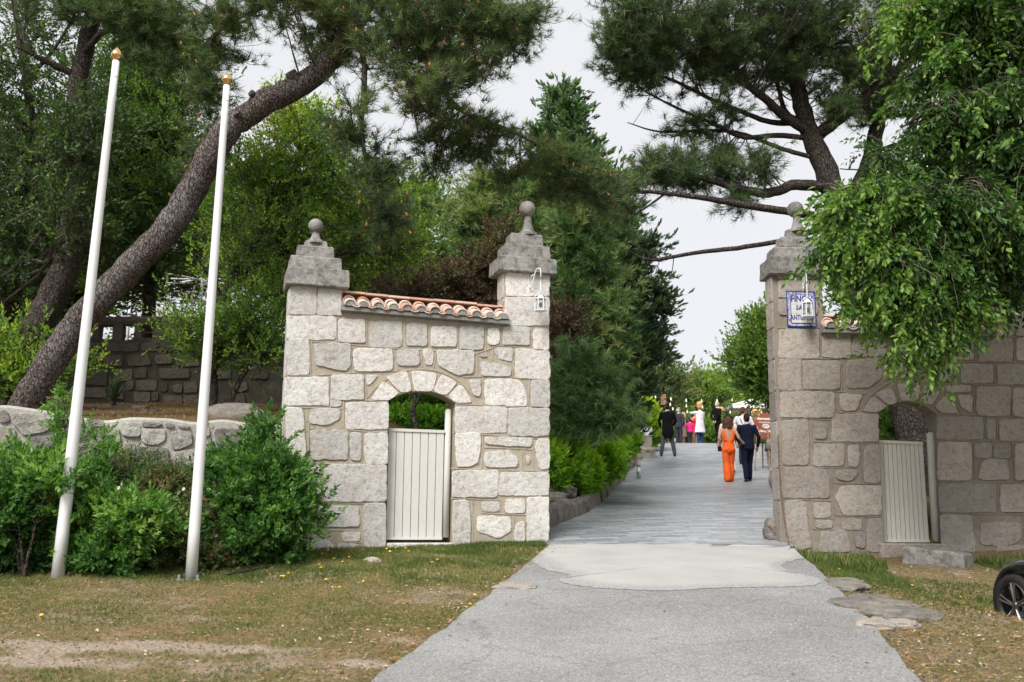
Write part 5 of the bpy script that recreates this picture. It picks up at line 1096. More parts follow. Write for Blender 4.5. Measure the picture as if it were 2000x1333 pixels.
q = P(455, 818, 14); boulder("boulder", q, (.42, .3, .2), M_rock, 1, "flat grey boulder on the terrace just above the low wall")
# gazebo frame
M_white = simple("white_paint", (.72, .72, .71), .4, var=.05)
gc = P(378, 660, 24); gr = 1.5; g = empty("metal_gazebo", (gc[0], 24, gc[2] - .5), "white metal gazebo frame standing behind the stone balustrade", "gazebo"); g["kind"] = "thing"
ze = P(378, 580, 24)[2]; zt_ = P(378, 546, 24)[2]
for k in range(8):
    a = k * math.pi / 4 + .39; x, y = gc[0] + gr * math.cos(a), 24 + gr * math.sin(a)
    mb = MB(); mb.tube([(x, y, gc[2] - .5), (x, y, ze)], .035, 8); keep(mb.build("post", M_white, smooth=True), g)
    mb = MB(); mb.tube(curve([(x, y, ze), (gc[0] + gr * .7 * math.cos(a), 24 + gr * .7 * math.sin(a), ze + (zt_ - ze) * .75), (gc[0], 24, zt_)], 10), .022, 6); keep(mb.build("roof_rib", M_white, smooth=True), g)
for zz in (ze, ze - .2):
    mb = MB(); a = np.linspace(0, 2 * math.pi, 33); mb.tube(np.stack([gc[0] + gr * np.cos(a), 24 + gr * np.sin(a), np.full(33, zz)], 1), .02, 6, cap=False); keep(mb.build("ring", M_white, smooth=True), g)
# yucca
L_yuc = simple("yucca_leaf", (.06, .10, .045), .5, var=.4, scale=9)
c = P(222, 792, 17.6); mb = MB()
for k in range(46):
    a = rng.random() * 6.283; e = rng.random() * 1.3; L = .38 + .2 * rng.random(); d = np.array([math.sin(e) * math.cos(a), math.sin(e) * math.sin(a), math.cos(e)]); s = norm(np.cross(d, (0.01, 0, 1.0))) * .018
    b0 = c + np.array([0, 0, .08]); m_ = b0 + d * L * .55; t_ = b0 + d * L - np.array([0, 0, .08 * e]); mb.add([b0 - s, b0 + s, m_ + s, m_ - s, t_], [(0, 1, 2, 3), (3, 2, 4)])
yr = empty("yucca_plant", c, "spiky yucca growing at the foot of the old terrace wall", "plant"); yr["kind"] = "thing"; keep(mb.build("leaves", L_yuc), yr)
mb = MB(); mb.tube([c - (0, 0, .3), c + (0, 0, .1)], .05, 8); keep(mb.build("stem", M_dbark), yr)
# ================================================================ FLAGPOLES
M_pole = simple("pole_white", (.70, .70, .70), .35, var=.03, scale=3, spec=.5)
M_gold, nt_, b_ = mat("gold_finial"); b_.inputs["Base Color"].default_value = (.80, .52, .22, 1); b_.inputs["Metallic"].default_value = 1; b_.inputs["Roughness"].default_value = .22
M_steel, nt_, b_ = mat("galvanised_steel"); b_.inputs["Base Color"].default_value = (.55, .56, .57, 1); b_.inputs["Metallic"].default_value = .9; b_.inputs["Roughness"].default_value = .4
for (bx, by, tx, ty, Y, r0, r1, lab, plate) in ((112, 1136, 227, 120, 9.85, .062, .036, "tall white flagpole with a gold finial, the one further left rising out of leafy shrubs", False), (373, 1131, 443, 168, 9.95, .057, .034, "tall white flagpole with a gold finial and a bolted base plate, nearer the gate", True)):
    A_, B_ = P(bx, by, Y), P(tx, ty, Y); root = empty("flagpole", A_, lab, "flagpole", "white flagpoles on the lawn"); root["kind"] = "thing"
    mb = MB(); k = np.linspace(0, 1, 12)[:, None]; mb.tube(A_ * (1 - k) + B_ * k, np.linspace(r0, r1, 12), 24); keep(mb.build("pole", M_pole, smooth=True), root)
    mb = MB(); d = norm(B_ - A_); C_ = A_ + (B_ - A_) * .965; mb.tube([C_, C_ + d * .012], r1 * 1.08, 20); keep(mb.build("collar", M_pole), root)
    mb = MB(); mb.lathe([(.001, -.01), (.026, 0), (.024, .02), (.040, .035), (.056, .058), (.059, .070), (.054, .078), (.056, .084), (.046, .10), (.027, .125), (.011, .145), (.001, .155)], B_, 24); keep(mb.build("finial", M_gold, smooth=True), root)
    if plate:
        mb = MB(); mb.box(A_ + (0, 0, -.005), (.24, .24, .02)); pl_ = mb.build("base_plate", M_steel); keep(pl_, root)
        for sx in (-1, 1):
            for sy in (-1, 1):
                mb = MB(); mb.tube([A_ + (sx * .09, sy * .09, 0), A_ + (sx * .09, sy * .09, .045)], .014, 6); keep(mb.build("bolt", M_steel), pl_)
# ================================================================ LANTERNS, TILE SIGN, CHAIN
M_glass, nt_, b_ = mat("lantern_glass"); b_.inputs["Base Color"].default_value = (.8, .85, .85, 1); b_.inputs["Roughness"].default_value = .08; b_.inputs["Transmission Weight"].default_value = .9; b_.inputs["IOR"].default_value = 1.1
M_bulb = simple("bulb_white", (.6, .58, .52), .3)
def lantern(pl, barx, bary0, bary1, cx, cyt, cyb, out, label):
    a, z1 = pl.hit(barx, bary0, -.01); _, z0 = pl.hit(barx, bary1, -.01)
    ac, zt = pl.hit(cx, cyt, -out); _, zb = pl.hit(cx, cyb, -out)
    root = empty("wall_lantern", pl.W(a, 0, (z0 + z1) / 2), label, "lantern", "white lanterns on the gate pillars"); root["kind"] = "thing"
    mb = MB(); mb.tube([pl.W(a, -.012, z0), pl.W(a, -.012, z1)], .011, 8); mb.box(pl.W(a, -.004, z0 + .03), (.045, .012, .05)); keep(mb.build("wall_bar", M_white), root)
    zm = z0 + (z1 - z0) * .3
    pts = [pl.W(a, -.02, zm), pl.W(a + (ac - a) * .25, -out * .3, zm - .02), pl.W(a + (ac - a) * .6, -out * .65, z1 - .01), pl.W(a + (ac - a) * .9, -out * .95, z1 + .0), pl.W(ac, -out, z1 - .06), pl.W(ac, -out, zt + .05)]
    mb = MB(); mb.tube(curve(pts, 26), .008, 8); keep(mb.build("arm", M_white, smooth=True), root)
    th = np.linspace(0, 5.0, 26); rr = np.linspace(.055, .018, 26); ctr = pl.W(a + (ac - a) * .3, -out * .35, (z0 + z1) / 2 + .03)
    mb = MB(); mb.tube([ctr + pl.u * (math.cos(t) * r * .6) - pl.n * (math.sin(t) * r * .8) + UP * math.sin(t) * r for t, r in zip(th, rr)], .006, 6); keep(mb.build("scroll", M_white, smooth=True), root)
    C = pl.W(ac, -out, 0); h = zt - zb; w = .078
    mb = MB()
    for k in range(6):                                  # six-sided cage
        t = k * math.pi / 3; d = np.array([math.cos(t), math.sin(t), 0]); d2 = np.array([math.cos(t + math.pi / 3), math.sin(t + math.pi / 3), 0])
        mb.tube([C + d * w * .82 + UP * zt, C + d * w + UP * (zb + h * .14)], .007, 6); mb.tube([C + d * w * .82 + UP * zt, C + d2 * w * .82 + UP * zt], .007, 6); mb.tube([C + d * w + UP * (zb + h * .14), C + d2 * w + UP * (zb + h * .14)], .010, 6)
    keep(mb.build("cage", M_white), root)
    mb = MB(); mb.lathe([(.001, .055), (.02, .05), (w * .6, .018), (w * .92, 0), (w * .88, -.008)], C + UP * zt, 6); keep(mb.build("cap", M_white), root)
    mb = MB(); mb.lathe([(w * 1.02, h * .14), (w * .6, .02), (.012, 0), (.001, -.012)], C + UP * zb, 6); keep(mb.build("bottom_bowl", M_white), root)
    mb = MB(); mb.lathe([(w * .94, h * .15), (w * .78, h * .99)], C + UP * zb, 6); keep(mb.build("glass", M_glass), root)
    mb = MB(); mb.ball(C + UP * (zb + h * .55), (.022, .022, .035), 10); keep(mb.build("bulb", M_bulb, smooth=True), root)
    for s in (-1, 1):
        mb = MB(); q = C + UP * zt; mb.tube(curve([q + UP * .09, q + pl.u * s * .05 + UP * .055, q + pl.u * s * .085 + UP * .01, q + pl.u * s * .082 - UP * .025], 9), .005, 6); keep(mb.build("cage_scroll", M_white, smooth=True), root)
lantern(PL, 1032, 531, 571, 1056, 584, 611, .22, "white iron lantern on a curled bracket, left wall's taller pillar")
lantern(PR, 1567, 540, 572, 1577, 592, 623, .22, "white iron lantern in front of the blue tile sign")
def text_mesh(body, size, M4, m, name="lettering", parent=None, extrude=.001, sx=1, shear=0, align='CENTER'):
    cu = bpy.data.curves.new(name, 'FONT'); cu.body = body; cu.size = size; cu.extrude = extrude; cu.align_x = align; cu.shear = shear; cu.resolution_u = 3; cu.offset = size * .028
    o = bpy.data.objects.new(name, cu); COL.objects.link(o); dg = bpy.context.evaluated_depsgraph_get(); me = bpy.data.meshes.new_from_object(o.evaluated_get(dg))
    bpy.data.objects.remove(o); me.transform(M4 @ Matrix.Diagonal((sx, 1, 1, 1))); me.materials.clear(); me.materials.append(m); o = bpy.data.objects.new(name, me); link(o)
    if parent is not None: keep(o, parent)
    return o
def frame4(o, x, y, z=None):
    x = norm(np.array(x, float)); y = norm(np.array(y, float)); z = norm(np.cross(x, y)); return Matrix(((x[0], y[0], z[0], o[0]), (x[1], y[1], z[1], o[1]), (x[2], y[2], z[2], o[2]), (0, 0, 0, 1)))
M_tw = simple("glazed_white", (.62, .61, .57), .2, var=.06, spec=.6); M_tb = simple("glazed_blue", (.03, .05, .28), .2, var=.3, spec=.6)
def bordermat():
    m, nt, b = mat("glazed_border"); v = tex(nt, 'Voronoi', 42); n = tex(nt, 'Noise', 30, 3)
    c = mixc(nt, ramp(nt, v.outputs["Distance"], [(.35, 1), (.5, 0)]), (.50, .50, .52), (.06, .09, .42)); c = mixc(nt, ramp(nt, n.outputs[0], [(.6, 0), (.64, .8)]), c, (.55, .30, .12))
    nt.links.new(c, b.inputs["Base Color"]); b.inputs["Roughness"].default_value = .2; return m
M_tbord = bordermat()
a0, z1 = PR.hit(1535.5, 569.5, -.02); a1, z0 = PR.hit(1593.5, 639, -.02)
sg = empty("tile_sign", PR.W((a0 + a1) / 2, 0, z0), "blue and white glazed tile sign fixed to the right pillar", "sign"); sg["kind"] = "thing"
mb = MB(); Rm = np.array([PR.u, PR.n, [0, 0, 1]]).T; w, h = a1 - a0, z1 - z0; cx, cz = (a0 + a1) / 2, (z0 + z1) / 2
mb.box(PR.W(cx, -.018, cz), (w, .02, h), Rm); keep(mb.build("border", M_tbord), sg)
mb = MB(); mb.box(PR.W(cx, -.029, cz), (w * .76, .006, h * .83), Rm); keep(mb.build("line_frame", M_tb), sg)
mb = MB(); nx, nz = 4, 6; W1, H1 = w * .725, h * .80
for i in range(nx):
    for j in range(nz): mb.box(PR.W(cx - W1 / 2 + W1 * (i + .5) / nx, -.033, cz - H1 / 2 + H1 * (j + .5) / nz), (W1 / nx - .003, .006, H1 / nz - .003), Rm)
keep(mb.build("white_tiles", M_tw), sg)
for s, off, z in ((-1, -.4965, 0), (1, .4965, 0)):
    mb = MB(); mb.box(PR.W(cx + off * w, -.029, cz), (.012, .008, h), Rm); mb.box(PR.W(cx, -.0292, cz + off * h), (w + .01, .0076, .012), Rm); keep(mb.build("outer_edge", M_tb), sg)
for body, zz, sz, sx in (("FINCA", .20, .125, .78), ("SAN", -.03, .085, .9), ("ANTONIO", -.32, .10, .66)):
    text_mesh(body, sz, frame4(PR.W(cx - (0 if body != "SAN" else 0), -.0368, cz + h * zz), PR.u, UP), M_tb, "lettering", sg, .0006, sx)
# chain
M_rust = simple("rusty_iron", (.13, .075, .05), .8, var=.4, scale=30)
q0, q1, q2 = P(1519, 850, 12.86), P(1525, 960, 12.84), P(1541, 1064, 12.72); cpts = curve([q0, q1, q2, q2 + (.05, -.1, -.02)], 200)
d = np.r_[0, np.cumsum(np.linalg.norm(np.diff(cpts, axis=0), axis=1))]; n = int(d[-1] / .030); mb = MB(); th = np.linspace(0, 2 * math.pi, 13)
for k in range(n):
    s = (k + .5) * .030; c = np.array([np.interp(s, d, cpts[:, i]) for i in range(3)]); c2 = np.array([np.interp(s + .01, d, cpts[:, i]) for i in range(3)]); t = norm(c2 - c); e = norm(np.cross(t, (0, 1, 0) if k % 2 else (1, 0, 0)))
    mb.tube([c + t * math.cos(x) * .020 + e * math.sin(x) * .011 for x in th], .0042, 5, cap=False)
tag(mb.build("iron_chain", M_rust), "rusty iron chain hanging down the path side of the right pillar", "chain", kind="thing")
# ================================================================ KERBS, STONES BESIDE THE PATH
def kerb(name, ys, side, off, w_, h_, m, seglen=(.5, .95), lift=.0, seed=1):
    r = np.random.default_rng(seed); mb = MB(); y = ys[0]
    while y < ys[1]:
        L = r.uniform(*seglen); y2 = min(y + L, ys[1] + .2); X0 = (XL if side < 0 else XR)(y) + side * off; X1 = (XL if side < 0 else XR)(y2) + side * off
        pl_ = Plane((X0, y, 0), math.atan2(y2 - y, X1 - X0)); LL = math.hypot(X1 - X0, y2 - y); z = float(np.interp((y + y2) / 2, PY, PZ)); dz = float(np.interp(y2, PY, PZ) - np.interp(y, PY, PZ))
        k = len(mb.V); ww = w_ * r.uniform(.85, 1.15); hh = h_ * r.uniform(.82, 1.15)
        n0 = mb.n; soft_box(mb, pl_, .01, LL - .01, (-ww / 2) if side > 0 else -ww / 2, ww / 2, z - .15, z + hh + lift, r.random(), .05, .03, .03)
        V = mb.V[k]; al = (V - np.array([X0, y, 0])) @ pl_.u; V[:, 2] += (al / LL - .5) * dz; y = y2
    return mb.build(name, m)
M_kerb = stone("kerb_granite", (.33, .295, .25), (.23, .205, .175), speck=55, lich=.5, tvar=.45, bs=1, bd=.03, wf=.4)
tag(kerb("kerb", (13.2, 20.6), -1, .16, .30, .27, M_kerb, (.7, 1.3)), kind="structure")
tag(kerb("kerb", (20.9, 31), -1, .13, .24, .18, M_kerb, (.6, 1.2), seed=4), kind="structure")
tag(kerb("kerb", (14.5, 40), 1, .12, .26, .22, M_kerb, (.5, 1.0), seed=5), kind="structure")
tag(kerb("kerb", (33, 40), -1, .12, .22, .16, M_kerb, (.6, 1.0), seed=6), kind="structure")
k = 0
for (px, py, Y, r, lab) in ((1097, 962, 17.3, (.24, .18, .13), "rounded edging rock under the near hedge beside the pillar"), (1118, 956, 18.4, (.22, .18, .12), "rounded edging rock between the kerb and the small hedge mound"), (1080, 975, 16.6, (.24, .18, .12), "low edging rock just above the kerb at the lantern pillar"),
    (1160, 948, 19.6, (.2, .15, .10), "edging rock at the bend of the left kerb"), (1186, 925, 22.6, (.25, .2, .12), "edging rock below the long bright hedge"), (1208, 908, 25.5, (.3, .2, .14), "edging rock just short of the bollard"), (1517, 1040, 13.35, (.17, .2, .2), "rough rock at the foot of the right pillar on the path side"),
    (1516, 868, 30, (.35, .3, .25), "pale rock beside the right kerb next to the easel"), (1508, 852, 34, (.4, .3, .25), "pale rock further up the right kerb")):
    q = P(px, py, Y); boulder("edging_rock", q, r, M_rock if k < 6 else M_kerb, 10 + k, lab, "rock", "edging rocks beside the path"); k += 1
# flat ledges of rock right of the drive, loose slab by the right door, slab at the lawn's edge
q = GH(1825, 1105); pls = Plane((GH(1745, 1090)[0], GH(1745, 1100)[1], 0), math.atan2(GH(1903, 1118)[1] - GH(1745, 1100)[1], GH(1903, 1118)[0] - GH(1745, 1100)[0]))
zz = P(1745, 1066, pls.A[1])[2]; z2 = P(1903, 1083, GH(1903, 1118)[1])[2]; Ls = GH(1903, 1118)[0] - GH(1745, 1090)[0] + .12
mb = MB(); soft_box(mb, pls, 0, Ls, 0, .42, zz - .5, zz, .5, .025, .01, .012); V = mb.V[0]; al = (V - pls.A) @ pls.u; V[:, 2] += np.clip(al / Ls, 0, 1) * (z2 - zz)
tag(mb.build("stone_block", M_cap), "long tilted granite block lying below the right gate door", "stone block", kind="thing")
k = 0
for (px, py, rx, ry, lab) in ((1650, 1150, .22, .30, "thin weathered rock ledge at the right edge of the drive, nearest the pillar"), (1700, 1185, .34, .26, "broad weathered rock ledge at the right edge of the drive"), (1760, 1205, .34, .2, "flat rock ledge further from the drive among dry grass"), (1710, 1225, .16, .12, "small pale rock between the drive and the broad ledge"), (1765, 1222, .12, .08, "small pale rock next to a grass tuft right of the drive"), (1005, 1150, .20, .14, "flat grey stone set in the lawn's edge left of the drive"), (728, 1098, .1, .05, "small white stone in the grass near the left gate door")):
    q = GH(px, py); boulder("flat_rock", (q[0], q[1], q[2] + .0), (rx, ry, .075 if k < 3 else .05), M_rock if k < 3 else M_stone_r, 30 + k, lab, "rock", "flat rocks set in the verge").rotation_euler = (.094, 0, -.3); k += 1
# irrigation pipe
c = curve([GH(440, 1126) + (0,0,.02), GH(480, 1122) + (0,0,.03), GH(520, 1114) + (0,0,.03), GH(560, 1104) + (0,0,.02)], 12); mb = MB(); mb.tube(c, .011, 6)
M_black = simple("black_plastic", (.015, .015, .015), .4)
tag(mb.build("hose", M_black, smooth=True), "thin black irrigation hose on the soil beside the second flagpole", "hose", kind="thing")
# ================================================================ PEDESTALS, BOLLARDS, EASEL, PARASOL, LIGHTS
M_pebble = stone("pebble_dash", (.46, .42, .36), (.34, .30, .25), speck=18, bs=1, bd=.05, dark=(.08, .07, .06))
def gpt(px, Y): x = P(px, 900, Y)[0]; return np.array([x, Y, float(np.interp(Y, PY, PZ))])
def pedestal(px, Y, label, raise_=0.0):
    b = gpt(px, Y); b[2] += raise_; root = empty("stone_pedestal", b, label, "pedestal", "pebble pedestals with white tops"); root["kind"] = "thing"
    pl_ = Plane((b[0], b[1], 0), rad(6)); mb = MB(); soft_box(mb, pl_, -.27, .27, -.27, .27, b[2] - .15, b[2] + .26, .5, .05, .0, .03); keep(mb.build("pebble_base", M_pebble), root)
    mb = MB(); soft_box(mb, pl_, -.18, .18, -.18, .18, b[2] + .24, b[2] + .64, .6, .02, .005, .02); keep(mb.build("pebble_shaft", M_pebble), root)
    mb = MB(); soft_box(mb, pl_, -.19, .19, -.19, .19, b[2] + .645, b[2] + .93, .6, .008, 0, .0); keep(mb.build("white_block", M_white), root)
pedestal(1261, 33.5, "pebble covered pedestal with a white block on top, left of the path", .08); pedestal(1521, 30, "pebble covered pedestal with a white block, half behind the right pillar", .3)
M_frost = simple("frosted_plastic", (.62, .60, .50), .4)
for px, Y, lab in ((1247, 26.6, "low steel bollard lamp at the left kerb below the hedge"), (1317, 36, "low steel bollard lamp just behind the man in the tailcoat")):
    b = gpt(px, Y); root = empty("bollard_lamp", b, lab, "bollard", "bollard lamps along the path"); root["kind"] = "thing"
    mb = MB(); mb.tube([b, b + (0, 0, .34)], .055, 14); keep(mb.build("post", M_steel, smooth=True), root)
    mb = MB(); mb.tube([b + (0, 0, .34), b + (0, 0, .46)], .06, 14); keep(mb.build("diffuser", M_frost, smooth=True), root)
    mb = MB(); mb.tube([b + (0, 0, .46), b + (0, 0, .50)], .064, 14); keep(mb.build("cap", M_frost, smooth=True), root)
# easel and welcome board (px 1472..1517, 812..858)
Ye = 30.0; M_sign = simple("red_brown_board", (.27, .075, .04), .5, var=.2, scale=3); M_easel = simple("easel_wood", (.30, .17, .08), .6, var=.3, scale=6); M_letter = simple("white_paint_lettering", (.85, .84, .82), .5, var=.02)
e0 = gpt(1490, Ye); root = empty("easel", e0, "wooden easel holding the red brown welcome board", "easel"); root["kind"] = "thing"
tl, tr, bl, br = P(1472, 813.5, Ye), P(1518, 815, Ye), P(1473.5, 856, Ye), P(1517, 860, Ye)
zf = float(np.interp(Ye, PY, PZ))
for a, b_, Yo in ((1482, 1473, -.25), (1498, 1503.5, -.25), (1500, 1508, .25), (1489, 1489, .45)):
    t_ = P(a, 806, Ye) + (0, .05, 0); f_ = P(b_, 890, Ye + Yo); f_[2] = float(np.interp(Ye + Yo, PY, PZ)); mb = MB(); mb.tube([f_, t_], .022, 6); keep(mb.build("leg", M_easel), root)
mb = MB(); mb.box((bl + br) / 2 + (0, -.02, -.02), (.72, .06, .03)); keep(mb.build("ledge", M_easel), root)
bd = empty("welcome_board", (bl + br) / 2, "red brown wedding welcome board with white lettering on the easel", "sign"); bd["kind"] = "thing"
mb = MB(); arch = [tl + (tr - tl) * t + UP * (.10 * max(0, math.sin((t - .22) / .56 * math.pi)) ** .8 if .22 < t < .78 else 0) for t in np.linspace(0, 1, 21)]
front = [bl, br] + arch[::-1]; n = len(front); V = [p + (0, -.045, 0) for p in front] + [p + (0, -.015, 0) for p in front]
mb.add(V, [tuple(range(n)), tuple(range(2 * n - 1, n - 1, -1))] + [(k, (k + 1) % n, n + (k + 1) % n, n + k) for k in range(n)][::1]); o = mb.build("board", M_sign); keep(o, bd)
cx_ = (tl + tr + bl + br) / 4 + (0, -.048, 0); xd = norm(tr - tl); W_b = np.linalg.norm(tr - tl); H_b = np.linalg.norm(tl - bl)
for body, dz, sz, sh, sx in (("bienvenidos", .36, .115, .35, .9), ("A NUESTRA BODA", .22, .045, 0, 1.1), ("Clara y Philip", -.20, .095, .2, .75), ("12.05.18", -.40, .04, 0, 1)): 
    if body[0] == "1": body = "· · ·"
    text_mesh(body, sz, frame4(cx_ + UP * dz * H_b - xd * .01, xd, UP), M_letter, "lettering", bd, .001, sx, sh)
mb = MB()
for s in (-1, 1):
    p = cx_ + UP * .40 * H_b; mb.tube(curve([p + xd * s * .19, p + xd * s * .24 - UP * .02, p + xd * s * .28 + UP * .005, p + xd * s * .33], 8), .006, 5)
    for k in range(7):
        c = cx_ + xd * s * (.20 + .012 * k) + UP * (-.22 + .036 * k) * 1.0; 
        for e in (-1, 1): q = c + xd * e * .018 + UP * .012; mb.tube([c, q, q + UP * .012 + xd * e * .006], [.004, .012, .002], 6)
keep(mb.build("ornament", M_letter), bd)
mb = MB(); c = cx_ + UP * .05; 
for s in (-1, 1): mb.tube(curve([c + xd * s * .105, c + xd * s * .05 + UP * .05, c + UP * .045], 7), .011, 6); mb.tube(curve([c + xd * s * .105, c + xd * s * .05 - UP * .055, c - UP * .06], 7), .014, 6)
mb.tube([c + xd * -.05 + UP * .02, c - UP * .035, c + xd * .05 + UP * .02], [.016, .02, .016], 6)
keep(mb.build("emblem", M_letter), bd)
# flowers and leaves tied below the board
pos = np.array([bl + (br - bl) * t + (0, -.05, -.03) + rng.normal(0, .035, 3) for t in rng.random(150)]); rt = empty("flower_garland", (bl + br) / 2 + (0, -.05, -.05), "small green garland tied under the welcome board", "garland"); rt["kind"] = "thing"
scatter("foliage", pos, rng.normal(size=(150, 3)) + (0, 0, -.6), np.full(150, .09), TSm, L_fine, rt, np.full(150, .5))
# parasol
Yp = 52; M_canvas = simple("cream_canvas", (.78, .76, .70), .8, var=.04); b = gpt(1470, Yp); root = empty("parasol", b, "large cream parasol at the end of the path behind the welcome board", "parasol"); root["kind"] = "thing"
zt0 = P(1470, 780, Yp)[2]; ze0 = P(1470, 796, Yp)[2]; hw = 1.35; mb = MB(); V = [(b[0], Yp, zt0)]
for s in range(16):
    a = s * math.pi / 8 + math.pi / 4; k = hw / max(abs(math.cos(a)), abs(math.sin(a))); V.append((b[0] + k * math.cos(a), Yp + k * math.sin(a), ze0 - (0.03 if s % 2 else 0)))
V += [(x, y, z - .16) for x, y, z in V[1:]]
mb.add(V, [(0, 1 + k, 1 + (k + 1) % 16) for k in range(16)] + [(1 + k, 17 + k, 17 + (k + 1) % 16, 1 + (k + 1) % 16) for k in range(16)]); keep(mb.build("canopy", M_canvas), root)
mb = MB(); mb.tube([b, (b[0], Yp, zt0 - .02)], .03, 8); keep(mb.build("pole", M_easel), root)
mb = MB(); mb.lathe([(.001, .08), (.25, .08), (.3, 0)], b, 16); keep(mb.build("base", M_steel), root)
# festoon lights
M_lit, nt_, b_ = mat("lit_bulb"); b_.inputs["Base Color"].default_value = (1, .85, .6, 1); b_.inputs["Emission Color"].default_value = (1, .78, .5, 1); b_.inputs["Emission Strength"].default_value = .5
bulb = None
for (x0, y0, x1, y1, Y, sagp, nb, lab) in ((1235, 762, 1445, 776, 40, 10, 7, "uppermost festoon string of warm bulbs across the end of the path"), (1262, 780, 1450, 790, 42, 6, 6, "middle festoon string of warm bulbs across the end of the path"), (1300, 792, 1440, 800, 44, 8, 5, "lowest festoon string of warm bulbs above the guests"), (1440, 800, 1515, 796, 43, 6, 4, "short festoon string of warm bulbs under the cream parasol")):
    A_, B_ = P(x0, y0, Y), P(x1, y1, Y); t = np.linspace(0, 1, 20)[:, None]; s = sagp * Y / FPX; c = A_ * (1 - t) + B_ * t - UP * s * 4 * t * (1 - t)
    root = empty("string_light", A_, lab, "string light", "festoon strings over the path"); root["kind"] = "thing"; mb = MB(); mb.tube(c, .012, 4); keep(mb.build("cable", M_black), root)
    for k in range(nb):
        f = (k + .5) / nb; q = A_ * (1 - f) + B_ * f - UP * s * 4 * f * (1 - f)
        mb = MB(); mb.lathe([(.012, 0), (.013, -.04), (.024, -.07), (.028, -.10), (.018, -.13), (.001, -.14)], q, 8); keep(mb.build("bulb", M_lit, smooth=True), root)
M_wick = simple("wicker", (.62, .33, .10), .7, var=.25, scale=40)
for k, (px, py, r, h, Y, lab) in enumerate(((1366, 792, .13, .34, 43, "orange wicker pendant shade hanging above the man in the white coat"), (1409, 800, .11, .24, 46, "orange wicker pendant shade behind the grey haired man in black"), (1475, 806, .16, .34, 48, "orange wicker pendant shade under the parasol"), (1484, 803, .12, .2, 47, "small orange wicker pendant beside the one under the parasol"))):
    c = P(px, py, Y); root = empty("pendant_shade", c, lab, "pendant lamp", "wicker pendants above the guests"); root["kind"] = "thing"
    mb = MB(); mb.lathe([(.03, h / 2), (r * .7, h * .42), (r, h * .15), (r * .95, -h * .2), (r * .6, -h * .5), (r * .55, -h * .5), (r * .85, -h * .2), (r * .9, h * .12)], c, 14); keep(mb.build("shade", M_wick, smooth=True), root)
    mb = MB(); mb.tube([c + UP * h / 2, c + UP * (h / 2 + .5)], .008, 5); keep(mb.build("cord", M_black), root)
c = P(1295.5, 779, 41); mb = MB()
for k in range(6): mb.box(c + UP * (k - 2.5) * .085, (.20, .16, .07), None, rng.random())
for s in (-1, 1): mb.tube([c + (s * .08, 0, -.26), c + (s * .08, 0, .6)], .008, 5)
tag(mb.build("slatted_pendant", M_easel), "square slatted wooden pendant above the man in the tailcoat", "pendant lamp", kind="thing")
for px, py, r, Y, lab in ((1338, 817, .17, 47, "round clipped topiary ball behind the guest in the grey suit"), (1419, 797, .22, 50, "round clipped topiary ball behind the grey haired man in black")):
    c = P(px, py, Y); b = gpt(px, Y); root = empty("topiary_tree", b, lab, "topiary", "topiary balls at the end of the path"); root["kind"] = "thing"
    d = norm(rng.normal(size=(500, 3))); scatter("crown", c + d * r, d + rng.normal(size=(500, 3)) * .3, np.full(500, .09), TSm, L_cyp, root, .5 + .3 * d[:, 2]); mb = MB(); mb.tube([b, c], .025, 6); keep(mb.build("trunk", M_dbark), root)
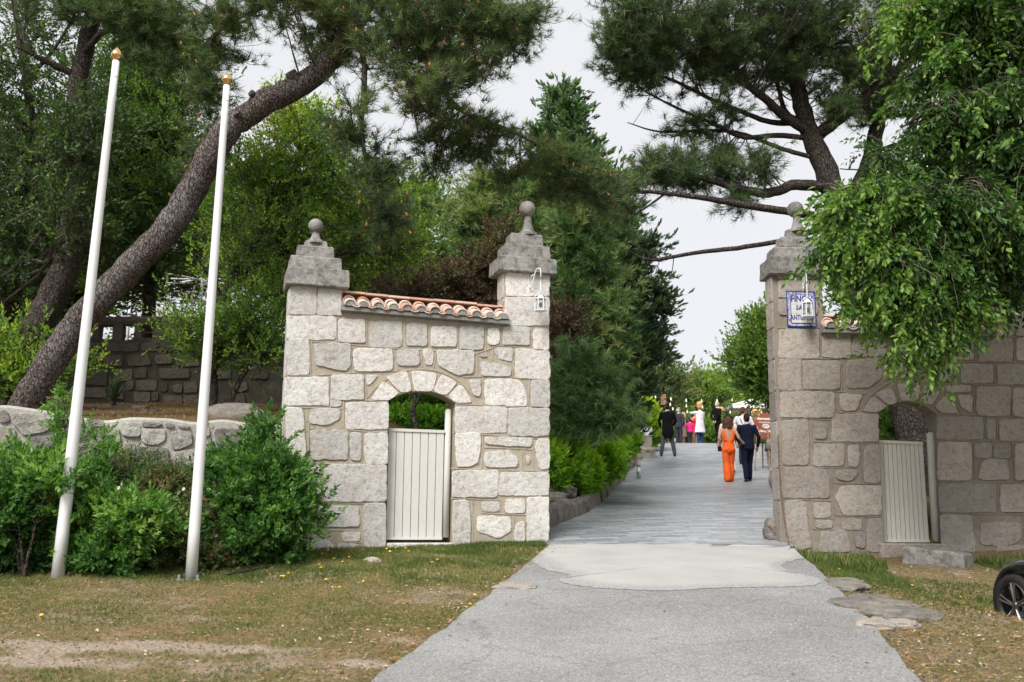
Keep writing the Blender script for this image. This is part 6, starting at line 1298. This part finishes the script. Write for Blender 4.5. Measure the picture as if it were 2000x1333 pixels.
# ================================================================ PARKED CAR (only its front wheel and wing are in the picture)
def car():
    M_car, nt, b = mat("black_car_paint"); b.inputs["Base Color"].default_value = (.008, .008, .009, 1); b.inputs["Roughness"].default_value = .18; b.inputs["Coat Weight"].default_value = .6
    M_tyre = simple("tyre_rubber", (.012, .012, .012), .8); M_rim, nt, b = mat("alloy_rim"); b.inputs["Base Color"].default_value = (.30, .30, .32, 1); b.inputs["Metallic"].default_value = 1; b.inputs["Roughness"].default_value = .3
    M_cg, nt, b = mat("car_glass"); b.inputs["Base Color"].default_value = (.01, .012, .014, 1); b.inputs["Roughness"].default_value = .05
    Yw = 9.6; wr = .29; wc = P(1990, 1184, Yw); az_ = rad(90 + 8)        # heading
    h = np.array([math.cos(az_), math.sin(az_), 0]); l = np.array([-math.sin(az_), math.cos(az_), 0]); zg = wc[2] - wr
    org = wc - l * .84; org[2] = zg
    root = empty("parked_car", org, "black car at the right edge with only its front wheel and wing in view", "car"); root["kind"] = "thing"
    W3 = lambda f, s, z: org + h * f + l * s + UP * z
    mb = MB(); secs = [(.48, .35, .30, .55), (.47, .62, .26, .62), (.40, .76, .22, .68), (.25, .84, .20, .72), (0, .86, .20, .76), (-.5, .86, .20, .80), (-.9, .86, .2, .84), (-1.6, .86, .2, .86), (-2.6, .86, .22, .88), (-3.1, .80, .26, .86), (-3.3, .66, .32, .80)]; n = 20
    V = []
    for f, w_, zb, zt_ in secs:
        for k in range(n):
            a = 2 * math.pi * k / n; c_, s_ = math.cos(a), math.sin(a); e = .38; V.append(W3(f, w_ * abs(c_) ** e * np.sign(c_), (zb + zt_) / 2 + (zt_ - zb) / 2 * abs(s_) ** e * np.sign(s_)))
    F = [[k * n + j, k * n + (j + 1) % n, (k + 1) * n + (j + 1) % n, (k + 1) * n + j] for k in range(len(secs) - 1) for j in range(n)]
    mb.add(V, np.array(F)); mb.F += [np.array([list(range(n))]), np.array([list(range((len(secs) - 1) * n, len(secs) * n))[::-1]])]; mb.M.append(np.zeros(2)); keep(mb.build("body", M_car, smooth=True), root)
    mb = MB(); V = [W3(f, s * w_, z) for f, w_, z in ((-.55, .74, .79), (-1.15, .62, 1.22), (-2.5, .62, 1.24), (-3.1, .70, .84)) for s in (-1, 1)]
    mb.add(V, np.array([[0, 1, 3, 2], [2, 3, 5, 4], [4, 5, 7, 6], [0, 2, 4, 6], [1, 7, 5, 3], [0, 6, 7, 1]])); keep(mb.build("windows", M_cg), root)
    for f in (0, -2.35):
        for s in (-1, 1):
            C = W3(f, s * .84, wr); ax = l * s
            wroot = MB(); Rl = np.array([h, UP, ax]).T
            wroot.lathe([(wr * .74, -.09), (wr * .97, -.09), (wr, -.06), (wr, .03), (wr * .97, .06), (wr * .80, .065), (wr * .74, .05), (wr * .74, -.09)], C, 36, .5, 0, Rl); tw_ = wroot.build("wheel", M_tyre, smooth=True); keep(tw_, root)
            rm = MB(); rm.lathe([(wr * .76, .055), (wr * .72, .060), (wr * .70, .03), (wr * .69, -.08)], C, 36, .5, 0, Rl); rm.lathe([(.001, .05), (.035, .048), (.045, .03), (.05, .0)], C, 16, .5, 0, Rl)
            for q in range(5):
                for dd in (-.17, .17):
                    a = q * 2 * math.pi / 5 + dd + .3; p0 = C + (h * math.cos(a) + UP * math.sin(a)) * .03 + ax * .036; p1 = C + (h * math.cos(a - dd * .35) + UP * math.sin(a - dd * .35)) * wr * .74 + ax * .048; rm.tube([p0, (p0 + p1) / 2 + ax * .004, p1], [.013, .011, .013], 6)
            r_ = rm.build("rim", M_rim, smooth=False); r_.parent = tw_; r_.matrix_parent_inverse = tw_.matrix_parent_inverse.copy() if False else Matrix.Identity(4); keep2(r_, tw_)
            dm = MB(); dm.lathe([(.001, -.05), (wr * .7, -.05)], C, 24, .5, 0, Rl); d_ = dm.build("brake_disc", M_black); keep2(d_, tw_)
            am = MB(); am.lathe([(wr * 1.18, .035), (wr * 1.10, .036), (wr * 1.04, .0)], C + UP * .02, 36, .5, 0, Rl); keep(am.build("wheel_arch", M_black, smooth=True), root)
def keep2(o, parent):       # sub-part: built in world space, parent is itself a kept mesh whose data is in world space
    o.parent = parent; o.matrix_parent_inverse = Matrix.Identity(4)
car()
# ================================================================ PEOPLE
M_skin = simple("skin", (.48, .29, .20), .5, var=.08); M_skin2 = simple("skin_tanned", (.38, .22, .15), .5, var=.08)
def cloth(n, c, r=.9, var=.12): return simple(n, c, r, var=var, scale=14, bumps=.3, spec=.12)
C_orange = cloth("orange_crepe", (.78, .13, .025)); C_navy = cloth("navy_wool", (.008, .011, .028)); C_black = cloth("black_wool", (.006, .006, .007)); C_grey = cloth("charcoal_stripe", (.07, .075, .09)); C_white = cloth("white_cotton", (.72, .70, .74)); C_char = cloth("dark_grey_suit", (.035, .037, .045))
C_pink = cloth("magenta_cloth", (.75, .03, .22)); C_red = cloth("red_cloth", (.72, .03, .03)); C_cream = cloth("cream_cloth", (.66, .58, .50)); C_shoe = cloth("black_leather", (.01, .01, .01), .35); C_blue = cloth("blue_trousers", (.02, .05, .12)); C_blush = cloth("blush_cloth", (.62, .45, .40))
H_brown = cloth("brown_hair", (.085, .04, .022), .6, .4); H_dark = cloth("dark_hair", (.018, .012, .01), .6, .4); H_grey = cloth("grey_hair", (.42, .41, .40), .7, .2); H_blond = cloth("blond_hair", (.42, .27, .13), .6, .3)
M_eye = simple("eye_dark", (.03, .02, .02), .2)
def chain(mb, pts, r, n=10, sc_=(1, 1, 1)):
    """closed tapered limb: rings of spheres swept along pts, with rounded ends"""
    pts = np.array(pts, float); r = np.array(r, float)
    d0 = norm(pts[0] - pts[1]); d1 = norm(pts[-1] - pts[-2])
    P_ = [pts[0] + d0 * r[0] * .95, pts[0] + d0 * r[0] * .6]; R_ = [r[0] * .25, r[0] * .8]
    P_ += list(pts); R_ += list(r); P_ += [pts[-1] + d1 * r[-1] * .6, pts[-1] + d1 * r[-1] * .95]; R_ += [r[-1] * .8, r[-1] * .25]
    mb.tube(np.array(P_), np.array(R_), n)
def ell(mb, rings, n=18):
    """closed stack of ellipses: (cx, cy, z, rx, ry)"""
    a = np.arange(n) * 2 * math.pi / n; V = []
    for cx, cy, z, rx, ry in rings: V += [(cx + rx * math.cos(t), cy + ry * math.sin(t), z) for t in a]
    k = len(rings); i = np.arange(k - 1)[:, None] * n; j = np.arange(n)[None]; j2 = (j + 1) % n
    mb.add(V, np.stack([i + j, i + j2, i + n + j2, i + n + j], -1).reshape(-1, 4)); mb.F += [np.array([list(range(n))[::-1]]) + mb.n - len(V), np.array([list(range(n))]) + mb.n - n]; mb.M.append(np.zeros(2))
def fuse(mb, name, m, parent, vox, sm=3, fold=0.0):
    o = mb.build(name, m); md = o.modifiers.new("r", 'REMESH'); md.mode = 'VOXEL'; md.voxel_size = vox; md.use_smooth_shade = True
    md = o.modifiers.new("s", 'SMOOTH'); md.factor = .5; md.iterations = sm
    dg = bpy.context.evaluated_depsgraph_get(); me = bpy.data.meshes.new_from_object(o.evaluated_get(dg)); old = o.data; o.modifiers.clear(); o.data = me; bpy.data.meshes.remove(old)
    if fold:
        n = len(me.vertices); co = np.empty(n * 3, np.float32); me.vertices.foreach_get("co", co); co = co.reshape(-1, 3); no = np.empty(n * 3, np.float32); me.vertices.foreach_get("normal", no); no = no.reshape(-1, 3)
        h = (fbm(co[:, 0] * 14, co[:, 1] * 14, co[:, 2] * 5, 1, 3) - .45)[:, None]; co += no * h * fold; me.vertices.foreach_set("co", co.ravel()); me.update()
    if not me.materials: me.materials.append(m)
    o.parent = parent; return o
def person(label, px, Y, rz, Hh, top, legs, hair, skin=M_skin, arms=((-.24, .02, 1.16, -.25, .06, .90), (.24, .02, 1.16, .25, .06, .90)), step=(0, 0), stance=.10, vox=.012, kind="jacket", jl=.86, group=None, hairk="short", sleeves=1.0, lean=0, head_turn=0, dz=0, pat=None, feet_lift=(0, 0), wide=0.0, cat="person"):
    """local frame: +Y is where the person faces; heights for a 1.75 m adult, scaled by Hh/1.75. arms: elbow xyz, wrist xyz"""
    b = gpt(px, Y); b[2] += dz; root = empty("person", b, label, cat, group, rad(rz)); root["kind"] = "thing"; root.scale = (Hh / 1.75,) * 3; female = kind in ("jumpsuit", "dress")
    sw = .165 if female else .195
    body = MB(); ell(body, [(0, 0, .84, .10, .09), (0, 0, .92, .155, .11), (0, 0, 1.02, .14, .10), (0, 0, 1.10, .125, .092), (0, .005, 1.24, .15, .105), (0, .0, 1.38, .165, .10), (0, -.01, 1.45, .12, .075), (0, -.01, 1.50, .06, .06)])
    chain(body, [(0, -.01, 1.44), (0, 0, 1.56)], [.060, .052])
    hz = 1.635; ht = rad(head_turn); hx, hy = -math.sin(ht), math.cos(ht)
    k = len(body.V); body.ball((0, .01, hz), (.077, .094, .115), 18); body.ball((hx * .035, .01 + hy * .035, hz - .045), (.058, .062, .062), 14)
    chain(body, [(hx * .09, .01 + hy * .09, hz + .02), (hx * .118, .01 + hy * .118, hz - .018)], [.010, .015], 6)
    chain(body, [(hx * .085 - hy * .02, hy * .095 + hx * -.02, hz - .052), (hx * .085 + hy * .02, hy * .095 + hx * .02, hz - .052)], [.010, .010], 6)
    for s in (-1, 1): body.ball((s * hy * .078, .005 - s * hx * .078 * -1, hz - .012), (.014, .02, .032), 8)
    hands = []
    for s, (ex, ey, ez, wx, wy_, wz) in zip((-1, 1), arms):
        sh = np.array([s * sw, 0, 1.41]); e = np.array([ex, ey, ez]); w_ = np.array([wx, wy_, wz]); d = norm(w_ - e)
        chain(body, [sh, (sh + e) / 2, e, (e + w_) / 2, w_], [.050, .044, .036, .033, .024]); pm = w_ + d * .045; side = norm(np.cross(d, (0, 1, .2))) ; back = np.cross(side, d)
        chain(body, [w_, pm, pm + d * .035], [.022, .034, .030], 8)
        for q, L in zip((-1.5, -.5, .5, 1.5), (.062, .075, .08, .07)):
            f0 = pm + d * .04 + side * q * .016; chain(body, [f0, f0 + d * L * .5 + back * .004, f0 + d * L * .85 + back * .022], [.0095, .009, .0075], 6)
        chain(body, [w_ + d * .02 + side * -.025, w_ + d * .05 + side * -.045, w_ + d * .075 + side * -.045 + back * .015], [.011, .010, .008], 6)
    lg = []
    for s, st, fl in zip((-1, 1), step, feet_lift):
        hip = np.array([s * .085, 0, .90]); an = np.array([s * stance, st, .085 + fl]); kn = (hip + an) / 2 + np.array([0, .035 + abs(st) * .1 + fl * .5, .02]); lg.append((hip, kn, an))
        q_ = .78 if legs is not None else 1.0; chain(body, [hip, (hip + kn) / 2, kn, (kn + an) / 2 + np.array([0, -.012, .03]), an], [.088 * q_, .074 * q_, .054 * q_, .052 * q_, .036])
        chain(body, [an + (0, -.02, -.045), an + (0, .06, -.05), an + (0, .15, -.062)], [.034, .034, .026], 8)
    fuse(body, "body", skin, root, vox)
    # shoes
    for (hip, kn, an), st in zip(lg, step):
        sm_ = MB(); tilt = -.0
        chain(sm_, [an + (0, -.035, -.045), an + (0, .04, -.048), an + (0, .12, -.058), an + (0, .17, -.064)], [.042, .042, .040, .026], 10); o = fuse(sm_, "shoe", C_shoe if kind != "dress" else C_blush, root, .010, 2)
    # legs
    if legs is not None:
        tr = MB(); fl_ = wide
        ell(tr, [(0, 0, .80, .15, .11), (0, -.008, .88, .168, .125), (0, -.005, .96, .155, .118), (0, 0, 1.03, .135, .105)])
        for s, (hip, kn, an) in zip((-1, 1), lg): chain(tr, [hip + (0, 0, -.02), (hip + kn) / 2, kn, (kn + an) / 2 + (0, -.01, .02), an + (0, -.005, .03 + .0)], [.100, .090 + fl_ * .2, .074 + fl_ * .6, .070 + fl_, .062 + fl_ * 1.2])
        if female: tr.ball((-.07, -.055, .88), (.085, .075, .095), 12); tr.ball((.07, -.055, .88), (.085, .075, .095), 12)
        fuse(tr, "trousers", legs, root, vox, 3, .012)
    # tops
    tp = MB(); g = {"jacket": .022, "tailcoat": .024, "shirt": .016, "jumpsuit": .010, "dress": .014, "coat": .026}[kind]
    if kind in ("jacket", "tailcoat", "coat", "shirt"):
        zb = jl; fl2 = {"jacket": .0, "tailcoat": .02, "coat": .06, "shirt": -.01}[kind]
        R_ = [(0, -.005, zb, .172 + g + fl2, .120 + g + fl2 * .7), (0, -.003, .96 if zb < .96 else zb + .02, .160 + g, .115 + g), (0, 0, 1.08, .142 + g, .10 + g), (0, 0, 1.22, .158 + g, .108 + g), (0, 0, 1.36, .178 + g, .108 + g), (0, -.005, 1.43, .165 + g, .088 + g), (0, -.008, 1.475, .085, .068), (0, -.008, 1.50, .066, .062)]
        if kind in ("tailcoat", "coat"): R_.insert(1, (0, -.004, (zb + .96) / 2, .168 + g + fl2 * .4, .118 + g + fl2 * .3))
        if kind == "tailcoat": R_[0] = (0, -.06, zb, .12, .06); R_[1] = (0, -.03, zb + .14, .20, .11)
        ell(tp, R_)
    elif kind == "dress":
        ell(tp, [(0, 0, jl, .19, .15), (0, 0, .80, .18, .135), (0, 0, .92, .168, .120), (0, 0, 1.06, .13, .10), (0, 0, 1.12, .13, .10), (0, .005, 1.26, .152, .115), (0, 0, 1.38, .15, .10), (0, 0, 1.42, .11, .08)])
    elif kind == "jumpsuit":            # low V back: bodice, then two straps
        ell(tp, [(0, 0, .98, .150, .112), (0, 0, 1.06, .142, .108), (0, 0, 1.13, .140, .106), (0, .02, 1.20, .150, .098)])
        for s in (-1, 1): chain(tp, [(s * .085, -.075, 1.12), (s * .105, -.085, 1.22), (s * .118, -.085, 1.32), (s * .112, -.045, 1.42), (s * .105, .02, 1.44), (s * .10, .08, 1.34), (s * .08, .10, 1.22)], [.045, .036, .028, .022, .020, .034, .04], 8)
        for s in (-1, 1): chain(tp, [(s * .13, -.03, 1.12), (s * .14, -.03, 1.22), (s * .145, -.02, 1.30)], [.03, .028, .022], 8)
        ell(tp, [(0, .045, 1.1, .13, .07), (0, .05, 1.25, .14, .075), (0, .045, 1.36, .12, .06)])
    if kind not in ("jumpsuit",) and sleeves:
        for s, (ex, ey, ez, wx, wy_, wz) in zip((-1, 1), arms):
            sh = np.array([s * (sw - .005), -.003, 1.405]); e = np.array([ex, ey, ez]); w_ = np.array([wx, wy_, wz]); end = e + (w_ - e) * min(1, sleeves * 1.0) if sleeves > .5 else sh + (e - sh) * .4
            if sleeves > .5: chain(tp, [sh, (sh + e) / 2, e, (e + w_) / 2, w_ - norm(w_ - e) * .01], [.066, .060, .052, .048, .041])
            else: chain(tp, [sh, end], [.062, .058])
    fuse(tp, {"jacket": "jacket", "tailcoat": "tailcoat", "coat": "coat", "shirt": "shirt", "jumpsuit": "bodice", "dress": "dress"}[kind], top, root, vox, 3, .010)
    if kind in ("jacket", "tailcoat"):
        c = MB(); ell(c, [(0, -.008, 1.47, .064, .062), (0, -.008, 1.515, .058, .058)]); o = c.build("shirt_collar", C_white, smooth=True); o.parent = root
    # hair
    if hair is not None:
        hr = MB()
        if hairk == "short": k_ = (-hx * .012, .01 - hy * .012, hz + .018); hr.ball(k_, (.083, .095, .108), 16); hr.ball((-hx * .035, .0 - hy * .035, hz - .02), (.074, .07, .085), 12)
        elif hairk == "bald": hr.ball((-hx * .04, -hy * .04, hz - .015), (.074, .068, .06), 12)
        else:
            r_ = np.random.default_rng(int(px)); hr.ball((-hx * .01, .0 - hy * .01, hz + .02), (.092, .10, .11), 16)
            for q in range(46 if hairk == "curly" else 26):
                a = r_.uniform(-2.0, 2.0) + math.pi * 1.5; p0 = np.array([math.cos(a) * .085, math.sin(a) * .085, hz + .03]); L = r_.uniform(.16, .27); pts = [p0 + np.array([math.cos(a) * .035 * math.sin(t * 9 + q) * (hairk == "curly") + math.cos(a) * .03 * t, math.sin(a) * .03 * t + .012 * math.sin(t * 8 + q * 2), -L * t]) for t in np.linspace(0, 1, 7)]; chain(hr, pts, [.024, .026, .026, .024, .022, .018, .010], 6)
        fuse(hr, "hair", hair, root, .009, 1, .02)
    for s in (-1, 1):
        o = MB(); o.ball((hx * .098 + s * hy * .032, .01 + hy * .098 - s * hx * .032 * -1 * 1, hz + .008), (.011, .011, .008), 8); e_ = o.build("eye", M_eye, smooth=True); e_.parent = root
    return root
A_rest = ((-.255, -.02, 1.15, -.27, .05, .90), (.255, -.02, 1.15, .27, .05, .90))
W_ = "guests seen through the gate"
pw = person("woman in an orange backless jumpsuit walking away, arm in arm with the man in navy", 1423.5, 25.7, -3, 1.70, C_orange, C_orange, H_brown, M_skin, ((-.25, -.03, 1.17, -.20, .08, .97), (.27, -.04, 1.18, .36, .05, 1.10)), (-.02, .14), .045, .009, "jumpsuit", hairk="curly", wide=.034, group=W_)
m_ = MB(); m_.box((-.22, .08, .90), (.10, .05, .13)); o = m_.build("clutch_bag", C_shoe); o.parent = pw
pn = person("man in a navy suit walking away beside the woman in orange", 1460.5, 25.95, 4, 1.78, C_navy, C_navy, H_dark, M_skin2, ((-.285, .0, 1.16, -.17, .16, 1.02), (.30, -.02, 1.15, .30, .10, .92)), (-.10, .16), .085, .009, "jacket", .84, group=W_)
pt = person("man in a long black tailcoat standing with his back turned", 1305, 34, -2, 1.84, C_black, C_grey, H_dark, M_skin2, ((-.27, .02, 1.16, -.22, .16, 1.0), (.27, .02, 1.16, .20, .18, 1.04)), (0, .02), .215, .011, "tailcoat", .60, group=W_)
pb = person("dark haired man in a white shirt with navy braces beside the welcome board", 1454, 31.5, -12, 1.84, C_white, C_char, H_brown, M_skin, ((-.29, .04, 1.18, -.20, .22, 1.08), (.29, .04, 1.18, .22, .22, 1.05)), (.05, -.12), .10, .012, "shirt", .98, group=W_, head_turn=-35)
for s in (-1, 1):
    m_ = MB(); m_.tube([(0, -.128, 1.16), (s * .05, -.132, 1.28), (s * .10, -.115, 1.42)], .011, 5); o = m_.build("brace", C_navy); o.parent = pb
pd = person("dark haired woman in pale clothes walking ahead of the woman in orange", 1424, 28.2, 3, 1.72, C_cream, C_cream, H_dark, M_skin, A_rest, (.1, -.15), .08, .014, "jacket", .86, hairk="curly", group=W_, feet_lift=(0, .05))
pg = person("grey haired man in a dark grey suit just right of the tailcoat man", 1327, 45, -35, 1.74, C_char, C_char, H_grey, M_skin, ((-.27, -.02, 1.16, -.21, .08, .93), (.27, -.02, 1.16, .21, .08, .93)), (0, 0), .10, .016, "jacket", .84, group=W_, head_turn=-20)
pl = person("short blond woman in a pale pink dress facing the grey suited man", 1336.5, 45.6, 60, 1.58, C_blush, None, H_blond, M_skin, ((-.24, .06, 1.16, -.16, .24, 1.08), (.24, .06, 1.16, .20, .24, 1.10)), (0, 0), .07, .016, "dress", .50, hairk="long", sleeves=.4, group=W_)
pc = person("child in a bright magenta top holding someone's hand", 1349, 45.4, 10, 1.28, C_pink, C_char, H_dark, M_skin, ((-.26, .04, 1.2, -.34, .12, 1.3), A_rest[1]), (0, 0), .08, .016, "shirt", .90, group=W_)
pr = person("woman in a red and white patterned dress being hugged", 1357.5, 46, -150, 1.66, C_red, None, H_dark, M_skin, ((-.26, .08, 1.3, -.16, .26, 1.40), (.26, .08, 1.3, .16, .26, 1.40)), (0, 0), .08, .016, "dress", .66, hairk="long", sleeves=.4, group=W_)
pk = person("bald man in a long white coat hugging the woman in red", 1368.5, 44, 25, 1.80, C_white, C_blue, H_grey, M_skin, ((-.30, .12, 1.38, -.22, .36, 1.42), (.28, .10, 1.24, .12, .28, 1.28)), (0, 0), .10, .014, "coat", .55, hairk="bald", group=W_)
m_ = MB(); 0 and ell(m_, [(.30, .1, .12, .10, .12), (.26, .1, .5, .06, .07), (.24, .1, .8, .03, .03)]); 
pe = person("grey haired man in a black suit and white shirt facing right under the pendants", 1403.5, 42, -62, 1.80, C_black, C_black, H_grey, M_skin, ((-.27, -.12, 1.18, -.10, -.15, .96), (.27, -.12, 1.18, .10, -.15, .96)), (.05, -.08), .10, .014, "jacket", .84, hairk="short", group=W_)
m_ = MB(); ell(m_, [(0, .118, 1.12, .02, .02), (0, .122, 1.3, .045, .022), (0, .10, 1.46, .05, .03)]); o = m_.build("shirt_front", C_white, smooth=True); o.parent = pe
px_ = person("guest in dark clothes standing behind the welcome board", 1507, 40, 0, 1.75, C_char, C_char, H_dark, M_skin, A_rest, (0, 0), .1, .018, "jacket", .84, group=W_, dz=-.1)
# ================================================================ GRASS, LITTER, FLOWERS
def T_grass(n=7, r=np.random.default_rng(5)):
    V = []; F = []
    for k in range(n):
        a = r.random() * 6.283; e = .15 + .75 * r.random(); L = .6 + .5 * r.random(); d = np.array([math.sin(e) * math.cos(a), math.sin(e) * math.sin(a), math.cos(e)]); s = np.array([-math.sin(a), math.cos(a), 0]) * .045; o = np.array([r.normal(0, .15), r.normal(0, .15), 0])
        V += [o - s, o + s, o + d * L * .6 + s * .6, o + d * L + np.array([0, 0, -.1 * e])]; F.append([4 * k, 4 * k + 1, 4 * k + 2, 4 * k + 3])
    return np.array(V), np.array(F)
TG = T_grass(); L_grass = leafmat("grass", [(0, (.05, .08, .02)), (.45, (.10, .15, .035)), (.65, (.17, .20, .06)), (.85, (.33, .27, .13)), (1, (.42, .34, .2))], .3, .6, .2)
def lawn(n, y0, y1, x0, x1, cond, size, dens, name, tb=.45, tv=.35, m=L_grass, tm=TG):
    x = rng.uniform(x0, x1, n); y = rng.uniform(y0, y1, n); d = dens(x, y); k = (rng.random(n) < d) & cond(x, y); x, y, d = x[k], y[k], d[k]
    pos = np.stack([x, y, gz(x, y)], 1); D = rng.normal(size=(len(x), 3)) * .25 + UP
    o = scatter(name, pos, D, size(x, y) * (.6 + .8 * rng.random(len(x))), tm, m, None, np.clip(tb + (fbm(x, y, 3, 2.2, 3) - .45) * tv * 3 + rng.normal(0, .08, len(x)), 0, 1)); return tag(o, kind="stuff")
wy = lambda x: 12.16 + (x + 2.7) * .20
leftc = lambda x, y: (x < XL(y) - .02 + .05 * rng.normal(size=len(x))) & (y < np.where(x < -2.6, wy(x), 12.0 + (x + 2.7) * .31))
rightc = lambda x, y: (x > XR(y) + .05 * rng.normal(size=len(x))) & (y < 12.95)
gp = lambda x, y: ss(.40, .58, fbm(x, y, 9, 1.1, 4)) 
near_wall = lambda x, y: np.where(x < 0, ss(9.0, 10.4, y), ss(9.5, 12.5, y))
lawn(130000, 5.6, 12.6, -6.5, .6, leftc, lambda x, y: .022 + .018 * near_wall(x, y), lambda x, y: (.16 + .55 * gp(x, y) * (1 - .35 * near_wall(x, y)) + .30 * near_wall(x, y)) * (1 - .93 * bare(x, y)), "grass", .56, .42)
lawn(16000, 11.0, 12.9, -2.6, .6, lambda x, y: leftc(x, y) & (y > 11.45 + (x + 2.7) * .31), lambda x, y: .05 + 0 * x, lambda x, y: .25 + .75 * ss(-1.0, 0.2, x), "grass", .3, .2)
lawn(60000, 6.0, 13.0, 2.3, 7.5, lambda x, y: rightc(x, y) & ~((x > 4.4) & (x < 5.8) & (y > 11.7)), lambda x, y: .035 + .035 * near_wall(x, y) - .03 * ((y > 11.2) & (x > 4.4)), lambda x, y: (.22 * ss(8, 9.3, y) + .05 + .75 * near_wall(x, y) * (.4 + .6 * gp(x, y))) * (1 - .9 * bare(x, y)), "grass", .35)
lawn(6000, 12.1, 12.95, 3.5, 7.5, lambda x, y: rightc(x, y) & ~((x > 4.5) & (x < 5.9)), lambda x, y: .13 + 0 * x, lambda x, y: .25 + .6 * gp(x, y), "grass", .45, .3)
lawn(12000, 13.6, 19, -8, -2.6, lambda x, y: x < 9, lambda x, y: .04 + 0 * x, lambda x, y: .4 * gp(x, y), "grass", .75, .2)
# litter: dry leaves, straw, pebbles
TLf = (np.array([[0, 0, 0], [.5, .28, .08], [1, 0, 0], [.5, -.28, .06]], float), np.array([[0, 1, 2, 3]]))
def litter(name, n, y0, y1, x0, x1, cond, dens, size, stops, thin=1.0, lift=.008):
    m = leafmat(name.replace("litter", "dry") + "_mat", stops, .15, .8, .2); V0 = TLf[0].copy(); V0[:, 1] *= thin
    x = rng.uniform(x0, x1, n); y = rng.uniform(y0, y1, n); k = (rng.random(n) < dens(x, y)) & cond(x, y); x, y = x[k], y[k]; n = len(x)
    a = rng.random(n) * 6.283; D = np.stack([rng.normal(0, .3, n), rng.normal(0, .3, n), np.ones(n)], 1); D = norm(D); A = norm(np.cross(D, np.stack([np.cos(a), np.sin(a), a * 0], 1))); B = np.cross(D, A); S = size * (.5 + rng.random(n))
    pos = np.stack([x, y, gz(x, y) + lift], 1); V = pos[:, None] + S[:, None, None] * (V0[None, :, :1] * A[:, None] + V0[None, :, 1:2] * B[:, None] + V0[None, :, 2:3] * D[:, None])
    F = TLf[1] + (np.arange(n) * 4)[:, None]; o = mk(name, V.reshape(-1, 3), F, m, None, np.repeat(rng.random(n), 4)); return tag(o, kind="stuff")
edge = lambda x, y: np.exp(-np.abs(np.minimum(np.abs(x - XL(y)), np.abs(x - XR(y)))) * 2.5)
both = lambda x, y: ((x < XL(y)) & (y < np.where(x < -2.6, wy(x), 12.0 + (x + 2.7) * .31))) | ((x > XR(y)) & (y < 12.9))
litter("leaf_litter", 26000, 5.6, 12.9, -6.5, 7.5, both, lambda x, y: .16 + .8 * edge(x, y) + .3 * ((x > 2) & (y < 9)), .030, [(0, (.22, .10, .04)), (.5, (.36, .19, .09)), (.8, (.52, .38, .24)), (1, (.66, .56, .42))])
litter("straw_litter", 150000, 5.6, 12.9, -6.5, 7.5, both, lambda x, y: (.4 + .5 * edge(x, y) + .4 * ((x > 2) & (y < 9))) * (1 - .6 * bare(x, y)), .045, [(0, (.17, .08, .035)), (.6, (.42, .24, .11)), (1, (.58, .44, .27))], .12)
litter("petal_litter", 3000, 6, 12.4, -6, 7, both, lambda x, y: ss(.5, .6, fbm(x, y, 4, .9, 3)), .022, [(0, (.6, .56, .5)), (1, (.72, .7, .64))], 1.3)
litter("needle_litter", 30000, 12.2, 19, -8, -2.7, lambda x, y: y > wy(x) + .4, lambda x, y: .8 + 0 * x, .06, [(0, (.14, .07, .035)), (1, (.34, .19, .09))], .1)
litter("leaf_litter", 700, 6, 12.5, -1, 3.6, lambda x, y: (x > XL(y)) & (x < XR(y)), lambda x, y: .1 + .9 * edge(x, y) ** 2, .03, [(0, (.22, .10, .04)), (1, (.5, .36, .22))], 1, .03)
v = MB()
x = rng.uniform(2.4, 7, 5000); y = rng.uniform(5.6, 9.2, 5000); k = (x > XR(y)) & (rng.random(5000) < .8 * edge(x, y) ** .6); x, y = x[k], y[k]
O = np.array([[1,0,0],[-1,0,0],[0,1,0],[0,-1,0],[0,0,.7],[0,0,-.7]], float); OF = np.array([[0,2,4],[2,1,4],[1,3,4],[3,0,4],[2,0,5],[1,2,5],[3,1,5],[0,3,5]])
pos = np.stack([x, y, gz(x, y) + .003], 1); scatter("gravel", pos, rng.normal(size=pos.shape), .006 + .012 * rng.random(len(x)) ** 2, (O, OF), M_rock, None, rng.random(len(x)))["kind"] = "stuff"
x = rng.uniform(-6.5, .5, 9000); y = rng.uniform(5.6, 11.5, 9000); k = (x < XL(y)) & (rng.random(9000) < .25 + .6 * bare(x, y)); x, y = x[k], y[k]
pos = np.stack([x, y, gz(x, y) + .002], 1); o = scatter("pebbles", pos, rng.normal(size=pos.shape), .004 + .010 * rng.random(len(x)) ** 2, (O, OF), M_rubble, None, rng.random(len(x))); o["kind"] = "stuff"
# dandelions
M_yellow = simple("yellow_petals", (.80, .52, .02), .6, var=.1); M_stem = simple("green_stems", (.08, .14, .03), .7)
fl = [(465,1107),(497,1104),(531,1078),(536,1079),(574,1080),(596,1078),(616,1075),(630,1088),(642,1081),(653,1098),(671,1104),(681,1095),(756,1078),(762,1083),(771,1076),(791,1077),(800,1083),(845,1105),(855,1100),(623,1110),(627,1116),(548,1133),(553,1133),(567,1126),(636,1140),(660,1155),(713,1143),(918,1188),(926,1170),(84,1210),(1606,1095),(1780,1150),(1876,1173),(1640,1118)]
proto = None
for px, py in fl:
    q = GH(px, py, True)
    if proto is None:
        proto = empty("dandelion", (0, 0, 0), "small yellow dandelion flower in the grass", "flower", "yellow dandelions dotted over the grass"); proto["kind"] = "thing"
        mb = MB(); mb.tube([(0, 0, 0), (.004, 0, .035)], .002, 4); o = mb.build("stem", M_stem); o.parent = proto
        mb = MB(); mb.lathe([(.001, .042), (.010, .044), (.017, .038), (.012, .032), (.001, .03)], (.004, 0, 0), 9); o = mb.build("flower_head", M_yellow); o.parent = proto; c = proto
    else: c = copy_tree(proto)
    c.location = q; c.rotation_euler = (rng.normal(0, .2), rng.normal(0, .2), rng.random() * 6)
    c.scale = (1.0,) * 3
